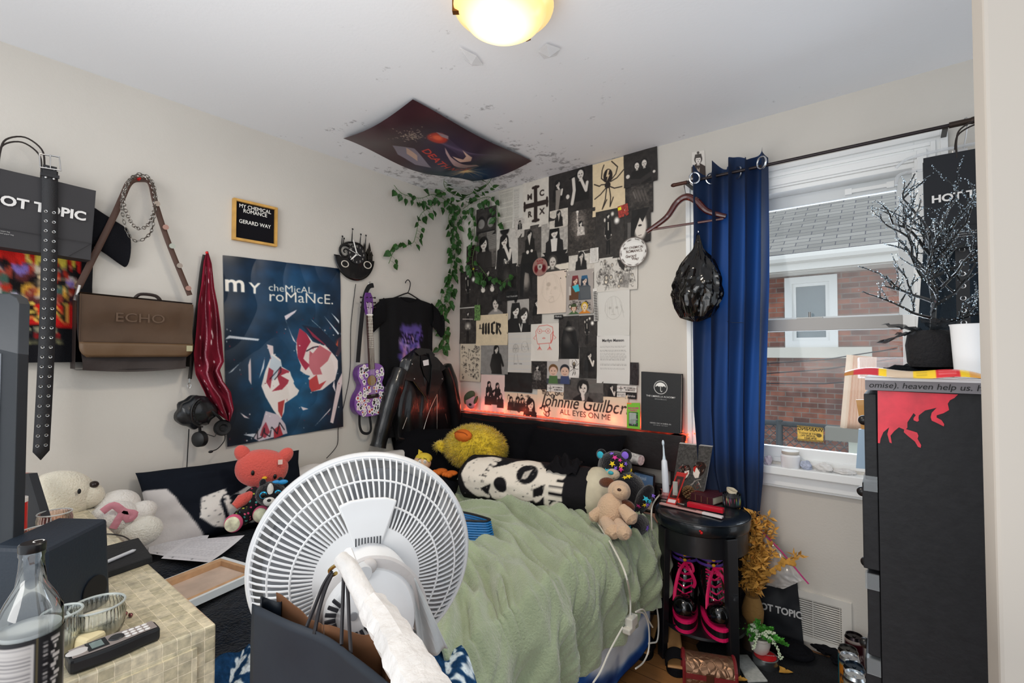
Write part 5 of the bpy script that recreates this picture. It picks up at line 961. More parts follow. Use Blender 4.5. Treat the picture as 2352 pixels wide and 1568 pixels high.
bk_=thing('hardcover_book','large black hardcover book reading The Umbrella Academy leaning above headboard','book',(-.98,YB-.04,zh))
q=[B(1473,853,.052),B(1565,859,.052),B(1563,992,.075),B(1473,985,.075)]
q[3].z=q[2].z=zh+.002; cv=Cv(150,230,'1b1c1e'); cover(cv); sheet('front_cover',quad([p-V((0,.0015,0)) for p in q]),cv,150,230,mat('ATTR',.5,name='book_cloth',bump=.2,bs=400),bk_,world=True)
b=MB(); k=[p+V((0,.001,0)) for p in q]; k2=[p+V((.0,.026,0)) for p in q]
b.add(k+k2,[(0,1,2,3),(7,6,5,4),(0,4,5,1),(3,2,6,7),(0,3,7,4)]); b.build('case',BLACK,bk_,smooth=False,world=True)
MB().add([q[1]+V((-.004,.003,-.004)),q[2]+V((-.004,.003,.003)),q[2]+V((-.004,.023,.003)),q[1]+V((-.004,.023,-.004))],[(0,1,2,3)]).build('page_edges',mat('cfc8ba',.8),bk_,smooth=False,world=True)
cv=Cv(80,160,'77b82e'); cv.rect(0,0,.35,.05,'e87a20'); cv.text('INVADER',.5,.24,.2,'c02a78',.04,'CENTER'); cv.text('NAILS',.5,.33,.2,'c02a78',.04,'CENTER'); cv.rect(.15,.36,.85,.9,'1d2c1c')
for r in range(5):
    for c_ in range(4): cv.ell(.25+.17*c_,.43+.1*r,.06,.04,('2a9a3a','3a3a3a','8a8a8a')[(r+c_)%3])
q=[B(1440,925,.055),B(1470,925,.055),B(1470,985,.07),B(1440,980,.07)]; q[2].z=q[3].z=zh+.002
g=thing('nail_package','green blister package of press-on nails leaning on the wall above headboard','package',(q[0].x,YB-.06,zh)); sheet('printed_card',quad(q),cv,80,160,GLOSSP,g,world=True,solid=.002)
MB().box((q[0]+q[2])/2+V((0,-.008,-.012)),(.04,.01,.06)).build('blister',mat('dfe8e0',.1,alpha=.35,name='clear_blister'),g,smooth=False,world=True,bevel=.003)
# stuffed hat head in the corner above the headboard
cv=None; c=B(1082,918,.05); g=thing('round_cushion','small round pink cushion with a dark green cap in the corner above headboard','cushion',V((c.x,c.y,zh)))
MB().ell(c+V((.0,0,-.012)),(.05,.02,.05)).build('face',mat('c98a90',.9),g,world=True); b=MB(); b.ell(c+V((-.012,-.002,.028)),(.052,.024,.03),Matrix.Rotation(-.5,3,'Y')); b.ell(c+V((-.05,-.004,.0)),(.012,.012,.035)); b.ell(c+V((.048,-.004,.0)),(.012,.012,.035),Matrix.Rotation(.5,3,'Y')); b.build('hat',mat('4a4f38',.95,bump=.3),g,world=True)
MB().ell(c+V((.01,-.02,-.03)),(.014,.004,.009)).build('mouth',mat('1c1010',.8),g,world=True)
# ================================================================ CURTAIN, ROD, HANGER, BAG
ra,rb=B(1548,425,.11),B(2236,276,.11); RZ=(ra.z+rb.z)/2
rod=thing('curtain_rod','thin dark curtain rod above the window','curtain rod',(ra.x,YB-.11,ra.z))
MB().tube([ra,rb],.007,10).build('rod',mat('2b2426',.4,.5),rod,world=True)
MB().ell(ra,(.016,.01,.01)).cyl(ra,ra.lerp(rb,.06),.009).build('finial',mat('4a2c22',.4,.4),rod,world=True); MB().cyl(rb.lerp(ra,.06),rb,.011).ell(rb,(.016,.013,.013)).build('finial',mat('3a2f28',.4,.5),rod,world=True)
for t in (.06,.93): p=ra.lerp(rb,t); MB().b2((p.x-.008,p.y-.004,p.z-.012),(p.x+.008,YB,p.z-.004)).b2((p.x-.01,YB-.004,p.z-.07),(p.x+.01,YB,p.z+.01)).build('bracket',mat('2a2420',.4,.5),rod,smooth=False,world=True)
cu=thing('curtain','royal blue grommet curtain pushed to the left of the window','curtain',(-.66,YB-.07,2.0))
CT=bpy.data.materials.new('blue_curtain_cloth'); CT.use_nodes=True; nt=CT.node_tree; bs=nt.nodes['Principled BSDF']; bs.inputs['Base Color'].default_value=(*lin('14243f'),1); bs.inputs['Roughness'].default_value=.8
tl=nt.nodes.new('ShaderNodeBsdfTranslucent'); tl.inputs[0].default_value=(*lin('1f6fd0'),1); mx=nt.nodes.new('ShaderNodeMixShader'); mx.inputs[0].default_value=.13
nt.links.new(bs.outputs[0],mx.inputs[1]); nt.links.new(tl.outputs[0],mx.inputs[2]); nt.links.new(mx.outputs[0],nt.nodes['Material Output'].inputs[0])
cl_=[(1586,418),(1590,549),(1588,675),(1588,806),(1588,936),(1598,1063),(1645,1194)]; cr_=[(1768,418),(1768,549),(1768,675),(1764,806),(1760,936),(1756,1063),(1742,1194)]
def cf(u,v):
    k=v*6; i=min(int(k),5); f=k-i; a=B(cl_[i][0]*(1-f)+cl_[i+1][0]*f,cl_[i][1]*(1-f)+cl_[i+1][1]*f,.115); c=B(cr_[i][0]*(1-f)+cr_[i+1][0]*f,cr_[i][1]*(1-f)+cr_[i+1][1]*f,.115)
    if v>.99: a.z=c.z=.45
    p=a.lerp(c,u); zt=RZ+.045+.02*math.sin(u*23)+(.012 if u>.45 else 0); p.z=zt*(1-v)+.45*v
    n=4.6; ph=u**1.15*n*2*PI+.35*math.sin(v*3); amp=.03+.012*math.sin(v*4+1)
    p.y+= -amp*math.sin(ph)-.008*math.sin(ph*2.3+v*5)-.004*N3((u*8,v*6,3)); p.x+=.012*math.cos(ph); return p
MB().grid(cf,150,70).build('curtain_cloth',CT,cu,world=True,auto=0)
for u in (.1,.235,.62,.95):
    p=cf(u,.03); p.y-=.004; p.z=RZ+(ra.z-RZ)*(1-u*1.0)*.7
    MB(frame(p,V((1,.5 if u<.5 else -.6,0)),(0,0,1))).tube([(.023*math.cos(a),.026*math.sin(a),0) for a in [2*PI*i/24 for i in range(24)]],.0045,8,closed=True).build('grommet',mat('d0d4da',.2,1),cu)
    cu.children[-1].parent=cu; cu.children[-1].matrix_parent_inverse=cu.matrix_basis.inverted()
tag(MB().tube([cf(.45,.42)+V((0,-.02,0)),cf(.6,.44)+V((0,-.03,-.0)),cf(.75,.43)+V((0,-.02,0))],.0015,5).build('tieback_string',mat('20304a',.8)),'thin dark string tied around the blue curtain','string')
# cut-out figure on the wall over the curtain
cv=Cv(50,90,'d8d2ca'); person(cv,.5,.3,.22,'e8e0d8','2a2220','3a2e2a',0,hat='4a4440'); cv.ell(.5,.05,.1,.05,'4a4440'); cv.poly([(.4,.6),(.5,.7),(.6,.6),(.56,1),(.44,1)],'b8a898')
q=[B(1589,350,.004),B(1618,345,.004),B(1621,408,.004),B(1588,408,.004)]
tag(sheet('paper_cutout',quad(q),cv,50,90),'small paper cut-out of a boy in knit cap above the curtain','cutout')
# wooden hanger
wh=thing('wooden_hanger','dark cherry wood hanger hooked on the left end of curtain rod','hanger',B(1577,425,.085)); CH=mat('4a1c18',.25,name='cherry_wood',var=.3,vs=20,coat=.6)
hb=[B(1486,532,.16),B(1530,500,.15),B(1555,465,.14),B(1577,452,.135),B(1600,462,.13),B(1625,485,.12),B(1668,497,.11)]
MB().tube(smooth_path(hb,6),[.011+.006*math.sin(PI*i/36) for i in range(37)],10).build('shoulder_bar',CH,wh,world=True)
MB().tube([B(1492,528,.16),B(1662,502,.11)],.006,8).build('trouser_bar',CH,wh,world=True)
MB().tube(smooth_path([B(1577,452,.135),B(1573,435,.12),B(1572,425,.1),B(1577,419,.085),B(1582,424,.07)],5),.0022,6).build('hook',STEEL,wh,world=True)
# black bin bag hung up
bb=thing('plastic_bag','crumpled black plastic bag hung beside the curtain','bag',B(1600,650,.15)); BP=mat('0c0b0b',.12,name='black_plastic_film',coat=.3)
ctr=B(1598,655,.17)
prof=[(.0,540,.004),(.06,556,.012),(.14,572,.02),(.3,600,.062),(.5,640,.09),(.7,675,.098),(.85,705,.085),(.95,728,.06),(1,738,.01)]
def bpf(u,v):
    k=v; i=0
    while i<len(prof)-2 and prof[i+1][0]<k: i+=1
    f=(k-prof[i][0])/(prof[i+1][0]-prof[i][0]); y=prof[i][1]*(1-f)+prof[i+1][1]*f; r=prof[i][2]*(1-f)+prof[i+1][2]*f
    c=B(1604-6*v,y,.15); a=2*PI*u; d=V((math.cos(a),math.sin(a)*.7,0)); q=V((math.cos(a)*1.5,math.sin(a)*1.5,v*2))
    cr=abs(N3(q,1.3,3))*.8+abs(N3(q,2.9,5))*.25; return c+d*r*(1.3-.6*cr)+V((0,0,.004*N3(q,5,1)))
MB().grid(bpf,90,80,closeu=True).build('bag_film',BP,bb,world=True,auto=25)
MB().ell(B(1604,556,.15),(.011,.011,.009)).tube(smooth_path([B(1604,553,.15),B(1602,544,.15),B(1601,536,.12),B(1603,530,.1)],4),.005,6).build('knot',BP,bb,world=True)
MB().cyl(B(1603,532,.0),B(1603,532,.13),.004).build('hanging_nail',STEEL,bb,world=True)
# ================================================================ BED
BX0,BX1,BY0,BY1,BZ=-2.42,-.86,.46,2.40,.50
bed=thing('bed','double bed with black wooden headboard filling the room corner','bed',(-1.64,1.4,0))
BW=mat('1b1718',.5,name='black_brown_wood',bump=.15,bs=30,var=.3,vs=12)
MB().b2((BX0,BY0,.25),(BX1,BY1,BZ-.01)).build('mattress',mat('9a8272',.9,var=.2,vs=6,name='tan_mattress_cloth'),bed,world=True,bevel=.04,smooth=True)
MB().b2((BX0,BY0+.02,.06),(BX1-.03,BY1,.25)).build('bed_base',mat('6f5c50',.9,var=.2,vs=6,name='brown_base_cloth'),bed,world=True,bevel=.02)
for x in (BX0+.08,BX1-.12):
    for y in (BY0+.1,BY1-.1): MB().b2((x-.03,y-.03,0),(x+.03,y+.03,.06)).build('leg',BW,bed,world=True,smooth=False)
hr_=B(1565,997,.08).x; Y0h,Y1h=2.41,2.48
MB().b2((-2.475,Y0h,.70),(hr_,Y1h,.885)).build('headboard_plank',BW,bed,world=True,smooth=False,bevel=.003)
MB().b2((-2.475,Y0h,.36),(hr_,Y1h-.02,.62)).build('headboard_plank',BW,bed,world=True,smooth=False,bevel=.003)
for x in (-2.44,hr_-.03): MB().b2((x-.03,Y0h+.005,0),(x+.03,Y1h-.005,.885)).build('headboard_post',BW,bed,world=True,smooth=False,bevel=.002)
# tie-dye sheet draped over the side
cv=Cv(160,60,'2358a8'); cv.mix(cv.nmask(5,3,-.1,.25),'dfe8f0'); cv.mix(cv.nmask(7,8,.1,.5),'12306e'); cv.noise(.2,10,4)
def shf(u,v):
    y=.5+1.5*u; z=.46-.40*v; x=BX1+.004+.012*v+.012*math.sin(u*34+v*2)*v*.3; return V((x,y,z))
tag(sheet('tie_dye_blanket',shf,cv,160,50,CLOTHP,solid=.004),'blue and white tie-dye blanket hanging down the near side of bed','blanket')
# navy fleece
def fleece(col,name): return mat(col,1,name=name,bump=.9,bs=170,spec=.05,sheen=.5,var=.25,vs=30)
NV=mat('0f1722',1,name='navy_fleece',bump=1,bs=130,spec=.05,sheen=.12,var=.5,vs=60)
def nf(u,v):
    x=-2.36+1.45*u; y=.44+.95*v; z=.512+.012*N3((x*4,y*4,2))+.012*math.sin(x*14+y*9+2*N3((x*2,y*2,0)))+.004*N3((x*22,y*22,3))
    if x>-.9: z-=(x+.9)**2*9
    if y>.80 and x>-1.98: z-=.05*min(1,(y-.80)*14)
    if v<.04: z-=.1*(.04-v)/.04
    return V((x,y,z))
NB=MB().grid(nf,150,100); 
tag(NB.build('fleece_blanket',NV,solid=.008,auto=0),'dark navy fuzzy fleece blanket spread over the foot of the bed','blanket')
TQ=[on(x,y,2,.545) for x,y in ((975,1470),(1062,1492),(1110,1600),(985,1620))]
def nf2(u,v):
    return quad(TQ)(u,v)+V((0,0,.012*math.sin(u*7+v*5)))
cv=Cv(60,60,'1c3f66'); cv.mix(cv.nmask(4,6,.0,.15)*(cv.x>.45),'d6e4ee'); cv.noise(.3,14,2)
tag(sheet('throw_blanket',nf2,cv,60,60,mat('ATTR',1,name='fuzzy_print',bump=.8,bs=170,spec=.05),solid=.01),'bright blue and white fuzzy throw corner below the right of the fan','blanket')
TQ2=[on(x,y,2,.53) for x,y in ((484,1530),(575,1478),(585,1600),(480,1620))]; tag(sheet('throw_blanket',lambda u,v:quad(TQ2)(u,v)+V((0,0,.01*math.sin(u*6+v*4))),cv,50,50,mat('ATTR',1,name='fuzzy_print',bump=.8,bs=170,spec=.05),solid=.01),'bright blue and white fuzzy throw corner between the tiled table and paper bag','blanket')
# green blanket
GR=mat('9aa688',1,name='sage_fleece',bump=.5,bs=140,spec=.05,sheen=.6,var=.1,vs=9)
GX,GY=-.95,.72
def fold(x,y):
    dx,dy=x-GX,y-GY; a=(-.55*dx+.835*dy); b=(.835*dx+.55*dy); d=math.sqrt((a/1.75)**2+(b*1.05+.18)**2)
    t=math.atan2(b*1.05+.18,a/1.75); n1=N3((d*13,t*1.7,1)); n2=N3((d*30+2*n1,t*2.6,5)); n3=N3((x*3,y*3,9))
    return max(.002,.075*(1-min(1,abs(n1)*2.8))*(.6+.7*n3)+.026*(1-min(1,abs(n2)*2.4))+.012*(n1+.3))
def gf(u,v):
    y=.84+1.28*v; s=-1.98+1.42*u; hang=.15+.12*(.5+.5*math.sin(y*9))-.05*(y-1.5); X1=BX1+.0+.012*math.sin(y*17)
    if s<X1-.03: x=s; z=.522+fold(x,y)
    else:
        d=s-(X1-.03); x=X1-.03+.07*(1-math.exp(-d*12))+.05*fold(s,y)*min(1,d*10)*8+.02*math.sin(y*40+2*N3((y*4,0,0)))*min(1,d*6); z=.522+fold(X1-.03,y)*math.exp(-d*9)-max(0,d-.012)*.86
    if v<.05: z-=.02*(1-v/.05)
    if v>.9: y2=(v-.9)/.1
    return V((x+.02*N3((0,y*3,2)),y-(.10*(1-u))*(1-v)*0,z))
tag(MB().grid(gf,230,210).build('sage_blanket',GR,solid=.012,auto=0),'sage green fleece blanket lying in deep folds over the bed','blanket')
# pillows
def pillow(name,label,c,w_,h_,t_,R,m,cat='pillow',cv=None,group=None,sag=.05,sd=0):
    def pf(u,v,s):
        a,b_=2*u-1,2*v-1; e=max(0,(1-abs(a)**3.2)*(1-abs(b_)**3.2))**.5; k=1-.06*(1-abs(a)**2)*abs(b_)-.06*(1-abs(b_)**2)*abs(a)
        return V((a*w_/2*(1-.07*(1-b_*b_)*abs(a)),b_*h_/2*(1-.07*(1-a*a)*abs(b_)),s*t_/2*e*(1+.25*N3((a*1.7,b_*1.7,sd)))+.008*N3((a*4,b_*4,sd+3))))
    T=Matrix.Translation(c)@R.to_matrix().to_4x4(); nu=120 if cv else 40; b=MB(T); b.grid(lambda u,v:pf(u,v,1),nu,nu); b.grid(lambda u,v:pf(u,v,-1),24,24)
    if cv is None: return tag(b.build(name,m,auto=0),label,cat,group)
    u=np.tile(np.arange(nu+1)/nu,nu+1); v=np.repeat(np.arange(nu+1)/nu,nu+1); col=np.concatenate([cv.sample(u,1-v),np.tile(cv.sample([.01],[.01]),(625,1))])
    return tag(b.build(name,m,auto=0,colors=col),label,cat,group)
PB=mat('101013',.95,name='black_pillowcase',bump=.35,bs=30,spec=.08); PN=mat('0e1119',.95,name='navy_pillowcase',bump=.3,bs=20,spec=.12)
pillow('pillow','black pillow leaning on the headboard behind the yellow duck',(-1.98,2.24,.70),.62,.40,.16,Euler((1.15,0,.03)),PB,sd=1)
pillow('pillow','black pillow leaning on the headboard behind the skull bolster',(-1.45,2.29,.68),.66,.40,.16,Euler((1.2,0,-.03)),PB,sd=2)
pillow('pillow','black pillow in the far corner below the leather jacket',(-2.2,2.0,.66),.55,.42,.15,Euler((.9,0,.7)),PB,sd=3)
pillow('pillow','dark navy pillow lying between the fan top and skull bolster',(-1.92,1.56,.57),.50,.60,.15,Euler((.05,.03,.75)),PN,sd=4)
tag(MB().grid(lambda u,v:V((-2.47+.22*u,1.15+.85*v,.60+.12*math.sin(PI*u)*(1-.5*v)+.05*v+.015*N3((u*5,v*9,1)))),20,50).build('white_sheet',mat('d8d4cf',.9,bump=.3,bs=12),solid=.01,auto=0),'bunched white sheet along the left wall behind the fan','sheet')
tag(MB().grid(lambda u,v:V((-2.47+.40*u,1.05+.8*v,.535+.10*math.sin(PI*(.15+u*.85))+.02*N3((u*5,v*9,5)))),24,50).build('black_throw',mat('15161a',.95,bump=.3,bs=20,spec=.1),solid=.012,auto=0),'black throw bunched on the bed behind the top left of the fan','blanket')
# skull bolster
cv=Cv(220,130,'18171a')
W0='e2d9cc'
cv.poly([(.1,.55),(.11,.38),(.17,.26),(.26,.2),(.33,.22),(.28,.35),(.25,.55),(.29,.8),(.22,.84),(.14,.72)],W0); cv.poly([(.3,.42),(.4,.34),(.5,.18),(.6,.2),(.66,.34),(.72,.3),(.78,.3),(.8,.42),(.72,.5),(.72,.62),(.66,.76),(.58,.86),(.42,.9),(.33,.82),(.28,.62)],W0)
rg=random.Random(6)
for i in range(8): y=.27+.075*i; x=.315-.012*i+.02*(i>4)*(i-4); cv.ell(x,y,.024,.033,W0,soft=.1,rot=20)
cv.ell(.395,.62,.045,.1,'18171a',rot=-10); cv.ell(.56,.44,.07,.13,'18171a',rot=12); cv.poly([(.54,.42),(.59,.37),(.57,.5),(.53,.52)],W0,.8); cv.poly([(.25,.7),(.33,.62),(.3,.78)],'18171a'); cv.poly([(.62,.62),(.7,.54),(.68,.68),(.62,.72)],'18171a'); cv.poly([(.5,.84),(.62,.76),(.68,.9),(.56,.98)],'18171a')
for i in range(130): cv.ell(rg.uniform(.12,.74),rg.uniform(.25,.88),rg.uniform(.001,.005),rg.uniform(.002,.008),rg.choice(['18171a','18171a',W0]))
for i,ch in enumerate('MISFITS'): cv.text(ch,.80,.2+.098*i,.15,W0,.06,'CENTER',rot=-PI/2)
pa,pb=V((-1.86,1.86,.655)),V((-1.06,2.03,.645)); ax_=(pb-pa); Rb=.135
def bo(u,v):
    t=u; r=Rb*(min(1,(t/.1)**.5 if t<.1 else 1))*(1+.06*N3((u*5,math.cos(2*PI*v)*2,math.sin(2*PI*v)*2))+.02*N3((u*14,math.cos(2*PI*v)*5,math.sin(2*PI*v)*5)))
    a=-.35*PI+2*PI*v; d=ax_.normalized(); up=V((0,0,1)); fr=up.cross(d)*-1
    fr=d.cross(up); c=pa+ax_*(t*.9+.02); c.z=.52+Rb*.92
    return c+(fr*math.cos(a)+up*math.sin(a)*.85)*r
bl=thing('skull_bolster','long round cushion in black skull print shirt lying on the green blanket','cushion',(pa+pb)/2)
b=MB(); nu,nv=150,120; b.grid(bo,nu,nv); u=np.tile(np.arange(nu+1)/nu,nv+1); v=np.repeat(np.arange(nv+1)/nv,nu+1)
vv=1-v/.52; col=cv.sample(u*.95,np.clip(vv,0.001,.999)); bad=(vv<0)|(u>.93); col[bad]=cv.sample([.01],[.01])
b.build('shirt_cover',CLOTHP,bl,world=True,colors=col,auto=0)
e=bo(1,.0); c=pa+ax_*.935; c.z=.52+Rb*.93; d=ax_.normalized(); Rm=frame((0,0,0),d.cross(V((0,0,1))),(0,0,1)).to_3x3()
MB().ell(c,(Rb*1.0,Rb*.87,.09),Rm,nu=40,nv=24,fn=lambda q:1+.02*N3(q*3)).build('cream_cushion_end',mat('c9c0a8',.9,bump=.4,bs=18,var=.12,vs=14,name='cream_plush'),bl,world=True)
MB().tube([c+Rm@V((Rb*.95*math.cos(t)*(.9),Rb*.3*math.sin(t*2)*.3+Rb*.1,.093*math.sqrt(max(0,1-(math.cos(t)*.9)**2-.02)))) for t in [PI*i/20 for i in range(21)]],.0025,5).build('seam',mat('a89f88',.9),bl,world=True)
MB().grid(lambda u,v:bo(.72+.2*u,.30+.17*v)+V((0,0,.014+.03*abs(N3((u*4,v*4,3)))+.02*math.sin(PI*u)*math.sin(PI*v)*(1+math.sin(u*17+v*9)))),34,24).build('gathered_sleeve',mat('151417',.95,bump=.3,bs=40,spec=.1),bl,world=True,auto=0)
# duck
dk=thing('plush_duck','shaggy yellow plush duck with orange bill on the black pillows','plush toy',(-1.93,2.02,.6)); YL='d8b92a'
dc=V((-1.93,2.06,.75)); rr=(.20,.15,.125); YM=mat(YL,.95,name='yellow_plush',bump=.6,bs=120,var=.25,vs=20,sheen=.3)
MB().ell(dc,rr,nu=40,nv=26).build('body',YM,dk,world=True)
MB().ell(dc+V((-.17,-.10,.0)),(.05,.04,.03),Matrix.Rotation(.5,3,'Y')).build('wing',YM,dk,world=True); MB().ell(dc+V((.19,-.07,-.035)),(.05,.04,.03),Matrix.Rotation(.6,3,'Y')).build('wing',YM,dk,world=True)
rg=random.Random(9); b=MB()
for i in range(5200):
    z=rg.uniform(-1,1); a=rg.uniform(0,2*PI); q=math.sqrt(1-z*z); d=V((q*math.cos(a),q*math.sin(a),z))
    if d.y>.55 or d.z<-.75: continue
    k=rg.random(); 
    if k<.06: p=dc+V((.19,-.07,-.035))+V((d.x*.05,d.y*.04,d.z*.032))
    elif k<.1: p=dc+V((-.17,-.10,0))+V((d.x*.05,d.y*.04,d.z*.03))
    else: p=dc+V((d.x*rr[0],d.y*rr[1],d.z*rr[2]))
    n=(d+V([rg.uniform(-.5,.5) for _ in range(3)])+V((0,0,-.35))).normalized(); l=rg.uniform(.014,.026); s=n.cross(V((rg.uniform(-1,1),rg.uniform(-1,1),rg.uniform(-1,1)))).normalized()*.0022; t=n.cross(s).normalized()*.0022
    b.add([p+s,p-s*.5+t,p-s*.5-t,p+n*l],[(0,1,3),(1,2,3),(2,0,3)])
f=b.build('shaggy_pile',YM,dk,world=True,smooth=True,auto=0); f['kind']='stuff'
OR=mat('d2691e',.85,bump=.4,bs=60); bc_=dc+V((.02,-.12,.088))
MB().ell(bc_,(.06,.036,.034),Euler((.7,0,0)).to_matrix()).build('bill',OR,dk,world=True); MB().tube([bc_+V((.05*math.cos(a),-.030+.012*abs(math.cos(a)),.006+.018*math.sin(a))) for a in [PI*i/14 for i in range(15)]],.003,5).build('bill_seam',mat('a44a10',.9),dk,world=True)
for x in (-.07,.01):
    b=MB(); fc=dc+V((x+.01,-.21,-.105)); b.ell(fc,(.035,.035,.014)); [b.ell(fc+V((q*.02,-.03,-.003)),(.013,.02,.013)) for q in (-1,0,1)]; b.build('foot',OR,dk,world=True)
# small doll and green cap behind the fan
dl=thing('plush_doll','small plush doll head with blond hair and worried face left of duck feet','plush toy',(-2.02,1.76,.7)); c=on(970,1062,1,1.78)
MB().ell(c,(.052,.045,.045),nu=24,nv=16).build('head',mat('dcb491',.9),dl,world=True)
b=MB(); b.ell(c+V((0,.01,.022)),(.05,.045,.03)); b.tube([c+V((-.02,0,.045)),c+V((-.03,0,.068)),c+V((-.01,0,.052))],[.012,.002,.01],6); b.tube([c+V((.04,-.0,.03)),c+V((.06,0,.012))],[.012,.004],6); b.build('hair',mat('d9bd3c',.9),dl,world=True)
u_=(CAM-c).normalized(); s_=u_.cross(V((0,0,1))).normalized()*-1
for q in (-1,1): p=c+u_*.044+s_*(q*.014)+V((0,0,.004)); MB().ell(p,(.009,.009,.011)).build('eye',mat('e6ded2',.6),dl,world=True); MB().ell(p+u_*.008,(.0025,.0025,.0025)).build('pupil',BLACK,dl,world=True); MB().tube([p+V((0,0,.017))+s_*(-q*.008)+V((0,0,.004)),p+V((0,0,.013))+s_*(q*.01)],.0015,5).build('eyebrow',BLACK,dl,world=True)
c=on(918,1066,1,1.66); gc=thing('felt_hat','bright green felt hat lying behind the top of the fan','hat',c)
MB().ell(c,(.05,.045,.045),nu=24,nv=14).build('crown',mat('58b82c',.9),gc,world=True); MB().ell(c+V((.01,-.02,-.02)),(.065,.055,.008)).build('brim',mat('3d9a22',.9),gc,world=True)
# plush builder
def fuzzy(c,n=None,**k): return mat(c,.95,name=n or 'plush_'+c,bump=.6,bs=150,sheen=.4,spec=.1,**k)
def spotted(base,cols,star=1,sc=22):
    m=bpy.data.materials.new('star_print_plush'); m.use_nodes=True; nt=m.node_tree; b=nt.nodes['Principled BSDF']; b.inputs['Roughness'].default_value=.95
    tc=nt.nodes.new('ShaderNodeTexCoord'); vo=nt.nodes.new('ShaderNodeTexVoronoi'); vo.inputs['Scale'].default_value=sc; vo.inputs['Randomness'].default_value=.6; nt.links.new(tc.outputs['Object'],vo.inputs[0])
    cr=nt.nodes.new('ShaderNodeValToRGB'); cr.color_ramp.interpolation='CONSTANT'; e=cr.color_ramp.elements
    for i,c in enumerate(cols):
        q=e[i] if i<2 else e.new(i/len(cols)); q.position=i/len(cols); q.color=(*lin(c),1)
    sp=nt.nodes.new('ShaderNodeSeparateColor'); nt.links.new(vo.outputs['Color'],sp.inputs[0]); nt.links.new(sp.outputs[0],cr.inputs[0])
    lt=nt.nodes.new('ShaderNodeMath'); lt.operation='LESS_THAN'; lt.inputs[1].default_value=.30; nt.links.new(vo.outputs['Distance'],lt.inputs[0])
    mx=nt.nodes.new('ShaderNodeMixRGB'); mx.inputs[1].default_value=(*lin(base),1); nt.links.new(lt.outputs[0],mx.inputs[0]); nt.links.new(cr.outputs[0],mx.inputs[2]); nt.links.new(mx.outputs[0],b.inputs['Base Color']); return m
STAR=spotted('15141a',['e0409a','e8c828','38b8d0','8a68d8','e0409a'],sc=34)
def star_patch(b,c,n,r,mi=0):
    n=n.normalized(); s=n.cross(V((0,0,1))).normalized(); t=n.cross(s); b.add([c+n*.003]+[c+n*.001+(s*math.cos(a)+t*math.sin(a))*(r if k%2==0 else r*.42) for k,a in enumerate([PI/2+PI*k/5 for k in range(10)])],[(0,k+1,(k+1)%10+1) for k in range(10)],mi)
BKP=fuzzy('15141a'); SC=[mat(c,.9) for c in ('e0409a','e8c828','38b8d0','8a68d8')]
def on_ell(c,r,d): return c+V((d.x*r[0],d.y*r[1],d.z*r[2]))
sb=thing('star_bear','black plush bear covered with coloured stars sitting by the headboard','plush toy',(-1.0,2.1,.55)); D_=1.0
hc=on(1412,1072,1,2.12); bc_=V((hc.x+.07,2.10,.63))
rg=random.Random(12)
def starred(nm,c,r,R=None,n=10,k=.016):
    o=MB().ell(c,r,R,nu=28,nv=18,fn=lambda q:1+.03*N3(q*4)).build(nm,BKP,sb,world=True)
    for i in range(n):
        a=rg.uniform(-.9,1.6)-PI/2; z=rg.uniform(-.6,.9); d=V((math.cos(a)*math.sqrt(1-z*z),math.sin(a)*math.sqrt(1-z*z),z)); p=V((d.x*r[0],d.y*r[1],d.z*r[2])); p=(R@p if R else p)*1.035
        b=MB(); star_patch(b,c+p,p,k*rg.uniform(.7,1.15)); o2=b.build('star',rg.choice(SC),sb,world=True,smooth=False); o2.parent=o; o2.matrix_parent_inverse=Matrix()
    return o
starred('head',hc,(.082,.075,.075),n=13); starred('body',bc_,(.095,.09,.115),n=14); starred('arm',bc_+V((-.11,-.05,.0)),(.035,.04,.07),n=4); starred('arm',bc_+V((.095,-.03,.01)),(.035,.04,.08),Matrix.Rotation(.5,3,'Y'),n=6); starred('leg',bc_+V((.03,-.13,-.07)),(.045,.07,.045),n=6); starred('leg',bc_+V((.11,-.12,-.075)),(.042,.07,.042),n=6)
for x,z in ((-.07,.05),(.06,.065)): MB().ell(hc+V((x,0,z)),(.028,.016,.028)).build('ear',BKP,sb,world=True); MB().ell(hc+V((x,-.013,z)),(.018,.006,.018)).build('inner_ear',SC[3] if x>0 else SC[2],sb,world=True)
sn=hc+V((.025,-.068,-.018)); MB().ell(sn,(.034,.025,.027)).build('muzzle',fuzzy('c9b49c'),sb,world=True); MB().ell(sn+V((.0,-.022,.011)),(.014,.008,.009)).build('nose',mat('2aa0b0',.4),sb,world=True)
MB().tube([sn+V((.018*math.cos(a),-.025,-.008+.010*math.sin(a))) for a in [PI+PI*i/8 for i in range(9)]],.001,4).build('mouth',BLACK,sb,world=True)
for q in (-1,1): MB().ell(hc+V((.025+q*.026,-.068,.012)),.005,nu=10,nv=8).build('eye',mat('050505',.1),sb,world=True)
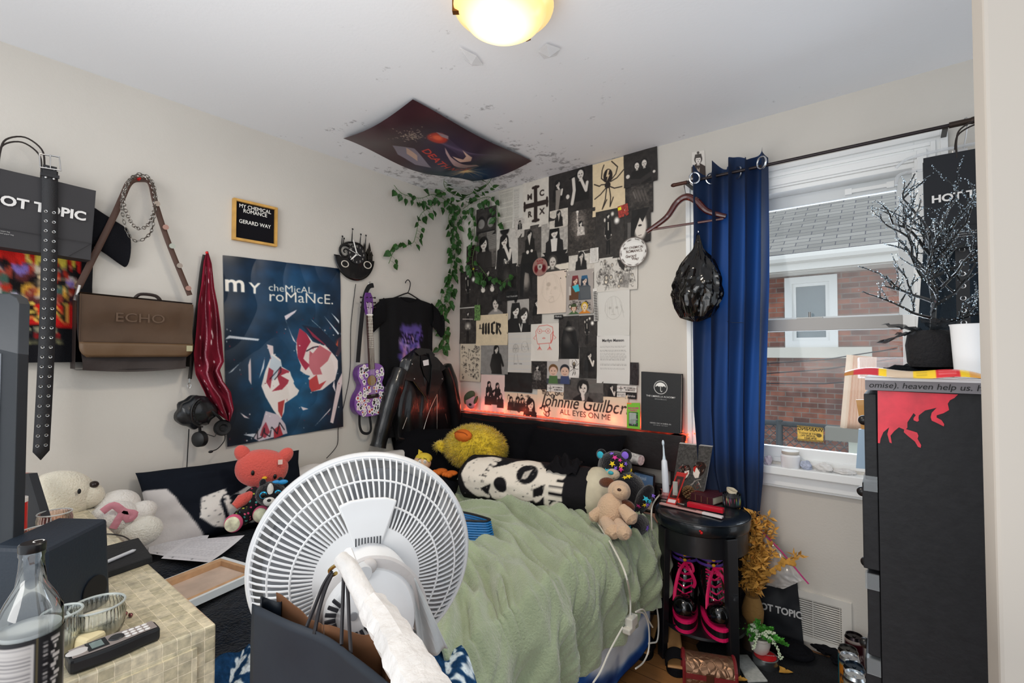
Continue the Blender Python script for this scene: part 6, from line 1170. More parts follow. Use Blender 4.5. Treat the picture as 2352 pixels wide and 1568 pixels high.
# beige dog
dg=thing('plush_dog','beige plush puppy with brown ears lying against the star bear','plush toy',(-.98,1.86,.54)); BE=fuzzy('d0b092'); BRN=fuzzy('5e3420')
def ray_pt(x,y,Y): return on(x,y,1,Y)
h=ray_pt(1422,1128,1.9); bd_=ray_pt(1402,1178,1.86); 
MB().ell(h,(.048,.05,.045),nu=28,nv=18).build('head',BE,dg,world=True); MB().ell(h+V((.022,-.035,.012)),(.036,.03,.03)).build('muzzle',BE,dg,world=True); MB().ell(h+V((.03,-.06,.025)),(.009,.006,.006)).build('nose',mat('3a2018',.5),dg,world=True)
MB().ell(bd_,(.062,.05,.085),Matrix.Rotation(.12,3,'Y'),nu=28,nv=18).build('body',BE,dg,world=True)
MB().ell(h+V((-.058,.0,.028)),(.038,.014,.022),Matrix.Rotation(-.2,3,'Y')).build('ear',BRN,dg,world=True); MB().ell(h+V((.045,-.02,-.045)),(.036,.018,.022),Matrix.Rotation(.2,3,'Y')).build('ear',BRN,dg,world=True)
for a_,c_,r in (((1385,1165),(1362,1188),.022),((1428,1165),(1452,1192),.026)): p1,p2=ray_pt(*a_,1.84),ray_pt(*c_,1.82); MB().tube([p1,p1.lerp(p2,.5),p2,p2+(p2-p1)*.22],[r*.75,r,r*1.15,r*.5],14).build('arm',BE,dg,world=True)
for a_,c_,r in (((1390,1195),(1408,1222),.028),((1420,1200),(1434,1224),.026)): p1,p2=ray_pt(*a_,1.82),ray_pt(*c_,1.76); p2.z=max(p2.z,.57); MB().tube([p1,p1.lerp(p2,.5),p2,p2+(p2-p1)*.3],[r*.8,r,r*1.2,r*.5],14).build('leg',BE,dg,world=True)
for q in (-1,1): MB().ell(h+V((.015+q*.02,-.045,.02)),.003,nu=8,nv=6).build('eye',BLACK,dg,world=True)
# framed picture and paper roll between bed and stool
cv=Cv(60,80,'5f7fa8'); cv.a*=1; cv.rect(0,.5,1,1,'d8c4b0'); cv.mix(np.clip((cv.y-.35)*5,0,1),'d6bfae'); cv.text('school',.1,.2,.2,'e8eef4')
q=[B(1455,1080,.10),B(1503,1092,.10),B(1500,1175,.13),B(1452,1160,.13)]; fr_=thing('framed_picture','framed blue and pink picture standing behind the star bear','picture',q[2])
sheet('picture',quad(q),cv,50,60,GLOSSP,fr_,world=True); b=MB(); [b.tube([q[i]+V((0,-.002,0)),q[(i+1)%4]+V((0,-.002,0))],.006,4) for i in range(4)]; b.build('frame',mat('1b1a1c',.4),fr_,world=True,smooth=False); MB().add([p+V((0,.006,0)) for p in q],[(0,1,2,3)]).build('backing',mat('3a3430',.8),fr_,world=True)
p=B(1452,1052,.12); tag(MB(frame(p,(0,0,1),(.3,1,0))).lathe([(.026,-.06),(.03,.03),(.031,.032),(.028,.03),(.024,-.05),(.0001,-.05)],28).build('paper_cup',mat('c9c6c4',.5,var=.5,vs=60)),'white patterned paper cup lying on its side behind the star bear','cup')
# stack of blue hangers
p0,p1,p2,p3=on(1070,1240,2,.61),on(1120,1225,2,.61),on(1132,1262,2,.56),on(1072,1302,2,.55)
hs_=thing('hanger_stack','stack of glossy blue plastic hangers with a black one on top, on the green blanket','hangers',p2)
BLU=mat('1b6ba8',.2,name='glossy_blue_plastic',coat=.5); nh=9
for i in range(nh):
    z=.555+.0085*i; o_=V((-.012*i*.3,.004*i*.3,0)); A_=V((-1.62,1.28,z)); C_=V((-1.285,1.5,z)); D2=V((-1.30,1.42,z))
    MB().tube(smooth_path([A_+o_,V((-1.42,1.36,z))+o_,V((-1.29,1.435,z))+o_,V((-1.275,1.46,z))+o_,V((-1.29,1.475,z))+o_,V((-1.42,1.47,z))+o_,V((-1.6,1.42,z))+o_],5),.0042,6).build('hanger',BLACK if i==nh-1 else BLU,hs_,world=True)
# ---- left of the fan
cv=Cv(150,110,'161a22'); WW='dcd8d2'
cv.poly([(.28,.75),(.3,.5),(.45,.44),(.4,.6),(.42,.8),(.46,.95),(.36,.9)],WW); cv.poly([(.42,.6),(.6,.44),(.62,.2),(.8,.2),(.82,.5),(.72,.75),(.6,.95),(.46,.9)],WW); cv.ell(.5,.62,.05,.08,'161a22'); cv.ell(.7,.5,.06,.1,'161a22')
for i in range(7): cv.ell(.43+.008*i,.5+.06*i,.018,.025,WW,soft=.1)
rg=random.Random(1); [cv.ell(rg.uniform(.3,.9),rg.uniform(.3,.95),.004,.006,'161a22') for i in range(90)]
cv.poly([(0,.25),(.12,.3),(.3,.95),(.3,1),(0,1)],'c9c4c2')
pillow('pillow','pillow in black skull print cover leaning on left wall below the headset','', .62,.40,.17,Euler((0,0,0)),PB) if 0 else None
pillow('pillow','pillow in black skull print cover leaning on left wall below the headset',(-2.33,.90,.66),.66,.34,.15,Euler((1.05,0,PI/2-.1)),mat('ATTR',.95,name='printed_pillowcase',bump=.3,bs=25,spec=.1),cv=cv,sd=6)
kt=thing('plush_cat','coral red plush cat in black polka dot dress on skull pillow','plush toy',(-2.15,.97,.54)); CO=fuzzy('dc5f55','coral_plush')
hc=L(602,1075,.30); fw=(CAM-hc); fw.z=0; fw.normalize(); rt=V((0,0,1)).cross(fw); Rk=Matrix((rt,-fw,V((0,0,1)))).transposed()
def K(x,y,z): return hc+Rk@V((x,y,z))
MB().ell(hc,(.105,.055,.082),Rk@Matrix.Rotation(.16,3,'Y'),nu=36,nv=22,p=.93).build('head',CO,kt,world=True)
for x,z,a in ((-.075,.07,-.5),(.09,.045,.7)): MB().ell(K(x,0,z),(.03,.022,.04),Rk@Matrix.Rotation(a,3,'Y')).build('ear',CO,kt,world=True)
for x,z in ((-.035,-.005),(.05,-.03)): MB().ell(K(x,-.053,z),(.007,.005,.011),Rk).build('eye',mat('17100f',.2),kt,world=True)
MB().ell(K(.01,-.06,-.03),(.010,.006,.007),Rk).build('nose',mat('e8b020',.5),kt,world=True)
MB().tube([K(-.01,-.056,-.045),K(.008,-.058,-.052),K(.026,-.056,-.048)],.0015,5).build('smile',BLACK,kt,world=True)
MB().box(K(.07,-.052,.03),(.018,.004,.02),Rk).build('bandage_patch',mat('e8c8bc',.8),kt,smooth=False,world=True)
DOT=spotted('17151a',['d84a7a','88c050','58b8b0','e06080','c8d050'],sc=60)
bc_=K(-.02,-.02,-.14); MB().ell(bc_,(.06,.045,.07),Rk).build('dress',DOT,kt,world=True)
MB().tube([K(-.03,-.03,-.10),K(-.075,-.05,-.115),K(-.10,-.06,-.135)],[.02,.026,.016],12).build('arm',CO,kt,world=True)
for x,y,z in ((-.10,-.12,-.185),(.0,-.10,-.17)):
    MB().tube([K(x*.4,-.04,-.17),K(x*.8,y*.7,z+.005)],[.035,.034],12).build('leg',DOT,kt,world=True); MB().ell(K(x,y,z),(.034,.02,.036),Rk).build('foot',mat('d85a80',.9),kt,world=True); MB().ell(K(x-.004,y-.012,z),(.028,.012,.030),Rk).build('tie_dye_sole',mat('e6dfc0',.7,var=.35,vs=40,name='tie_dye_sole'),kt,world=True)
bw=thing('plush_puppy','black and white plush puppy with large glittery blue eyes beside the coral cat','plush toy',(-2.0,1.05,.54)); hc=L(622,1133,.42)
fw=(CAM-hc); fw.z=0; fw.normalize(); rt=V((0,0,1)).cross(fw); Rk=Matrix((rt,-fw,V((0,0,1)))).transposed()
MB().ell(hc,(.058,.05,.05),Rk,nu=28,nv=18,fn=lambda q:1+.04*N3(q*7)).build('head',BKP,bw,world=True); MB().ell(K(.03,.02,-.09),(.05,.05,.07),Rk,fn=lambda q:1+.04*N3(q*7)).build('body',BKP,bw,world=True)
WP=fuzzy('e4e0da'); MB().ell(K(-.005,-.036,-.018),(.024,.022,.022),Rk).build('muzzle',WP,bw,world=True); MB().ell(K(-.002,-.038,.02),(.013,.012,.032),Rk).build('blaze',WP,bw,world=True); MB().ell(K(-.006,-.058,-.012),(.008,.005,.006),Rk).build('nose',BLACK,bw,world=True)
for x in (-.027,.026): MB().ell(K(x,-.042,.008),(.015,.008,.015),Rk).build('eye_rim',mat('2aa8d8',.15,.5),bw,world=True); MB().ell(K(x,-.048,.008),(.011,.006,.011),Rk).build('eye',mat('08080a',.05),bw,world=True)
for x in (-.03,.035): MB().ell(K(x,0,.045),(.014,.01,.02),Rk).build('ear',BKP,bw,world=True)
MB().ell(K(.045,-.01,.045),(.02,.008,.01),Rk).ell(K(.02,-.01,.047),(.016,.008,.009),Rk).build('blue_bow',mat('2a90d0',.4),bw,world=True)
# white bears behind the table
IV=fuzzy('e6dfcc','ivory_plush')
wb=thing('polar_bear','large ivory plush bear lying behind the tiled table by left wall','plush toy',(-2.25,.42,.6)); hc=L(130,1142,.20)
MB().ell(hc,(.085,.105,.09),nu=40,nv=24,fn=lambda q:1+.02*N3(q*3)).build('head',IV,wb,world=True); sn=L(200,1138,.22)
MB().ell(sn,(.045,.05,.045),Matrix.Rotation(-.2,3,'X')).build('muzzle',IV,wb,world=True); MB().ell(L(216,1112,.24),(.018,.014,.012)).build('nose',mat('241815',.3),wb,world=True); MB().ell(L(182,1128,.285),(.004,.005,.009)).build('eye',BLACK,wb,world=True)
MB().ell(hc+V((.0,-.08,.07)),(.03,.035,.03)).build('ear',fuzzy('9a4438'),wb,world=True)
MB().ell(hc+V((.02,.05,-.14)),(.09,.15,.09)).build('body',IV,wb,world=True)
w2=thing('white_bear','white plush bear with pink ribbon bow lying on its back beside table','plush toy',(-2.15,.55,.55))
MB().ell(L(270,1160,.22),(.06,.07,.055)).build('head',WP,w2,world=True); MB().ell(L(262,1190,.28),(.07,.075,.06)).build('body',WP,w2,world=True); MB().ell(L(318,1180,.28),(.05,.06,.04),Matrix.Rotation(.4,3,'X')).build('paw',WP,w2,world=True); MB().ell(L(322,1220,.32),(.05,.07,.055)).build('paw',fuzzy('e6e4da'),w2,world=True)
RB=mat('d08a98',.6,bump=.3,bs=60,name='pink_ribbon'); c=L(285,1175,.35); MB().tube(smooth_path([c+V((0,-.06,.015)),c+V((0,-.03,.03)),c,c+V((0,.03,-.015)),c+V((0,.012,-.03)),c,c+V((0,-.03,-.05))],4),1,6,flat=(.012,.003,(1,0,0))).build('ribbon',RB,w2,world=True)
# papers and canvas
for k,(q,lab) in enumerate((([(345,1232),(480,1232),(445,1292),(340,1270)],'white handwritten sheet on the bed, partly under the second sheet'),([(430,1240),(562,1232),(480,1295),(370,1282)],'white lined sheet with punched holes lying on top on the bed'))):
    P=[on(x,y,2,.548+.006*k) for x,y in q]; cv=Cv(70,50,'dfe0e6'); p_text(cv,n=14,c='9a9ca6'); cv.ell(.2,.93,.012,.018,'22242c'); cv.ell(.6,.93,.012,.018,'22242c')
    tag(sheet('paper_sheet',(lambda P,k:lambda u,v:quad(P)(u,v)+V((0,0,.012*math.sin(u*4+k)*v*(1-v)*2+.006*u)))(P,k),cv,70,50),lab,'paper')
cvf=thing('canvas_frame','small stretched canvas lying face down showing its wooden frame','canvas',on(480,1340,2,.54))
q=[on(x,y,2,.565) for x,y in ((375,1328),(513,1275),(571,1315),(425,1375))]
e1=(q[1]-q[0]).normalized(); e2=(q[3]-q[0]); L1=(q[1]-q[0]).length; e2=(e2-e1*e2.dot(e1)).normalized(); L2=.215; T=frame(q[0]-V((0,0,.028)),e1,e2)
L1=.52; T=frame(q[1]-V((0,0,.028))-e1*L1,e1,e2); sz=1 if T.to_3x3().col[2].z>0 else -1
b=MB(T); WD=mat('c9a27c',.7,var=.15,vs=30,name='pine_stretcher')
b.b2((0,0,.004*sz),(.024,-(-L2),.022*sz)); b.b2((L1-.024,0,.004*sz),(L1,L2,.022*sz)); b.b2((.024,0,.004*sz),(L1-.024,.024,.022*sz)); b.b2((.024,L2-.024,.004*sz),(L1-.024,L2,.022*sz)); b.build('wood_frame',WD,cvf,smooth=False,world=True)
b=MB(T); b.b2((0.001,.001,.0),(L1-.001,L2-.001,.004*sz)); b.build('canvas_back',mat('c9b5a6',.85,var=.15,vs=12,name='pinkish_canvas'),cvf,smooth=False,world=True)
b=MB(T); b.b2((-.003,-.003,0),(0,L2+.003,.0225*sz)); b.b2((L1,-.003,0),(L1+.003,L2+.003,.0225*sz)); b.b2((0,-.003,0),(L1,0,.0225*sz)); b.b2((0,L2,0),(L1,L2+.003,.0225*sz)); b.b2((0,L2-.007,.0222*sz),(L1,L2,.0230*sz)); b.b2((L1-.012,0,.0222*sz),(L1,L2,.0230*sz)); b.build('folded_canvas_edge',mat('dfe6ea',.7),cvf,smooth=False,world=True)
# cable on the bed with inline switch
cb=thing('extension_cable','white cable crossing the green blanket with plugs over the bed edge','cable',(-.85,1.5,.5)); WC=mat('d9d6cc',.45)
def bz(x,y,z): return on(x,y,2,z)
MB().tube(smooth_path([bz(1362,1185,.57),bz(1395,1235,.575),bz(1425,1290,.57),bz(1440,1330,.56),on(1447,1370,0,-.775),on(1448,1400,0,-.77),on(1446,1425,0,-.77)],5),.0035,6).build('cord',WC,cb,world=True)
c=on(1450,1425,0,-.765); MB().box(c,(.03,.05,.035)).box(c+V((0,-.02,-.02)),(.03,.05,.02)).build('plug_block',WC,cb,world=True,bevel=.004,smooth=False)
for pts in ([(1460,1405),(1478,1400),(1490,1425),(1499,1440)],[(1462,1405),(1480,1410),(1490,1440),(1490,1490),(1478,1520),(1460,1535)],[(1430,1440),(1400,1495),(1380,1540),(1362,1568)]): MB().tube(smooth_path([on(x,y,0,-.74) for x,y in pts],6),.003,6).build('cord',WC,cb,world=True)
# ================================================================ ROUND STOOL AND WHAT STANDS ON IT
sc_=on(1611,1166,2,.615); SX,SY,SZ=sc_.x,sc_.y,.615; SR=.198
st=thing('round_stool','round black leather topped stool with lower shelf beside the bed','stool',(SX,SY,0)); SB=mat('15161a',.4,name='black_lacquer',coat=.2)
LT=mat('11171d',.28,name='black_leatherette',bump=.15,bs=40,coat=.3)
MB(TR(0,0,SZ)).lathe([(.0001,0),(.12,-.001),(SR-.02,-.006),(SR-.004,-.014),(SR,-.024),(SR,-.05),(SR-.006,-.062),(SR-.02,-.066),(.0001,-.066)],64).build('seat_cushion',LT,st)
MB(TR(0,0,SZ-.014)).tube([(SR*math.cos(a)*.99,SR*math.sin(a)*.99,0) for a in [2*PI*i/60 for i in range(60)]],.003,6,closed=True).build('piping',LT,st)
MB().lathe([(SR-.012,SZ-.066),(SR-.012,SZ-.15),(SR-.03,SZ-.15),(SR-.03,SZ-.066)],64).build('apron',SB,st)
ang=math.atan2(-SY,-SX)  # towards the camera
for k,da in enumerate((.62,2.19,3.76,5.33)):
    a=ang+da; c_,s_=math.cos(a),math.sin(a); M=Matrix.Rotation(a,4,'Z'); b=MB(M)
    b.add([(SR-.03,-.026,SZ-.066),(SR+.0,-.026,SZ-.066),(SR+.0,.026,SZ-.066),(SR-.03,.026,SZ-.066),(SR-.015,-.02,0),(SR+.012,-.02,0),(SR+.012,.02,0),(SR-.015,.02,0)],[(0,1,2,3),(7,6,5,4),(0,4,5,1),(1,5,6,2),(2,6,7,3),(3,7,4,0)]); b.build('leg',SB,st,smooth=False,bevel=.003)
MB().lathe([(.0001,.145),(SR-.02,.145),(SR-.018,.135),(SR-.03,.125),(.0001,.125)],48).build('shelf',SB,st)
MB(TR(.06,-SR+.005,SZ-.04)).ell((0,0,0),(.006,.006,.006)).ell((-.004,-.004,.007),(.004,.004,.004)).build('red_pins',RED,st)
def T_(x,y,z=SZ): return on(x,y,2,z)
tb=thing('electric_toothbrush','white electric toothbrush standing in its charger on the stool','toothbrush',T_(1530,1140))
p=T_(1530,1142); p.z=SZ; MB(TR(p.x,p.y,SZ)).lathe([(.028,0),(.03,.004),(.028,.014),(.018,.018),(.016,.024),(.0001,.024)],28).build('charger_base',mat('e8e6e6',.2),tb,world=True)
MB(TR(p.x,p.y,SZ)).lathe([(.030,.0),(.033,.03),(.034,.032),(.031,.03),(.028,.002)],28).build('clear_ring',thin_glass('clear_red_ring',(.95,.7,.7),.1),tb,world=True)
MB(TR(p.x,p.y,SZ+.02)@Matrix.Rotation(-.05,4,'Y')).lathe([(.0001,0),(.0145,.0),(.016,.02),(.0155,.1),(.013,.15),(.009,.158),(.0001,.158)],24).build('handle',mat('e6ebf2',.2,coat=.3),tb,world=True)
b=MB(TR(p.x-.008,p.y,SZ+.178)@Matrix.Rotation(-.05,4,'Y')); b.lathe([(.008,0),(.005,.02),(.0035,.06),(.004,.07),(.0001,.07)],16); b.ell((0,-.002,.078),(.006,.006,.014)); b.build('brush_head',mat('d6e6f0',.3),tb,world=True)
cc=MB().tube(smooth_path([V((p.x-.03,p.y-.005,SZ+.008)),T_(1502,1160)+V((-.0,-.02,0)),on(1497,1210,1,SY-.14),on(1500,1280,1,SY-.16),on(1502,1350,1,SY-.17),on(1512,1420,1,SY-.18),on(1510,1468,1,SY-.2),on(1496,1476,1,SY-.22),on(1455,1480,1,SY-.25)],6),.0035,6)
tag(cc.build('charger_cable',mat('e2ddd0',.5)),'white cable of the toothbrush charger hanging down beside the stool','cable')
# painted canvas leaning at the wall
cv=Cv(130,180,'4a4846'); cv.noise(.35,20,3); rg=random.Random(2)
for i in range(60): x=rg.random(); y=rg.random()*.5; cv.line([(x,y),(x+.12,y-.1)],.006,'6c6a68',.4)
cv.poly([(.1,.75),(.2,.52),(.4,.46),(.5,.56),(.46,.7),(.38,.82),(.3,.8)],'2a1f1c'); cv.poly([(.3,.62),(.44,.58),(.46,.66),(.42,.74),(.34,.8)],'e8dcd0'); cv.poly([(.54,.5),(.66,.36),(.84,.36),(.93,.46),(.9,.6),(.8,.7),(.72,.56)],'2a1f1c')
cv.poly([(.56,.52),(.66,.5),(.78,.6),(.76,.72),(.66,.74),(.58,.66)],'e8dcd0'); cv.poly([(.56,.5),(.64,.46),(.62,.62),(.57,.58)],'c02820'); cv.poly([(.36,.66),(.42,.62),(.4,.7)],'c02820')
for i in range(40): x,y=rg.choice([(.3,.55),(.75,.45),(.72,.85)]); x+=rg.uniform(-.15,.15); y+=rg.uniform(-.1,.1); cv.line([(x,y),(x+rg.uniform(-.06,.06),y+.05)],.008,rg.choice(['e8dcd0','7a4a30','c02820']))
cv.line([(.5,.95),(.72,.78),(.85,.74)],.01,'e8dcd0')
q=[on(1560,1018,1,SY+.17),on(1636,1026,1,SY+.17),T_(1626,1122,SZ+.04),T_(1552,1112,SZ+.04)]; q[2].y=q[3].y=SY+.12
pc_=thing('painted_canvas','small dark painted canvas of two heads leaning at the back of stool','painting',q[3]); sheet('painted_face',quad(q),cv,130,180,CLOTHP,pc_,world=True)
MB().add(q+[p+V((0,.016,.003)) for p in q],[(0,4,5,1),(1,5,6,2),(2,6,7,3),(3,7,4,0),(7,6,5,4)]).build('canvas_sides',mat('c9c6c2',.7),pc_,world=True,smooth=False)
def bookb(name,label,c,dx,dy,dz,rz,col,pg='cfc4ac'):
    g=thing(name,label,'book',TR(c.x,c.y,c.z,rz=rz)); m=mat(col,.45,bump=.2,bs=60,coat=.2)
    b=MB(); b.b2((-dx/2,-dy/2,0),(dx/2,dy/2,.003)); b.b2((-dx/2,-dy/2,dz-.003),(dx/2,dy/2,dz)); b.b2((-dx/2,-dy/2,.003),(dx/2,-dy/2+.003,dz-.003)); b.build('cover',m,g,smooth=False,bevel=.001)
    MB().b2((-dx/2+.004,-dy/2+.003,.003),(dx/2-.004,dy/2-.004,dz-.003)).build('pages',mat(pg,.8),g,smooth=False); return g
g=bookb('leather_book','thick burgundy leather book lying under the painted canvas on stool',T_(1632,1148),.11,.15,.036,-.25,'4a1f28')
for x in (-.03,.0,.03): MB().b2((x-.001,-.0765,.004),(x+.001,-.0752,.032)).build('spine_line',mat('8a6a4a',.4),g,smooth=False)
# pine cone
pn=T_(1583,1143)+V((0,-.01,0)); b=MB(); rg=random.Random(3)
for i in range(70):
    t=i/70; a=i*2.4; r=.026*math.sin(PI*(.12+.83*t))+.002; z=.004+.05*t; d=V((math.cos(a),math.sin(a),-.1+.7*t)).normalized(); s=d.cross(V((0,0,1))).normalized()
    c=V((pn.x,pn.y,SZ+z)); p0=c+d*r*.3; p1=c+d*r*1.05; b.add([p0+s*.003,p0-s*.003,p1-s*.007,p1+V((0,0,.003)),p1+s*.007,p1-V((0,0,.004))],[(0,1,2,3,4),(0,4,5),(5,2,1),(2,5,4,3)])
tag(b.build('pine_cone',mat('8a6a48',.8,var=.35,vs=90,name='cone_scales'),smooth=False),'brown pine cone on the stool in front of the burgundy book','pine cone')
# red lip gloss package
q=[on(1555,1083,1,SY-.05),on(1578,1087,1,SY-.05),T_(1570,1150),T_(1550,1145)]; q[2].y=q[3].y=SY-.06; cv=Cv(30,70,'b82a26'); cv.rect(.15,.12,.85,.75,'3a2422'); cv.rect(.35,.2,.6,.7,'8a3a38'); cv.rect(.1,.8,.9,.9,'e8e0e0')
g=thing('lipstick_package','red and clear lipstick package standing beside the pine cone','package',q[3]); sheet('printed_card',quad(q),cv,30,70,GLOSSP,g,world=True,solid=.002); MB().box((q[0]+q[2])/2+V((0,-.008,.006)),(.02,.012,.06)).build('blister',mat('dfe8e0',.1,alpha=.35,name='clear_blister'),g,smooth=False,world=True,bevel=.002)
g=thing('dark_lipstick','small black boxed lipstick standing right of the red package','cosmetics',T_(1577,1142)); c=T_(1577,1135); MB().box(c+V((.0,.0,.035)),(.014,.014,.07)).build('box_body',BLACK,g,smooth=False,world=True); MB().tube([c+V((0,-.008,.05)),c+V((.05,-.01,.085))],.0022,6).build('thin_brush',mat('2a2020',.4),g,world=True)
# knife, file, pen
def bar(name,label,cat,a,c_,w_,h_,m,z=SZ,parts=()):
    A_,C_=T_(*a,z),T_(*c_,z); d=(C_-A_); Lb=d.length; g=thing(name,label,cat,frame(A_,d,V((0,0,1)).cross(d)))
    MB().b2((0,-w_/2,0),(Lb,w_/2,h_)).build('body',m,g,smooth=False,bevel=min(w_,h_)*.3)
    for nm,t0,t1,ww,hh,mm in parts: MB().b2((Lb*t0,-ww/2,.0),(Lb*t1,ww/2,hh)).build(nm,mm,g,smooth=False,bevel=.001)
    return g
bar('flat_comb','pale pink flat nail file lying across the front of stool','nail file',(1516,1157),(1660,1190),.02,.008,mat('c99a94',.3,coat=.3),SZ+.002,(('white_end',.7,1.0,.0202,.0084,mat('e6dede',.3)),('worn_print',.3,.6,.014,.0086,mat('6a4a4a',.5))))
bar('hair_razor','folding razor with red handle and steel blade on the stool','razor',(1518,1150),(1662,1178),.012,.007,mat('9a948c',.3,.8),SZ+.006,(('red_handle',.45,1.0,.024,.02,mat('c8142c',.3,coat=.3)),('black_collar',.4,.46,.016,.012,BLACK)))
# collar rolled up
c=T_(1681,1160); g=thing('rolled_belt','rolled black band with colourful hearts on the right of stool','belt',TR(c.x,c.y,SZ))
cv=Cv(240,16,'17181c'); rg=random.Random(5)
for i in range(60): cv.ell(rg.random(),.25+.5*rg.random(),.0045,.16,rg.choice(['e8e8e8','3ab0b0','d84a6a','d8c838','4a78c8']),soft=.2)
for k in range(3):
    r=.036-.007*k; z0=.0+.004*k
    sheet('band',(lambda r,z0:lambda u,v:V((r*math.cos(2*PI*u)*1.05,r*math.sin(2*PI*u),z0+.052*(1-v)-.02*(k>1)*0+.003*math.sin(2*PI*u))))(r,z0),cv,120,6,mat('ATTR',.5,name='printed_band'),g,solid=.0015)
MB().tube(smooth_path([(.02,-.01,.055),(0,-.02,.062),(-.02,.0,.07),(.0,.02,.066),(.02,.01,.058)],5),1,6,flat=(.002,.009,(0,0,1))).build('cream_lining',mat('d9cdb4',.7),g)
g=T_(1647,1148); tag(MB().ell(V((g.x,g.y,SZ+.016)),(.024,.018,.016),fn=lambda d:1+.3*round(2*N3(d*2.3))/2,nu=12,nv=8).build('amethyst',mat('4a2438',.15,name='purple_crystal',var=.4,vs=60,coat=.5),smooth=False),'dark purple crystal lump on the stool beside the heart band','crystal')
# LED strip lights
LEDM=mat('ff3a1c',.4,emit=6,name='red_led'); ST=mat('e8d8d0',.3,alpha=.7,name='clear_strip')
ls=thing('led_strip','glowing red LED strip light along the top of headboard and down its side','light strip',(-1.6,2.478,.892))
pth=[V((-2.44,2.484,.897)),V((hr_-.10,2.484,.897)),V((hr_+.01,2.46,.885)),V((hr_+.022,2.42,.86)),V((hr_+.012,2.40,.80)),V((hr_-.008,2.40,.72)),V((hr_-.018,2.395,.62)),V((hr_-.03,2.39,.56))]
MB().tube(pth,1,4,flat=(.004,.0015,(0,1,0))).build('strip_tape',mat('d8503a',.4,emit=1.2,name='red_tape_glow'),ls,world=True)
P=smooth_path(pth,40); acc=.02
for i in range(1,len(P)):
    seg=(P[i]-P[i-1]).length; acc+=seg
    if acc>.033: acc=0; MB().box(P[i]+V((0,-.004,.002)),(.007,.005,.005)).build('led_diode',LEDM,ls,smooth=False,world=True)
for k in range(10): l=lamp('led_strip_light','POINT',(-2.38+.16*k,2.45,.925),.17,(1,.12,.06),.02)
lamp('led_strip_light','POINT',(hr_+.03,2.39,.75),.18,(1,.12,.06),.02)
# ---- boots on the shelf
PK=mat('e01460',.5,name='hot_pink'); PT=mat('08080a',.12,name='black_patent',coat=.6)
def boot(label,M,topcol):
    g=thing('platform_boot',label,'boot',M,'pink laced boots on the stool shelf')
    def sole(z,o=0): return [(x*(1+o),y*(1+o)) for x,y in [(.045*math.sin(a)*(1+.12*math.cos(a)),-.02-.105*math.cos(a)) for a in [2*PI*i/28 for i in range(28)]]]
    MB().prism(sole(0),0,.012).build('outsole',PK,g,smooth=False); MB().prism(sole(0,-.02),.012,.036).build('platform',mat('101012',.4),g,smooth=False); MB().prism(sole(0,.02),.036,.046).build('pink_welt',PK,g,smooth=False)
    b=MB(); b.ell((0,-.075,.078),(.043,.05,.042),nu=28,nv=18); b.tube([(0,-.05,.075),(0,-.02,.095),(0,.02,.13),(0,.035,.18),(0,.04,.24),(0,.042,.265)],[.042,.045,.048,.046,.048,.05],24); b.ell((0,.04,.07),(.042,.045,.045)); b.build('upper',PT,g)
    MB().tube([(.05*math.cos(a),.042+.05*math.sin(a),.265) for a in [2*PI*i/24 for i in range(24)]],.006,8,closed=True).build('collar',mat(topcol,.4),g)
    b=MB(); F=[(0,-.062,.112),(0,-.045,.128),(0,-.032,.148),(0,-.022,.17),(0,-.016,.192),(0,-.012,.215)]
    for i,(x,y,z) in enumerate(F):
        for s in (-1,1): b.tube([(s*.026,y+.014,z-.0),(0,y-.004,z+.004),(-s*.026,y+.014,z+.012)],1,6,flat=(.004,.0015,(0,1,.3)))
    b.tube(smooth_path([(0,-.02,.215),(-.02,-.045,.19),(-.034,-.055,.13),(-.038,-.065,.085)],5),1,6,flat=(.006,.0018,(0,1,0))); b.tube(smooth_path([(0,-.02,.215),(.02,-.05,.2),(.036,-.045,.16),(.03,-.04,.135)],5),1,6,flat=(.006,.0018,(0,1,0)))
    b.tube(smooth_path([(0,-.02,.215),(.024,-.045,.225),(.03,-.05,.2),(.004,-.035,.2)],5),1,6,flat=(.005,.0018,(0,1,0))); b.build('pink_laces',PK,g)
    for z in (.225,.245): MB().tube([(.052*math.cos(a),.04+.054*math.sin(a),z+.004*math.sin(a)) for a in [2*PI*i/24 for i in range(24)]],1,6,closed=True,flat=(.0015,.006,(0,0,1))).build('strap',mat('5a3a9a',.4),g); MB().ell((0,-.016,z),(.007,.004,.006)).build('buckle_gem',mat('e8b020',.3),g)
    return g
def shelfpt(x,y,z=.10): p=on(x,y,2,z); return p
p1=V((SX-.055,SY-.055,.10)); p2=V((SX+.055,SY-.035,.10)); az=math.atan2(-SX,SY)
boot('glossy black platform boot with pink laces, left one under stool',TR(p1.x,p1.y,.146,rz=.3,s=1.12),'1a1a1e'); boot('glossy black platform boot with pink laces, right one under stool',TR(p2.x,p2.y,.146,rz=.55,s=1.12),'b0a880')
# ---- black mat on the floor
tag(MB().prism([(-.72,2.20),(-.60,2.02),(-.3,1.95),(.2,1.9),(.2,2.46),(-.7,2.46)],.001,.008).build('floor_mat',mat('16181c',.95,bump=1,bs=200,var=.6,vs=220,name='black_pile_mat'),smooth=False),'black short pile mat on the floor beside the stool and vent','mat')
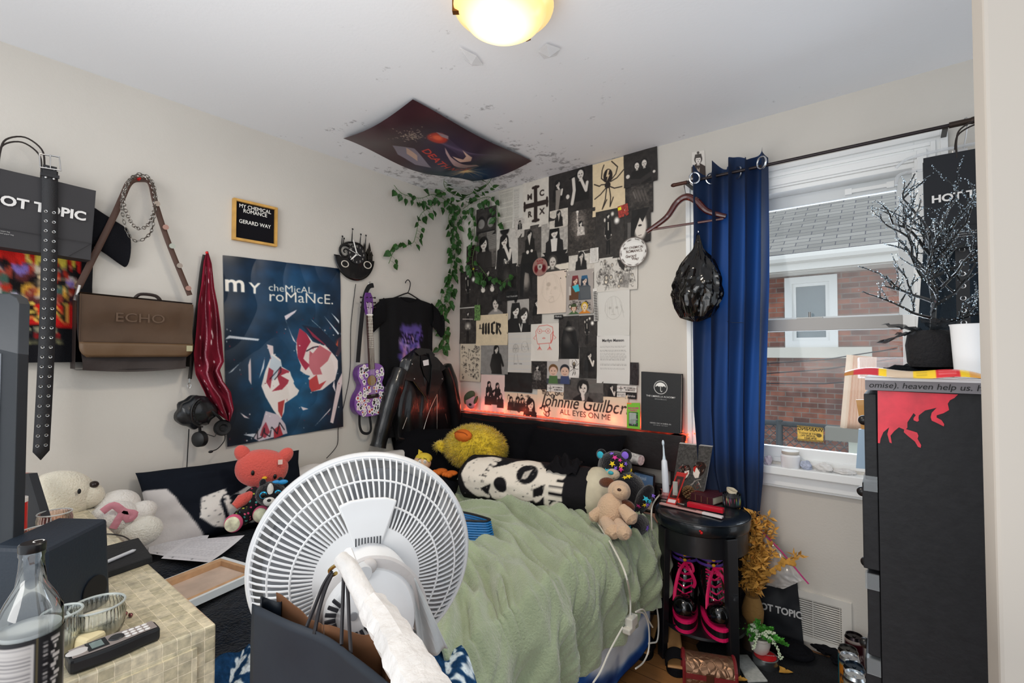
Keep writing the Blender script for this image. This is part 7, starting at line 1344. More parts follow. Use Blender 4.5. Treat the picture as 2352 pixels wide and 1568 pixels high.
# ---- heels
def heel(label,M,t=0):
    g=thing('platform_heel',label,'shoe',M,'black suede heels in front of the bed'); SU=mat('17171a',.95,bump=.3,bs=200,spec=.1); TN=mat('b98a58',.45,name='tan_insole',var=.15,vs=20)
    o=[(.036*math.sin(a)*(1+.2*math.cos(a)),-.055-.055*math.cos(a)) for a in [2*PI*i/24 for i in range(24)]]
    MB().prism(o,0,.032).build('platform_sole',SU,g,smooth=False,bevel=.004)
    MB().grid(lambda u,v:V(((u-.5)*(.066-.022*v),-.105+.22*v,.034+.085*(v**1.6)+.0)),8,20).build('insole',TN,g,solid=.004)
    MB().tube([(0,.10,.12),(0,.105,.06),(0,.10,0)],[.026,.02,.018],14).build('block_heel',SU,g)
    MB().grid(lambda u,v:V((.04*math.cos(PI*u),-.10+.06*v,.034+(.036+.006*v)*math.sin(PI*u))),20,8).build('toe_band',SU,g,solid=.004)
    MB().grid(lambda u,v:V((.034*math.cos(PI*u),.075+.045*math.sin(PI*u),.115+.062*v*math.sin(PI*(.1+.8*u)))),20,8).build('heel_cup',SU,g,solid=.004)
    MB().tube(smooth_path([(-.03,.085,.165),(-.038,.03,.165),(-.03,-.005,.15),(0,-.02,.15),(.03,-.005,.15),(.038,.03,.165),(.03,.085,.165)],5),.003,6).build('ankle_strap',SU,g); return g
c=on(1540,1530,2,0); heel('black suede platform heel with tan insole, right one of the pair by the chest box',TR(c.x,c.y+.05,0,rz=.42,s=1.05)); c=on(1480,1505,2,0); heel('black suede platform heel with tan insole, left one of the pair nearer the bed',TR(c.x-.01,c.y+.07,0,rz=.10,s=1.05))
# ---- little chest
c=on(1622,1592,2,0); g=thing('treasure_chest','small domed chest with brass embossed panels and red leather edges on the floor','chest',TR(c.x,c.y+.03,0,rz=.40,s=1.12)); RL=mat('7a1f24',.4,name='red_leather',bump=.2,bs=60,coat=.2)
BRS=bpy.data.materials.new('embossed_brass'); BRS.use_nodes=True; nt=BRS.node_tree; b_=nt.nodes['Principled BSDF']; b_.inputs['Metallic'].default_value=.7; b_.inputs['Roughness'].default_value=.35; b_.inputs['Base Color'].default_value=(*lin('86664f'),1)
tc=nt.nodes.new('ShaderNodeTexCoord'); vo=nt.nodes.new('ShaderNodeTexVoronoi'); vo.feature='DISTANCE_TO_EDGE'; vo.inputs['Scale'].default_value=42; bp=nt.nodes.new('ShaderNodeBump'); bp.inputs['Distance'].default_value=.006; nt.links.new(tc.outputs['Object'],vo.inputs[0]); nt.links.new(vo.outputs[0],bp.inputs['Height']); nt.links.new(bp.outputs[0],b_.inputs['Normal'])
w_,d_,h_=.082,.05,.07
MB().b2((-w_,-d_,0),(w_,d_,h_)).build('chest_body',BRS,g,smooth=False); MB().grid(lambda u,v:V((-w_+2*w_*u,-d_*math.cos(PI*v),h_+.045*math.sin(PI*v))),4,20).build('domed_lid',BRS,g)
b=MB()
for s in (-1,1): b.prism([(0,0)],0,0) if 0 else b.tube([(s*w_,-d_,0),(s*w_,-d_,h_)]+[(s*w_,-d_*math.cos(PI*i/12),h_+.046*math.sin(PI*i/12)) for i in range(13)]+[(s*w_,d_,0)],.006,6)
b.b2((-w_,-d_-.003,h_-.012),(w_,-d_,h_+.004)); b.b2((-w_,-d_-.003,.0),(w_,-d_,.008)); b.build('leather_trim',RL,g,smooth=False)
for s in (-1,1): MB(Matrix.Translation((s*w_,0,0))@Matrix.Rotation(PI/2,4,'Y')).prism([(0,-d_),(0,d_)]+[(-h_-.045*math.sin(PI*i/10),d_*math.cos(PI*i/10)) for i in range(11)],-.001,.001).build('leather_end',RL,g,smooth=False)
MB().b2((-.012,-d_-.006,h_-.02),(.012,-d_-.002,h_+.012)).build('clasp',mat('5a3a2a',.4,.6),g,smooth=False,bevel=.001)
# ---- dried golden plant in a vase
c=on(1730,1490,2,0); PX,PY=c.x,c.y
g=thing('dried_bouquet','tall bunch of dried golden leaves in a brown jute vase beside stool','plant',(PX,PY,0)); GO=[mat(c_,.55) for c_ in ('d09c44','b07c2c','d8ac5c')]
MB().lathe([(.03,.10),(.042,.13),(.045,.17),(.035,.21),(.028,.23)],20,ribs=0).build('jute_wrap',mat('8a6838',.9,bump=.5,bs=60,name='jute'),g); MB().lathe([(.04,0),(.045,.005),(.035,.1),(.02,.12)],20).build('vase_foot',mat('3a2c20',.6),g)
rg=random.Random(17); st_=MB(); lv=[MB(),MB(),MB()]
for k in range(38):
    a=rg.uniform(0,2*PI); sp=rg.uniform(.01,.10); hh=rg.choice([.3,.36,.42,.5,.56,.6,.34,.4]); sp*=1.9-(hh-.3)*4.2; hh*=.66; tx,ty=sp*math.cos(a)*1.3,sp*math.sin(a)*.8; x0=-.012*(hh>.5)
    P=smooth_path([V((0,0,.2)),V((tx*.4,ty*.4,.2+hh*.4)),V((tx*.9+x0,ty*.9,.2+hh*.8)),V((tx*1.25+x0,ty*1.2,.2+hh*.98))],6); st_.tube(P,.0012,4)
    for i in range(4,len(P)):
        for r in range(2):
            d=V((rg.uniform(-1,1),rg.uniform(-1,1),rg.uniform(-.4,.9))); n=V((rg.uniform(-1,1),rg.uniform(-1,1),rg.uniform(-1,1))); s=rg.uniform(.026,.044)
            bb2=rg.choice(lv); d=d.normalized(); sd=d.cross(n).normalized(); n=sd.cross(d); p=P[i]; bb2.add([p,p+d*s*.45+sd*s*.2+n*s*.06,p+d*s-n*s*.15,p+d*s*.45-sd*s*.2+n*s*.06],[(0,1,2,3)])
P=smooth_path([V((.02,-.03,.32)),V((.08,-.05,.36)),V((.13,-.06,.42)),V((.17,-.07,.43))],6); st_.tube(P,.0012,4)
for i in range(3,len(P),2): leaf_geo(lv[0],P[i],V((rg.uniform(-.3,.5),-.2,1)),V((0,-1,0)),.034)
st_.build('stems',mat('9a6c2c',.7),g)
MB().add([v for b in lv for v in b.v],[tuple(i+o for i in f) for b,o in zip(lv,(0,len(lv[0].v),len(lv[0].v)+len(lv[1].v))) for f in b.f],0).build('dried_leaves',mat('d6a04a',.55,var=.4,vs=30,name='dried_leaf'),g,smooth=False)
# ---- white pot with green plant on a tin
c=on(1758,1530,2,0); cx,cy=c.x,c.y+.0
g=thing('round_tin','round metal tin with red printed lid on the floor under the plant pot','tin',(cx,cy,0))
MB().lathe([(.0001,0),(.046,0),(.047,.003),(.047,.028),(.049,.030),(.049,.044),(.046,.046),(.044,.044),(.0001,.044)],40).build('tin_body',mat('8f9294',.3,.9),g); MB(TR(0,0,.0445)).lathe([(.042,0),(.042,.001),(.0001,.001)],40).build('red_label',mat('c01c24',.4),g)
lettering('natural balm',.012,TR(.004,.0,.0458,rz=.5),mat('f0e8e8',.5),g)
px_,py_=cx-.022,cy+.012
g=thing('potted_plant','green artificial plant with white flowers in a small white pot','plant',(px_,py_,.0462))
MB().lathe([(.0001,0),(.026,0),(.034,.012),(.040,.035),(.040,.055),(.043,.058),(.044,.066),(.040,.066),(.036,.05),(.0001,.05)],36).build('white_pot',mat('dcd6cf',.35,coat=.2),g)
rg=random.Random(23); GL,WF,SG=MB(),MB(),MB()
for k in range(26):
    a=rg.uniform(0,2*PI); l=rg.uniform(.05,.10); up=rg.uniform(.15,1.2); d=V((math.cos(a),math.sin(a),up)).normalized(); P=smooth_path([V((0,0,.055)),V((0,0,.06))+d*l*.5,V((0,0,.055))+d*l+V((0,0,-.02*l/.1))],5); SG.tube(P,.001,4)
    wf=k%4==0
    for i in range(3,len(P)):
        for r in range(5 if not wf else 3):
            e=V((rg.uniform(-1,1),rg.uniform(-1,1),rg.uniform(-.3,1))).normalized()
            if wf: WF.ell(P[i]+e*.006,.004,nu=6,nv=4)
            else: leaf_geo(GL,P[i],e,V((rg.uniform(-1,1),rg.uniform(-1,1),1)),rg.uniform(.012,.02))
for k in range(4):
    a=(-2.6,-.5,2.2,-1.6)[k]; P=smooth_path([V((0,0,.07)),V((.05*math.cos(a),.05*math.sin(a),.085)),V((.10*math.cos(a),.10*math.sin(a),.06 if k!=1 else .03))],7); SG.tube(P,.001,4)
    for q in P[3:]: [WF.ell(q+V((rg.uniform(-1,1),rg.uniform(-1,1),rg.uniform(-1,1)))*.006,.0035,nu=6,nv=4) for _ in range(4)]
SG.build('stems',mat('4a8a3a',.6),g); GL.build('leaves',mat('4f9e3a',.5,var=.35,vs=60,name='bright_leaf'),g,smooth=False); WF.build('white_blossom',mat('cfdcc0',.7),g)
# selenite slab, leaf, chest
a_,b_,c_,d_=[on(x,y,2,.016) for x,y in ((1682,1502),(1717,1502),(1764,1562),(1718,1564))]
b=MB(); P=[a_,b_,c_,d_]; b.add(P+[V((p.x,p.y,.008)) for p in P],[(0,1,2,3),(7,6,5,4)]+[(i,4+i,4+(i+1)%4,(i+1)%4) for i in range(4)])
tag(b.build('selenite_slab',mat('b9bcb8',.25,name='fibrous_selenite',var=.15,vs=80,coat=.3),smooth=False,bevel=.003),'pale grey selenite slab lying on the black mat','stone')
for k,(x,y,lab) in enumerate(((1802,1542,'dried leaf lying on black mat right of the round tin'),(1700,1560,'dried leaf lying at the near corner of selenite slab'))):
    p=on(x,y,2,.011); b=MB(); [leaf_geo(b,p,V((math.cos(t),math.sin(t),.15)),V((0,0,1)),.03) for t in (.3,2.4,4.2)]; tag(b.build('dried_leaf',GO[0],smooth=False),lab,'leaf')
# zip bag
q=[on(1742,1212,1,2.40),on(1848,1330,1,2.30),on(1800,1352,1,2.30),on(1745,1340,1,2.38)]; g=thing('zip_bag','large clear zip bag with magenta seal standing against the wall by the dried bouquet','bag',(q[2].x,2.35,.2))
CLR=mat('d8d6d4',.12,alpha=.42,name='clear_film',coat=.5)
MB().grid(lambda u,v:quad(q)(u,v)+V((0,-.03*math.sin(PI*u)*math.sin(PI*v)-.006*N3((u*8,v*8,2)),0)),24,24).grid(lambda u,v:quad(q)(u,v)+V((0,.03*math.sin(PI*u)*math.sin(PI*v)-.006*N3((u*8,v*8,5)),0)),24,24).build('clear_film',CLR,g,world=True)
MB().tube([q[0],q[0].lerp(q[1],.5)+V((.004,0,.006)),q[1],q[1]+(q[1]-q[0])*.08],1,6,flat=(.002,.006,(0,1,0))).build('zip_seal',mat('c01e78',.3),g,world=True)
# tote / bag with TOPIC, hat
c=on(1795,1475,2,.008); g=thing('tall_shopping_bag','tall black bag printed TOPIC standing on the floor in front of the wall vent','shopping bag',TR(c.x-.02,c.y+.05,.008,rz=.12)); KR=mat('1d1f24',.6,name='black_bag_paper',bump=.15,bs=14)
MB().grid(lambda u,v:V(((u-.5)*(.20-.05*v),-.04+.012*N3((u*3,v*4,3)),.30*v)),16,20).grid(lambda u,v:V(((u-.5)*(.20-.05*v),.03,.30*v)),4,8).grid(lambda u,v:V((.10-.025*v,-.04+.07*u,.30*v)),6,10).grid(lambda u,v:V((-.10+.025*v,-.04+.07*u,.30*v)),6,10).build('bag_body',KR,g)
lettering('HOT TOPIC',.042,TR(.0,-.05,.125,rx=PI/2),mat('cfcdcb',.6),g,bold=.035,align='CENTER',sx=.85)
MB().tube(smooth_path([(.02,-.036,.28),(.03,-.04,.33),(.05,-.04,.33),(.06,-.036,.28)],5),.002,5).build('handle',BLACK,g)
c=on(1815,1502,2,.008); g=thing('knit_beanie','black knitted hat lying flat in front of the TOPIC bag','hat',TR(c.x,c.y,.008,rz=-.3)); KN=mat('131418',.95,name='black_knit',bump=.8,bs=110,spec=.1)
MB().ell((0,0,.022),(.085,.06,.022),nu=36,nv=12,fn=lambda d:1+.03*math.sin(24*math.atan2(d.y,d.x))).build('crown',KN,g); MB().tube([(.082*math.cos(a),.058*math.sin(a),.026) for a in [2*PI*i/36 for i in range(36)]],.012,10,closed=True).build('rolled_brim',KN,g)
c=on(1905,1500,2,.01); tag(MB(TR(c.x,c.y,.028)).ell((0,0,0),(.06,.04,.02),fn=lambda d:1+.35*N3(d*2.5,1,6),nu=36,nv=20).ell((.05,-.05,-.004),(.04,.035,.018),fn=lambda d:1+.35*N3(d*2.5,1,2),nu=30,nv=16).build('black_sock',KN),'crumpled black sock on the mat beside the drink cans','sock')
# cans
def can(label,x,y,cols,txt,top='c9cdd2',h_=.16,r=.033,wl=(1,)):
    p=on(x,y,2,h_); g=thing('drink_can',label,'can',(p.x,p.y,.008)); cv=Cv(160,90,cols[0]); cv.rect(.05,.1,.45,.9,cols[1]); cv.rect(.55,.1,.95,.9,cols[1]); cv.rect(0,0,1,.05,cols[2]); cv.text(txt,.08,.5,.1,cols[2],.03); cv.text(txt,.58,.5,.1,cols[2],.03); cv.rect(.08,.6,.4,.63,cols[2]); cv.rect(.6,.6,.9,.63,cols[2])
    sheet('can_body',lambda u,v:V((r*math.cos(2*PI*u),r*math.sin(2*PI*u),(h_-.012)-(h_-.02)*v)),cv,80,20,mat('ATTR',.25,.4,name='printed_aluminium'),g)
    tm=mat(top,.25,.9); MB().lathe([(.0001,0),(r-.006,0),(r,.008)],36).build('base_rim',tm,g); MB().lathe([(r,h_-.012),(r-.005,h_-.002),(r-.004,h_),(r-.007,h_),(r-.008,h_-.005),(.0001,h_-.005)],36).build('can_lid',tm,g); MB(TR(0,0,h_-.0045)).prism([(.006*math.cos(a)*1.0,.012*math.sin(a)) for a in [2*PI*i/16 for i in range(16)]],0,.002).build('pull_tab',tm,g,smooth=False); return g
can('dark red can with black lid, farthest back by the wall',1962,1462,('5a1420','3a1018','c8b8b0'),'BLOOD',top='2a2426')
can('teal can with open top between the dark red and the orange can',1948,1492,('1f6a7a','2a8a94','d8b090'),'PEACH',top='4a4a48')
can('orange and blue can standing in front of the teal can',1951,1496+14,('2f9ac0','e08a28','20304a'),'PEACHES')
can('maroon can with blue tinted lid against the black dresser',1962,1532,('4a1420','6a1c2a','c8b8b0'),'CHERRY',top='3a4a5a')
can('pale gold can, nearest one against the black dresser',1963,1552,('c8c4b0','a8a48c','3a3a3a'),'LIME',top='dfe6ec')
# ================================================================ DRESSER AND RIGHT SIDE
YD=1.35; dx0=on(2016,1000,1,YD).x; ztop=on(2018,897,1,YD).z
dr=thing('tall_dresser','tall black wooden dresser with red paint drips, in front of the window','dresser',(.2,1.6,0)); DB=mat('232427',.55,name='black_ash_veneer',bump=.1,bs=60,var=.12,vs=40,spec=.3)
MB().b2((dx0,YD,0),(.46,2.0,ztop)).build('carcass',DB,dr,smooth=False,world=True)
zs_=[on(2000,y,1,YD).z for y in (905,1100,1255,1430)]+[.28,.06]; zs_=[ztop-.004]+[on(1990,y,1,YD).z for y in (1105,1310)]+[.62,.36,.10]
for i in range(5):
    d=thing; z1,z0=zs_[i]-.004,zs_[i+1]+.004; of=.002 if i%2 else .0
    f=MB().b2((dx0-.024-of*3,YD+.002,z0),(dx0-.001,1.99,z1)).build('drawer',DB,dr,smooth=False,world=True,bevel=.002)
    o=MB().ell((dx0-.04-of*3,1.68,(z0+z1)/2),(.014,.014,.014)).cyl((dx0-.03,1.68,(z0+z1)/2),(dx0-.02,1.68,(z0+z1)/2),.006).build('knob',mat('1a1a1c',.3),f)
for y in (1110,1335,1530): p=on(2002,y,1,YD-.001); MB().b2((dx0-.027,YD-.0015,p.z-.018),(dx0-.002,YD+.02,p.z+.016)).build('clear_tape',mat('9aa0a4',.2,alpha=.5,name='shiny_tape'),dr,smooth=False,world=True)
# paint drips
pz=[(665,572),(1570,615),(1530,655),(1480,680),(1455,720),(1470,790),(1410,825),(1330,850),(1330,875),(1385,905),(1415,950),(1410,975),(1320,930),(1275,910),(1262,870),(1275,820),(1330,765),(1200,795),(1130,850),(1125,880),(1130,910),(1110,922),(1070,905),(1070,880),(1095,850),(1070,825),(1040,870),(1000,930),(1000,990),(985,1005),(1110,1045),(1125,1080),(1115,1115),(1155,1185),(1150,1215),(1120,1205),(1085,1145),(1010,1085),(960,1040),(965,1010),(905,985),(850,1030),(810,1080),(825,1165),(800,1155),(775,1060),(795,985),(730,1040),(700,1110),(690,1165),(668,1160)]
from mathutils.geometry import tessellate_polygon
P=[on(1880+x/4.9,780+y/4.9,1,YD-.0012) for x,y in pz]; tr=tessellate_polygon([[V((p.x,p.z,0)) for p in P]]); me=bpy.data.meshes.new('paint_drips'); me.from_pydata([tuple(p) for p in P],[],[tuple(t) for t in tr]); me.update()
RP=mat('d42a3e',.4,name='red_acrylic',var=.18,vs=30); me.materials.append(RP); o=bpy.data.objects.new('paint_drips',me); COL.objects.link(o); o.parent=dr; o.matrix_parent_inverse=dr.matrix_basis.inverted(); o['label']='red dripping paint'
# board with handwriting on top
zb0=ztop+.002; q0,q1=on(1987,890,1,YD-.02),on(2275,898,1,YD-.02)
bd=thing('lettered_board','flat grey box with handwritten song names lying on top of the dresser','box',(.2,1.5,zb0))
MB().b2((q0.x,YD-.02,zb0),(.44,YD+.30,zb0+.022)).build('box_body',mat('77757a',.7,name='grey_card'),bd,smooth=False,world=True); MB().b2((q0.x,YD-.02,zb0+.022),(.44,YD+.30,zb0+.028)).build('pale_lid',mat('d8dade',.6),bd,smooth=False,world=True)
o=lettering('omise). heaven help us. house of wolves. mama.',.0175,frame((q0.x+.006,YD-.0212,zb0+.006),(1,0,0),(0,0,1)),mat('141416',.7),bd,shear=.2,sx=1.02); o.matrix_parent_inverse=bd.matrix_basis.inverted()
# wrapper
z1_=zb0+.029; wr=thing('snack_wrapper','long flattened yellow and red snack wrapper on the grey box','wrapper',(.1,YD-.01,z1_)); cv=Cv(180,20,'e8c21a')
cv.rect(0,0,.08,1,'a86a1a'); cv.rect(.08,0,.28,1,'b81c2c'); cv.rect(.34,0,.54,1,'c8b49c'); cv.rect(.70,0,.86,1,'d0202a'); cv.rect(.92,0,1,1,'d89a3a')
for k in range(5): cv.rect(.715,.15+.16*k,.84,.2+.16*k,'f0d8d0',.6); cv.rect(.56,.25+.14*k,.64,.28+.14*k,'8a7010',.6)
A_,B_=on(1940,862,1,YD-.02),on(2255,880,1,YD-.04)
sheet('printed_foil',lambda u,v:V(((A_.x+(B_.x-A_.x)*u),YD-.035+.05*(1-v)-.02*u,max(z1_+.001,z1_+.002+.016*math.sin(PI*(.12+.88*v))*(1-.5*abs(2*u-1)**3)+.004*math.sin(u*9)))),cv,180,20,mat('ATTR',.25,name='foil_print',coat=.5),wr,world=True,solid=.001)
# black scarf, box under the tree
tag(MB().box((.06,1.56,zb0+.035),(.20,.12,.012)).build('blue_folder',mat('3a5060',.5),smooth=False,bevel=.002),'thin slate blue folder lying behind the snack wrapper','folder')
tag(MB().grid(lambda u,v:V((-.03+.46*u,YD+.10+.14*v,zb0+.030+.022*math.sin(PI*v)*(.6+.4*math.sin(u*9))+.006*N3((u*30,v*8,1)))),80,16).build('fuzzy_scarf',mat('12161c',1,name='black_fuzz',bump=1,bs=200,spec=.1),solid=.006,auto=0),'fuzzy black scarf spread around the base of the glitter tree','scarf')
# glitter tree
c=on(2143,838,1,YD+.14); zt0=zb0+.05
gt_=thing('glitter_tree','small black glitter branch tree in a fabric wrapped pot on the dresser','tree',(c.x,YD+.14,zt0)); GB=mat('14181c',.25,.3,name='black_glitter',bump=1,bs=600,var=.8,vs=400,coat=.6)
MB().lathe([(.0001,0),(.042,0),(.047,.01),(.05,.05),(.046,.075),(.03,.085),(.0001,.085)],30).build('wrapped_pot',mat('121216',.9,bump=.6,bs=120),gt_)
rg=random.Random(44); b=MB(); gl=MB()
def br(p,d,l,r,dep_):
    P=[p]; q=p; 
    for i in range(5): d=(d+V((rg.uniform(-.35,.35),rg.uniform(-.35,.35),rg.uniform(-.15,.22)))).normalized(); q=q+d*l/5; P.append(q)
    b.tube(P,[r*(1-.5*i/5) for i in range(6)],5)
    for s in P[1:]:
        for _ in range(5): e=V((rg.uniform(-1,1),rg.uniform(-1,1),rg.uniform(-1,1))).normalized()*r*1.0; gl.box(s+e+d*rg.uniform(-.01,.01),(.0016,.0016,.0016),Euler((rg.random()*3,rg.random()*3,0)).to_matrix())
    if dep_:
        for i in range(3 if dep_>1 else 2): k=rg.randint(1,5); br(P[k],(d*.6+V((rg.uniform(-1,1),rg.uniform(-.8,.8),rg.uniform(.1,.9)))).normalized(),l*rg.uniform(.5,.75),r*.6,dep_-1)
b.tube([(0,0,.07),(.004,0,.15),(-.004,0,.22),(0,0,.3)],[.006,.005,.004,.003],8)
for k in range(15):
    z=.10+.2*k/15; a=k*2.4; br(V((0,0,z)),V((math.cos(a),.7*math.sin(a),.35+.9*k/15)).normalized(),rg.uniform(.10,.145),.0042,2)
br(V((0,0,.3)),V((-.1,0,1)),.12,.004,2)
b.build('branches',GB,gt_); o=gl.build('glitter',mat('9fb0bc',.15,.9,name='silver_glitter'),gt_,smooth=False); o['kind']='stuff'
rg=random.Random(4); wb_=MB()
for k in range(7):
    a=k*.9; wb_.grid(lambda u,v:V(((.03+.075*u)*math.cos(a+.5*v)+.01*N3((u*3,v*3,k)),(.02+.04*u)*math.sin(a+.5*v),.085+.03*u*math.sin(k*1.7)+.012*N3((u*5,v*5,k)))),8,5)
wb_.build('organza_bow',mat('141a20',.4,alpha=.75,name='black_organza'),gt_)
# white containers
p=on(2232,860,1,YD+.06); tag(MB(TR(p.x+.01,YD+.08,z1_)).lathe([(.0001,0),(.036,0),(.042,.11),(.044,.115),(.04,.115),(.034,.005),(.0001,.004)],28).build('white_cup',mat('e6eaee',.4)),'tall white plastic cup on the right end of dresser top','cup')
# things behind: amber packet and blue packet hanging on far edge
for nm,lab,pts,col in (('amber_packet','amber plastic packet sticking out behind the top left of dresser',((1966,918),(1990,914),(1990,985),(1978,985)),'b8801c'),('blue_packet','pale blue packet hanging behind the left edge of dresser above the sill',((1972,985),(1990,985),(1990,1075),(1966,1075)),'9ab4cc')):
    P=[on(x,y,1,1.9) for x,y in pts]; P=[V((p.x+(.05 if i in(1,2) else 0),p.y,p.z)) for i,p in enumerate(P)]; tag(MB().add(P+[p+V((0,.01,0)) for p in P],[(0,1,2,3),(7,6,5,4)]+[(i,4+i,4+(i+1)%4,(i+1)%4) for i in range(4)]).build(nm,mat(col,.3,coat=.3),smooth=False),lab,'packet')
p=on(1990,835,1,1.95); b=MB(); b.b2((p.x-.02,1.88,p.z-.045),(p.x+.16,2.0,p.z+.02)); tag(b.build('clear_box',mat('e8e4e8',.08,alpha=.25,name='clear_acrylic'),smooth=False,bevel=.002),'clear plastic box at the back left of dresser top','box')
# ---- hung at the rod: bag, belt, jeans, hanger
rg=random.Random(3)
p=B(2187,455,.12); paperbag('paper_shopping_bag','black paper bag printed HOT TOPIC hanging from the rod at the right of the window',frame((B(2224,455,.16).x+.03,YB-.14,B(2222,455,.16).z-.01),(1,0,0),(0,0,1)),.30,.34,  .06,ts=.036,tx=-.03,ty=.0,hr=.06,hh=.10,col='26282c')
h1=thing('clip_hanger','clear plastic hanger hooked on the right end of curtain rod','hanger',B(2218,285,.09)); p=B(2216,280,.09)
MB().tube(smooth_path([p+V((-.006,.012,-.004)),p+V((0,0,.012)),p+V((.006,-.012,.004)),p+V((.002,-.008,-.05)),p+V((-.006,-.008,-.10))],5),.0022,6).build('hook',STEEL,h1,world=True)
MB().tube(smooth_path([p+V((-.20,-.03,-.13)),p+V((-.15,-.025,-.10)),p+V((0,-.01,-.09)),p+V((.15,-.025,-.10))],5),.006,8).build('clear_bar',mat('e0e4e8',.08,alpha=.4,name='clear_plastic'),h1,world=True)
jn=thing('hanging_jeans','black and teal dark jeans hanging behind the glitter tree at the window','trousers',B(2170,600,.10)); JM=mat('182530',.9,name='dark_denim',bump=.4,bs=200,var=.2,vs=10)
a0,a1,a2,a3=B(2128,500,.09),B(2290,480,.09),B(2290,900,.09),B(2095,900,.09)
MB().grid(lambda u,v:quad([a0,a1,a2,a3])(u,v)+V((0,-.02*abs(math.sin(u*7+v*2))-.012*N3((u*4,v*5,1)),0)),50,40).build('denim',JM,jn,world=True,solid=.006)
b2_=thing('eyelet_belt','black belt with a row of silver eyelets hanging below the right paper bag','belt',B(2212,600,.12)); xb=B(2210,600,.17).x; 
MB().b2((xb-.018,YB-.172,B(2212,760,.17).z),(xb+.018,YB-.168,B(2212,345,.17).z)).build('strap',mat('15161a',.5),b2_,smooth=False,world=True)
for i in range(8): MB(frame((xb,YB-.174,B(2212,545+28*i,.17).z),(1,0,0),(0,0,1))).tube([(.0075*math.cos(a),.0075*math.sin(a),0) for a in [2*PI*k/14 for k in range(14)]],.0018,5,closed=True).build('eyelet',STEEL,b2_,world=True)
MB().b2((xb-.02,YB-.18,B(2212,352,.17).z),(xb+.02,YB-.16,B(2212,342,.17).z)).build('buckle',STEEL,b2_,smooth=False,world=True,bevel=.002)
# clear hanger end poking left
tag(MB().tube(smooth_path([B(2058,425,.08),B(2062,405,.08),B(2085,395,.08),B(2130,390,.08)],6),.006,8).build('clear_hanger',mat('e0e4e8',.08,alpha=.4,name='clear_plastic')),'curved end of a clear plastic hanger in front of the window frame','hanger')
# ---- on the window sill
sz=.79
def S_(x): return on(x,1075,1,YB-.02).x
RK=mat('d6d4d2',.8,name='white_quartz',bump=.6,bs=60,var=.15,vs=40)
for k,(x,w_,h_,lab,m) in enumerate(((1766,.016,.022,'small pale purple crystal at the curtain edge of the sill',mat('cfc4d0',.5,bump=.5,bs=80)),(1852,.024,.020,'blue and white rock on the sill right of the jar candle',mat('a9b0c4',.6,bump=.6,bs=60,var=.4,vs=60)),(1893,.032,.019,'smooth white rock in the middle right of the sill',RK),(1940,.038,.012,'low jagged white rock, rightmost on the sill',RK))):
    c=V((S_(x),YB-.025,sz+h_*.8)); tag(MB().ell(c,(w_,.02,h_),fn=lambda d,k=k:1+.35*N3(d*1.8,1,k*3),nu=20,nv=12).build('sill_rock',m,smooth=False),lab,'rock')
g=thing('jar_candle','white frosted jar candle with wooden lid on the window sill','candle',(S_(1816),YB-.022,sz)); MB().lathe([(.0001,0),(.036,0),(.038,.004),(.038,.05),(.032,.058),(.0001,.058)],32).build('frosted_jar',mat('e8e8ea',.35),g); MB(TR(0,0,.058)).lathe([(.034,0),(.035,.002),(.035,.012),(.034,.014),(.0001,.014)],32).build('lid',mat('b9b2a8',.5),g)
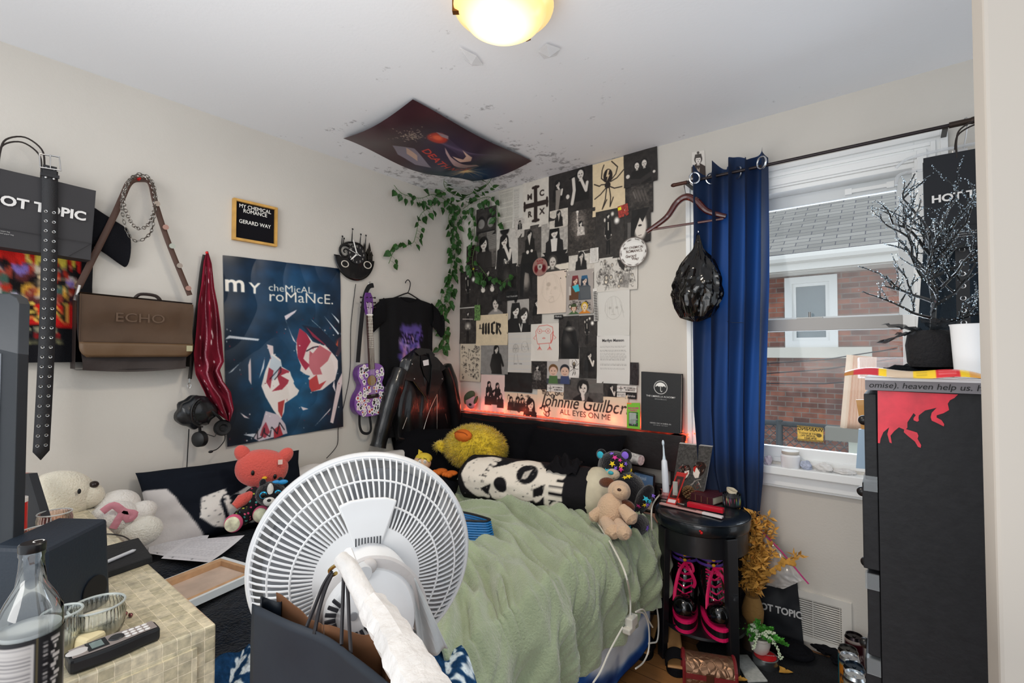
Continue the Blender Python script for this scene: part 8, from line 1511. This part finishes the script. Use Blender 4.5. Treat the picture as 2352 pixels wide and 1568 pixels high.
# ================================================================ TILED TABLE AND THINGS ON IT
TZ=.75; TX1=-1.085; TY1=.395; TY0=-.12
def tile_mat():
    m=bpy.data.materials.new('shell_tile'); m.use_nodes=True; nt=m.node_tree; b=nt.nodes['Principled BSDF']; b.inputs['Roughness'].default_value=.25; b.inputs['Coat Weight'].default_value=.3
    tc=nt.nodes.new('ShaderNodeTexCoord'); ge=nt.nodes.new('ShaderNodeNewGeometry'); s=nt.nodes.new('ShaderNodeSeparateXYZ'); nt.links.new(tc.outputs['Object'],s.inputs[0]); sn=nt.nodes.new('ShaderNodeSeparateXYZ'); nt.links.new(ge.outputs['Normal'],sn.inputs[0])
    def M_(op,a,b_,v=None):
        q=nt.nodes.new('ShaderNodeMath'); q.operation=op
        for i,x in enumerate((a,b_)):
            if x is None: continue
            if isinstance(x,(int,float)): q.inputs[i].default_value=x
            else: nt.links.new(x,q.inputs[i])
        return q.outputs[0]
    top=M_('GREATER_THAN',M_('ABSOLUTE',sn.outputs[2],None),.5); side=M_('SUBTRACT',1.,top); xx=M_('GREATER_THAN',M_('ABSOLUTE',sn.outputs[0],None),.5)
    u=M_('ADD',M_('MULTIPLY',s.outputs[0],M_('SUBTRACT',1.,xx)),M_('MULTIPLY',s.outputs[1],xx)); v=M_('ADD',M_('MULTIPLY',s.outputs[1],top),M_('MULTIPLY',s.outputs[2],side))
    cb=nt.nodes.new('ShaderNodeCombineXYZ'); nt.links.new(u,cb.inputs[0]); nt.links.new(v,cb.inputs[1])
    nz=nt.nodes.new('ShaderNodeTexNoise'); nz.inputs['Scale'].default_value=30; vm=nt.nodes.new('ShaderNodeVectorMath'); vm.operation='MULTIPLY_ADD'; vm.inputs[1].default_value=(.003,.003,0); nt.links.new(tc.outputs['Object'],nz.inputs[0]); nt.links.new(nz.outputs['Color'],vm.inputs[0]); nt.links.new(cb.outputs[0],vm.inputs[2])
    br=nt.nodes.new('ShaderNodeTexBrick'); br.offset=.0; br.inputs['Scale'].default_value=1; br.inputs['Brick Width'].default_value=.0235; br.inputs['Row Height'].default_value=.0235; br.inputs['Mortar Size'].default_value=.0012; br.inputs['Mortar Smooth'].default_value=.3
    br.inputs['Color1'].default_value=(*lin('e4dabf'),1); br.inputs['Color2'].default_value=(*lin('c6bea2'),1); br.inputs['Mortar'].default_value=(*lin('efe4c8'),1); nt.links.new(vm.outputs[0],br.inputs[0])
    n2=nt.nodes.new('ShaderNodeTexNoise'); n2.inputs['Scale'].default_value=70; n2.inputs['Detail'].default_value=5; nt.links.new(tc.outputs['Object'],n2.inputs[0]); rp=nt.nodes.new('ShaderNodeValToRGB'); rp.color_ramp.elements[0].position=.3; rp.color_ramp.elements[0].color=(.66,.66,.66,1); rp.color_ramp.elements[1].position=.65; rp.color_ramp.elements[1].color=(1.08,1.06,1.02,1)
    mx=nt.nodes.new('ShaderNodeMixRGB'); mx.blend_type='MULTIPLY'; mx.inputs[0].default_value=1; nt.links.new(n2.outputs[0],rp.inputs[0]); nt.links.new(br.outputs[0],mx.inputs[1]); nt.links.new(rp.outputs[0],mx.inputs[2]); nt.links.new(mx.outputs[0],b.inputs['Base Color'])
    bp=nt.nodes.new('ShaderNodeBump'); bp.inputs['Distance'].default_value=.002; bp.inputs['Strength'].default_value=.6; bp.invert=True; nt.links.new(br.outputs['Fac'],bp.inputs['Height']); nt.links.new(bp.outputs[0],b.inputs['Normal']); return m
tt=thing('tiled_table','cream shell-tiled table at the foot of the bed, bottom left','table',((-2.2+TX1)/2,.14,0)); TM=tile_mat()
MB().b2((-2.22,TY0,.60),(TX1,TY1,TZ)).build('tiled_top',TM,tt,smooth=False,world=True,bevel=.004)
for x in (-2.18,TX1-.04):
    for y in (TY0+.04,TY1-.04): MB().b2((x-.035,y-.035,0),(x+.035,y+.035,.60)).build('leg',TM,tt,smooth=False,world=True)
p=on(300,1555,0,TX1); f=MB().b2((TX1,.18,.625),(TX1+.006,.36,.72)).build('drawer',TM,tt,smooth=False,world=True); p=on(312,1560,0,TX1+.01)
o=MB().tube([(TX1+.008,.21,.655),(TX1+.024,.215,.66),(TX1+.024,.30,.66),(TX1+.008,.305,.655)],.004,8).build('handle',BLACK,f)
def TP(x,y,z=TZ): return on(x,y,2,z)
GL_=thin_glass('clear_glass',(.93,.96,.97),.10)
# bottle
c=dep(74,1262,.745); c.z=TZ; bt_=thing('glass_bottle','clear glass drink bottle with black cap and label, nearest the camera on table','bottle',c)
Lb=.245; r=.0385
prof=[(.0001,0),(.028,0),(r,.006),(r,.135),(.0375,.15),(.029,.17),(.0185,.19),(.0155,.215),(.0145,.232),(.016,.236),(.016,.241),(.0135,.243)]
MB().lathe(prof,48).build('bottle_glass',GL_,bt_); MB().lathe([(.0152,.240),(.0162,.242),(.0162,.252),(.014,.254),(.0001,.254)],32,ribs=20,ra=.02).build('black_cap',mat('141416',.3),bt_)
lettering('C',.02,TR(-.0,.0,.2545),WHITE,bt_,align='CENTER')
MB().lathe([(.0001,.003),(.030,.003),(.036,.010),(.036,.125),(.0001,.128)],40).build('milky_drink',mat('c9c9c4',.3),bt_)
cv=Cv(200,110,'16171b'); cv.rect(.30,.06,.52,.94,'b9b5b2'); p_=[cv.rect(.315,.1+.055*i,.505,.12+.055*i,'6a686a',.7) for i in range(15)]; cv.rect(.53,.0,.535,1,'8a7a4a')
for i in range(14): cv.rect(.56,.08+.062*i,.585,.1+.062*i,'c9c5c2',.8); cv.rect(.60+.01*(i%3),.07+.062*i,.66-.012*(i%4),.115+.062*i,'dedad6',.9)
cv.rect(.70,.1,.9,.9,'b9b5b2',.6)
a0=math.atan2(-c.y,-c.x); sheet('paper_label',lambda u,v:V(((r+.0006)*math.cos(a0-PI+2*PI*u),(r+.0006)*math.sin(a0-PI+2*PI*u),.120-.108*v)),cv,200,40,mat('ATTR',.45,name='bottle_label'),bt_)
# black speaker
a,b_,c_=TP(236,1380),TP(100,1440),TP(205,1270); sp=thing('speaker_box','black speaker box with slanted top standing on the tiled table','speaker',(a.x,a.y,TZ))
a=V((-1.365,.285,TZ)); u1=V((.65,-.76,0)); u2=V((-.76,-.65,0)); T=frame(a,u1,u2); sg=1 if T.to_3x3().col[2].z>0 else -1
SPM=mat('1a2430',.5,name='dark_speaker_plastic',bump=.1,bs=200); h_=.185
P=[(0,0,0),(.16,0,0),(.16,.12,0),(0,.12,0),(.008,.004,h_),(.155,.004,h_*.95),(.155,.11,h_*.98),(.008,.11,h_*1.02)]
MB(T).add([(x,y,z*sg) for x,y,z in P],[(0,1,2,3),(7,6,5,4),(0,4,5,1),(1,5,6,2),(2,6,7,3),(3,7,4,0)]).build('speaker_body',SPM,sp,smooth=False,world=True,bevel=.008)
MB(T@Matrix.Translation((.045,-.001,.045*sg))@Matrix.Rotation(PI/2,4,'X')).lathe([(.0001,.001),(.03,.001),(.03,-.001),(.0001,-.001)],32).build('oval_port',mat('0c0d10',.7),sp,world=True)
# notebook with pencil
q=[TP(205,1278),TP(318,1248),TP(350,1292),TP(236,1332)]; nb=thing('black_notebook','closed black notebook with a white stylus lying on the table','notebook',(q[0].x,q[0].y,TZ))
MB().add(q+[p+V((0,0,.018)) for p in q],[(3,2,1,0),(4,5,6,7)]+[(i,(i+1)%4,4+(i+1)%4,4+i) for i in range(4)]).build('cover',mat('1d1f22',.7,bump=.2,bs=100),nb,smooth=False,world=True,bevel=.003)
p1,p2=TP(222,1300,TZ+.023),TP(312,1262,TZ+.023); MB().tube([p1,p1.lerp(p2,.92),p2],[.0045,.0045,.001],10).build('white_stylus',mat('d2d6dc',.3),nb,world=True)
tag(MB().tube(smooth_path([TP(212,1228,TZ+.004),TP(250,1226,TZ+.004),TP(285,1232,TZ+.004),TP(308,1248,TZ+.012)],6),.002,6).build('black_cable',mat('141416',.5)),'thin black cable running from behind speaker to the notebook','cable')
tag(MB().ell(TP(218,1245,TZ+.004),(.02,.012,.004)).build('plastic_disc',mat('141416',.4)),'flat black oval plastic disc on the table behind the speaker','disc')
# glass jars
def jar(label,x,y,r,h_,wax,ribs=40,tint=(.95,.97,.96),wc='e6e0cc'):
    p=TP(x,y); g=thing('glass_jar',label,'jar',(p.x,p.y,TZ)); gm=thin_glass('jar_glass',tint,.12)
    MB().lathe([(.0001,0),(r*.7,0),(r*.86,.006),(r*.97,h_*.35),(r,h_*.7),(r*.93,h_*.9),(r*.96,h_*.97),(r*.98,h_),(r*.93,h_),(r*.88,h_*.9),(r*.93,h_*.6),(r*.8,.01),(.0001,.006)],80,ribs=ribs,ra=.012).build('ribbed_glass',gm,g)
    MB(TR(0,0,h_)).tube([(r*.955*math.cos(a),r*.955*math.sin(a),0) for a in [2*PI*i/48 for i in range(48)]],.0022,6,closed=True).build('rim',mat('d4dcda',.1,alpha=.6,name='glass_rim'),g)
    if wax: MB().lathe([(.0001,.007),(r*.78,.008),(r*.9,h_*.3),(r*.91,wax),(.0001,wax-.002)],40).build('candle_wax',mat(wc,.5),g)
    return g
jar('ribbed glass candle jar with cream wax, beside the phone on table',222,1462,.044,.062,.036); jar('clear glass jar partly hidden between the bottle and ribbed jar',140,1500,.030,.075,.03)
jar('pink tinted ribbed glass jar at the back of table by the bear',125,1222,.042,.06,0,tint=(1,.88,.86)); jar('brownish glass jar in front of the pink one, behind the speaker',92,1262,.045,.055,.02,tint=(.8,.6,.52),wc='c9b0a4')
# phone
p1,p2=TP(152,1532,TZ+.008),TP(362,1452,TZ+.008); d=(p2-p1); Lp=d.length; ph=thing('cordless_phone','black and silver cordless phone handset lying on the table edge','phone',frame(V((p1.x,p1.y,TZ)),d,V((0,0,1)).cross(d)))
def pf(z,w_): return [(Lp*t,s*w_*(.75+.25*math.sin(PI*min(1,t*1.1+.1)))) for t,s in [(i/14,1) for i in range(15)]][::-1]+[(Lp*t,-1*w_*(.75+.25*math.sin(PI*min(1,t*1.1+.1)))) for t in [i/14 for i in range(15)]]
MB().prism(pf(0,.026),0,.026).build('handset',mat('1a1b1e',.45),ph,smooth=False,bevel=.006)
MB(TR(Lp*.04,0,0)).prism([(x*.92,y*.82) for x,y in pf(0,.026)],.026,.0275).build('silver_face',mat('a59a96',.35,.3),ph,smooth=False,bevel=.0005)
MB().b2((Lp*.20,-.017,.0275),(Lp*.42,.017,.0285)).build('screen_bezel',mat('17181b',.3),ph,smooth=False,bevel=.001); MB().b2((Lp*.24,-.012,.0285),(Lp*.37,.012,.029)).build('lcd_screen',mat('7a8a88',.2),ph,smooth=False)
MB(TR(Lp*.52,0,.0275)).lathe([(.0001,.002),(.010,.002),(.012,.0),(.0001,0)],20).build('navigation_button',mat('2a2b2e',.4),ph); MB(TR(Lp*.11,0,.0275)).ell((0,0,0),(.016,.012,.002)).build('earpiece',mat('cfccca',.4),ph)
for i in range(4):
    for j in (-1,0,1): MB(TR(Lp*(.63+.075*i),j*.0105,.0275)).ell((0,0,0),(.0045,.0035,.0015),nu=12,nv=6).build('key',mat('e6e4e2',.4),ph)
# small bits
for k,(x,y) in enumerate(((288,1408),(300,1412))): tag(MB().ell(TP(x,y,TZ+.004),(.006,.004,.004)).tube([TP(x,y,TZ+.004),TP(x-4,y-4,TZ+.012)],.001,4).build('metal_earring',mat('8a5a5a',.3,.7)),('tiny metal earring on the tiles right of the ribbed jar, left one','tiny metal earring on the tiles right of the ribbed jar, right one')[k],'earring')
tag(MB().box(TP(200,1472,TZ+.015),(.05,.035,.03),Euler((0,0,.4)).to_matrix()).build('cream_box',mat('e2d3a8',.6),smooth=False,bevel=.006),'small cream block between the phone and the ribbed jar','box')
# dark slanted frame, red can, black panel
q=[dep(52,1088,1.55),dep(66,1088,1.55),dep(101,1205,1.45),dep(58,1215,1.45)]
tag(MB().add(q+[p+V((.0,.02,0)) for p in q],[(0,1,2,3),(7,6,5,4)]+[(i,4+i,4+(i+1)%4,(i+1)%4) for i in range(4)]).build('slanted_mirror',mat('202226',.4),smooth=False),'dark slanted stand-up mirror at the back left of the table','mirror')
p=TP(50,1262); g=thing('red_spray_can','red spray can with white band and black top behind the black panel','can',V((-1.98,.19,TZ))); MB().lathe([(.0001,0),(.026,0),(.028,.005),(.028,.12),(.02,.135),(.0001,.136)],28).build('can_body',mat('c8201c',.3,coat=.3),g); MB().lathe([(.0285,.12),(.0285,.132),(.0001,.133)],28).build('white_band',WHITE,g); MB().lathe([(.02,.135),(.018,.165),(.0001,.166)],24).build('black_cap',BLACK,g)
A_=dep(44,690,.96); D_=dep(50,1330,.96); bp_=thing('display_board','tall dark panel standing on the table at left edge of the view','panel',(A_.x-.1,A_.y,TZ)); u=V((-.80,-.6,0)).normalized(); n_=V((0,0,1)).cross(u)
zt=on(40,676,1,A_.y).z; T=frame((A_.x,A_.y,TZ),u,(0,0,1)); MB(T).prism([(0,0),(.30,0),(.30,zt-TZ),(.02,zt-TZ),(.006,zt-TZ-.008),(0,zt-TZ-.02)],0,.022).build('panel_body',mat('1f2328',.5,name='scuffed_black_laminate',bump=.1,bs=30),bp_,smooth=False,world=True,bevel=.002)
MB(T).prism([(.034,.03),(.28,.03),(.28,zt-TZ-.12),(.034,zt-TZ-.12)],-.003,.001).build('pale_front_sheet',mat('c9ced6',.5),bp_,smooth=False,world=True)
# ================================================================ FAN
fc=dep(838,1282,.94); back=dep(850,1372,.80); fa=(fc-back); fa.z*=.55; fa.normalize()
xr=V((0,0,1)).cross(fa).normalized()*-1
fz=-fa  # local z points back toward the camera
fx=V((0,0,1)).cross(fz).normalized(); fy=fz.cross(fx)
M=Matrix((fx,fy,fz)).transposed().to_4x4(); M.translation=fc
fan=thing('pedestal_fan','white pedestal fan seen from behind, standing before the bed','fan',M); FW_=mat('dcdcdc',.35,name='white_plastic',coat=.2); RO=.203
MB().lathe([(RO-.006,-.012),(RO,-.012),(RO+.004,-.004),(RO+.004,.008),(RO,.014),(RO-.008,.014),(RO-.004,.006),(RO-.006,-.012)],120).build('outer_ring',mat('d4d5d6',.35,coat=.2),fan)
NS=96; b=MB()
def zr(r): t=(r-.085)/(RO-.085); return .078*(1-t**2.2)**.9+.006
for i in range(NS):
    a=2*PI*i/NS; pts=[]
    for k in range(9): r=.085+(RO-.004-.085)*k/8; aa=a+.10*(k/8)**1.0; pts.append((r*math.cos(aa),r*math.sin(aa),zr(r)))
    pts.append(((RO-.0)*math.cos(a+.115),(RO-.0)*math.sin(a+.115),-.004)); b.tube(pts,.0020,5)
for r in (.128,.166,.199): b.tube([(r*math.cos(2*PI*k/90),r*math.sin(2*PI*k/90),zr(r)+.001) for k in range(90)],.002,5,closed=True)
b.build('rear_grille',FW_,fan)
b=MB()
for i in range(NS):
    a=2*PI*i/NS; pts=[]
    for k in range(7): r=.05+(RO-.004-.05)*k/6; aa=a-.10*(k/6); pts.append((r*math.cos(aa),r*math.sin(aa),-.085*(1-(r/RO)**2.4)**.8-.006))
    b.tube(pts,.0017,4)
for r in (.06,.12,.17): b.tube([(r*math.cos(2*PI*k/80),r*math.sin(2*PI*k/80),-.085*(1-(r/RO)**2.4)**.8-.008) for k in range(80)],.002,5,closed=True)
b.lathe([(.05,-.088),(.045,-.094),(.0001,-.096)],32); b.build('front_grille',FW_,fan)
MB().lathe([(.092,.080),(.092,.086),(.060,.088),(.060,.082)],64).build('grille_hub_plate',FW_,fan)
MB().prism([(-.022,.055),(.022,.055),(.05,.135),(.03,.142),(0,.144),(-.03,.142),(-.05,.135)],.082,.092).build('top_bracket',FW_,fan,smooth=False,bevel=.003)
for k in range(9): MB().b2((-.022+.0052*k,.062,.0925),(-.020+.0052*k,.076,.0932)).build('bracket_slot',mat('3a3c40',.7),fan,smooth=False)
BLD=mat('8c8e92',.3,alpha=.85,name='smoky_blade')
for k in range(3):
    a0=k*2*PI/3+1.25
    MB().grid(lambda u,v:V(((.03+.15*v)*math.cos(a0+(u-.5)*(1.1+.5*math.sin(PI*v*.9))-.25*v),(.03+.15*v)*math.sin(a0+(u-.5)*(1.1+.5*math.sin(PI*v*.9))-.25*v),.0+.036*(u-.5))),16,12).build('blade',BLD,fan,solid=.002)
MB().cyl((0,0,-.03),(0,0,.04),.032,n=32).build('blade_hub',BLD,fan)
mx_=fan.matrix_basis.inverted()
# motor housing behind
prof=[(.074,.088),(.079,.12),(.077,.165),(.070,.19),(.055,.2),(.0001,.202)]
MB().lathe(prof,48,T=Matrix.Translation((.0,-.025,0))@Matrix.Diagonal((.95,1.22,1,1))).build('motor_housing',FW_,fan)
for k in range(18):
    a=PI*.75+k*2*PI/18*.8; c_,s_=math.cos(a),math.sin(a)
    MB(TR(-.028+.034*c_,.0+.034*s_,.2045,rz=a)).b2((-.008,-.0022,-.004),(.008,.0022,.0006)).build('vent_slot',mat('24242a',.8),fan,smooth=False)
MB(TR(-.028,.0,.202)).cyl((0,0,0),(0,0,.003),.006).build('screw_cap',mat('8a8c90',.4),fan); MB(TR(-.012,.062,.185)).cyl((0,0,0),(0,0,.016),.013,.011,n=20).build('oscillation_knob',mat('c9cacb',.35),fan)
b=MB(); b.tube([fc-fa*.13+V((0,0,-.1)),fc-fa*.12+V((0,0,-.2)),V((fc.x-fa.x*.11,fc.y-fa.y*.11,.32))],[.022,.016,.014],16); b.v=[mx_@p for p in b.v]; b.build('pole',FW_,fan)
b=MB(); b.lathe([(.0001,0),(.17,0),(.172,.01),(.05,.03),(.02,.05),(.016,.34)],40,T=Matrix.Translation((fc.x-fa.x*.11,fc.y-fa.y*.11,0))); b.v=[mx_@p for p in b.v]; b.build('base',FW_,fan)
# cloth tied around neck
cl=thing('tied_cloth','pale grey cloth strip knotted around the fan motor','cloth',fan.matrix_basis@V((0,.03,.15))); fm=fan.matrix_basis; CLM=mat('c4bfbc',.85,bump=.3,bs=30,name='pale_cloth')
MB().tube([fm@V(p) for p in smooth_path([(-.085,-.10,.13),(-.083,-.02,.15),(-.06,.035,.165),(-.02,.062,.175),(.0,.068,.18),(.03,.06,.18),(.06,.03,.17),(.082,-.02,.15),(.088,-.08,.13)],5)],1,8,flat=(.012,.006,tuple(fz))).build('band',CLM,cl,world=True)
MB().ell(fm@V((-.004,.066,.185)),(.012,.012,.012)).build('knot',CLM,cl,world=True)
MB().grid(lambda u,v:fm@V((.06+.012*v+.04*u*(v+.25)+.012*v,.03-.15*v,.165-.02*v+.008*math.sin(u*9+v*3))),14,20).build('hanging_tail',mat('b9bcbc',.8,bump=.3,bs=30),cl,world=True,solid=.002)
# white taped arm
arm=thing('white_hook_arm','white tape-wrapped arm with brass hook reaching over the fan motor','arm',dep(800,1290,.70)); AM=mat('d8d4d0',.6,name='wrapped_white_tape',bump=.6,bs=50,var=.12,vs=20)
A=[dep(782,1282,.70),dep(800,1300,.69),dep(835,1365,.655),dep(865,1420,.63)]
MB().tube([A[0]+V((0,0,.0)),A[1],A[2],A[3]],[.011,.013,.014,.015],12).build('upper_arm',AM,arm,world=True)
MB().tube([dep(800,1262,.71),dep(822,1320,.675),dep(870,1390,.64),dep(893,1415,.625)],1,6,flat=(.006,.004,(0,0,1))).build('clip_rail',mat('e4e2e0',.35),arm,world=True)
Q=[dep(855,1395,.645),dep(890,1440,.61),dep(925,1500,.56),dep(965,1570,.515),dep(1010,1650,.47)]; b=MB(); Q=smooth_path(Q,5); b.tube(Q,[(.026+.0008*i+.003*math.sin(i*1.9)) for i in range(len(Q))],8,flat=(.72,.022,(0,0,1))); b.build('lower_arm',AM,arm,world=True,auto=40)
MB().tube(smooth_path([dep(780,1295,.705),dep(768,1300,.71),dep(757,1310,.715),dep(763,1320,.715),dep(772,1316,.71)],4),.0028,8).build('brass_hook',mat('b99a58',.25,1),arm,world=True)
# paper bag in front
A_,B_,C_,D_=dep(600,1388,.722),dep(908,1568,.55),dep(640,1366,.765),dep(893,1462,.64)
A_.z=B_.z; z0=A_.z
A_,B_,C_,D_=[on(x,y,2,.905) for x,y in ((592,1388),(905,1556),(640,1366),(880,1456))]
bg=thing('open_paper_bag','large open navy black paper bag with brown inside hanging in front of the fan','shopping bag',((A_+B_)/2-V((0,0,.35)))); PM=mat('131b26',.5,name='navy_coated_paper',bump=.25,bs=7); BI=mat('6a4428',.8,name='brown_kraft_inside')
def wall(P,Q,h_=.36,ins=.01,wob=.01,m=PM,k=0):
    def f(u,v):
        e=P.lerp(Q,u); n=(Q-P).cross(V((0,0,1))).normalized(); return e+V((0,0,-h_*v+.006*math.sin(u*5+k)*(1-v)))+n*(wob*math.sin(u*PI*2+v*2+k)+.008*N3((u*3,v*3,k)))
    return f
E_=dep(545,1470,.70)
FL0=on(560,1372,2,.90)
b=MB(); b.grid(wall(A_,B_,k=1),30,24); b.build('front_face',PM,bg,world=True,solid=.0016)
ctr=(A_+B_+C_+D_)/4
# outer faces navy, inner faces brown as separate liners
M1=on(748,1440,2,.905); b=MB(); b.grid(wall(C_,M1,k=2,wob=.004),12,20); b.grid(wall(M1,D_,k=2,wob=.004),12,20); b.build('back_face',BI,bg,world=True,solid=.0016)
b=MB(); b.grid(wall(B_,D_,k=3,wob=.004),8,20); b.build('side_face',BI,bg,world=True,solid=.0016); L0=on(598,1392,2,.905)
b=MB(); b.grid(wall(C_,A_,k=4,wob=.012),8,20); b.build('side_face',PM,bg,world=True,solid=.0016)
for P,Q in ((dep(762,1312,.712),[dep(742,1345,.71),dep(720,1400,.70),dep(704,1440,.69)]),(dep(764,1316,.712),[dep(748,1350,.705),dep(733,1400,.69),dep(722,1455,.68)]),(dep(790,1300,.70),[dep(788,1360,.69),dep(786,1420,.675),dep(784,1480,.655)]),(dep(794,1300,.70),[dep(799,1360,.69),dep(802,1430,.67),dep(806,1500,.645)])):
    MB().tube(smooth_path([P]+Q,6),.0028,6).build('cord_handle',mat('1c181c',.6),bg,world=True)
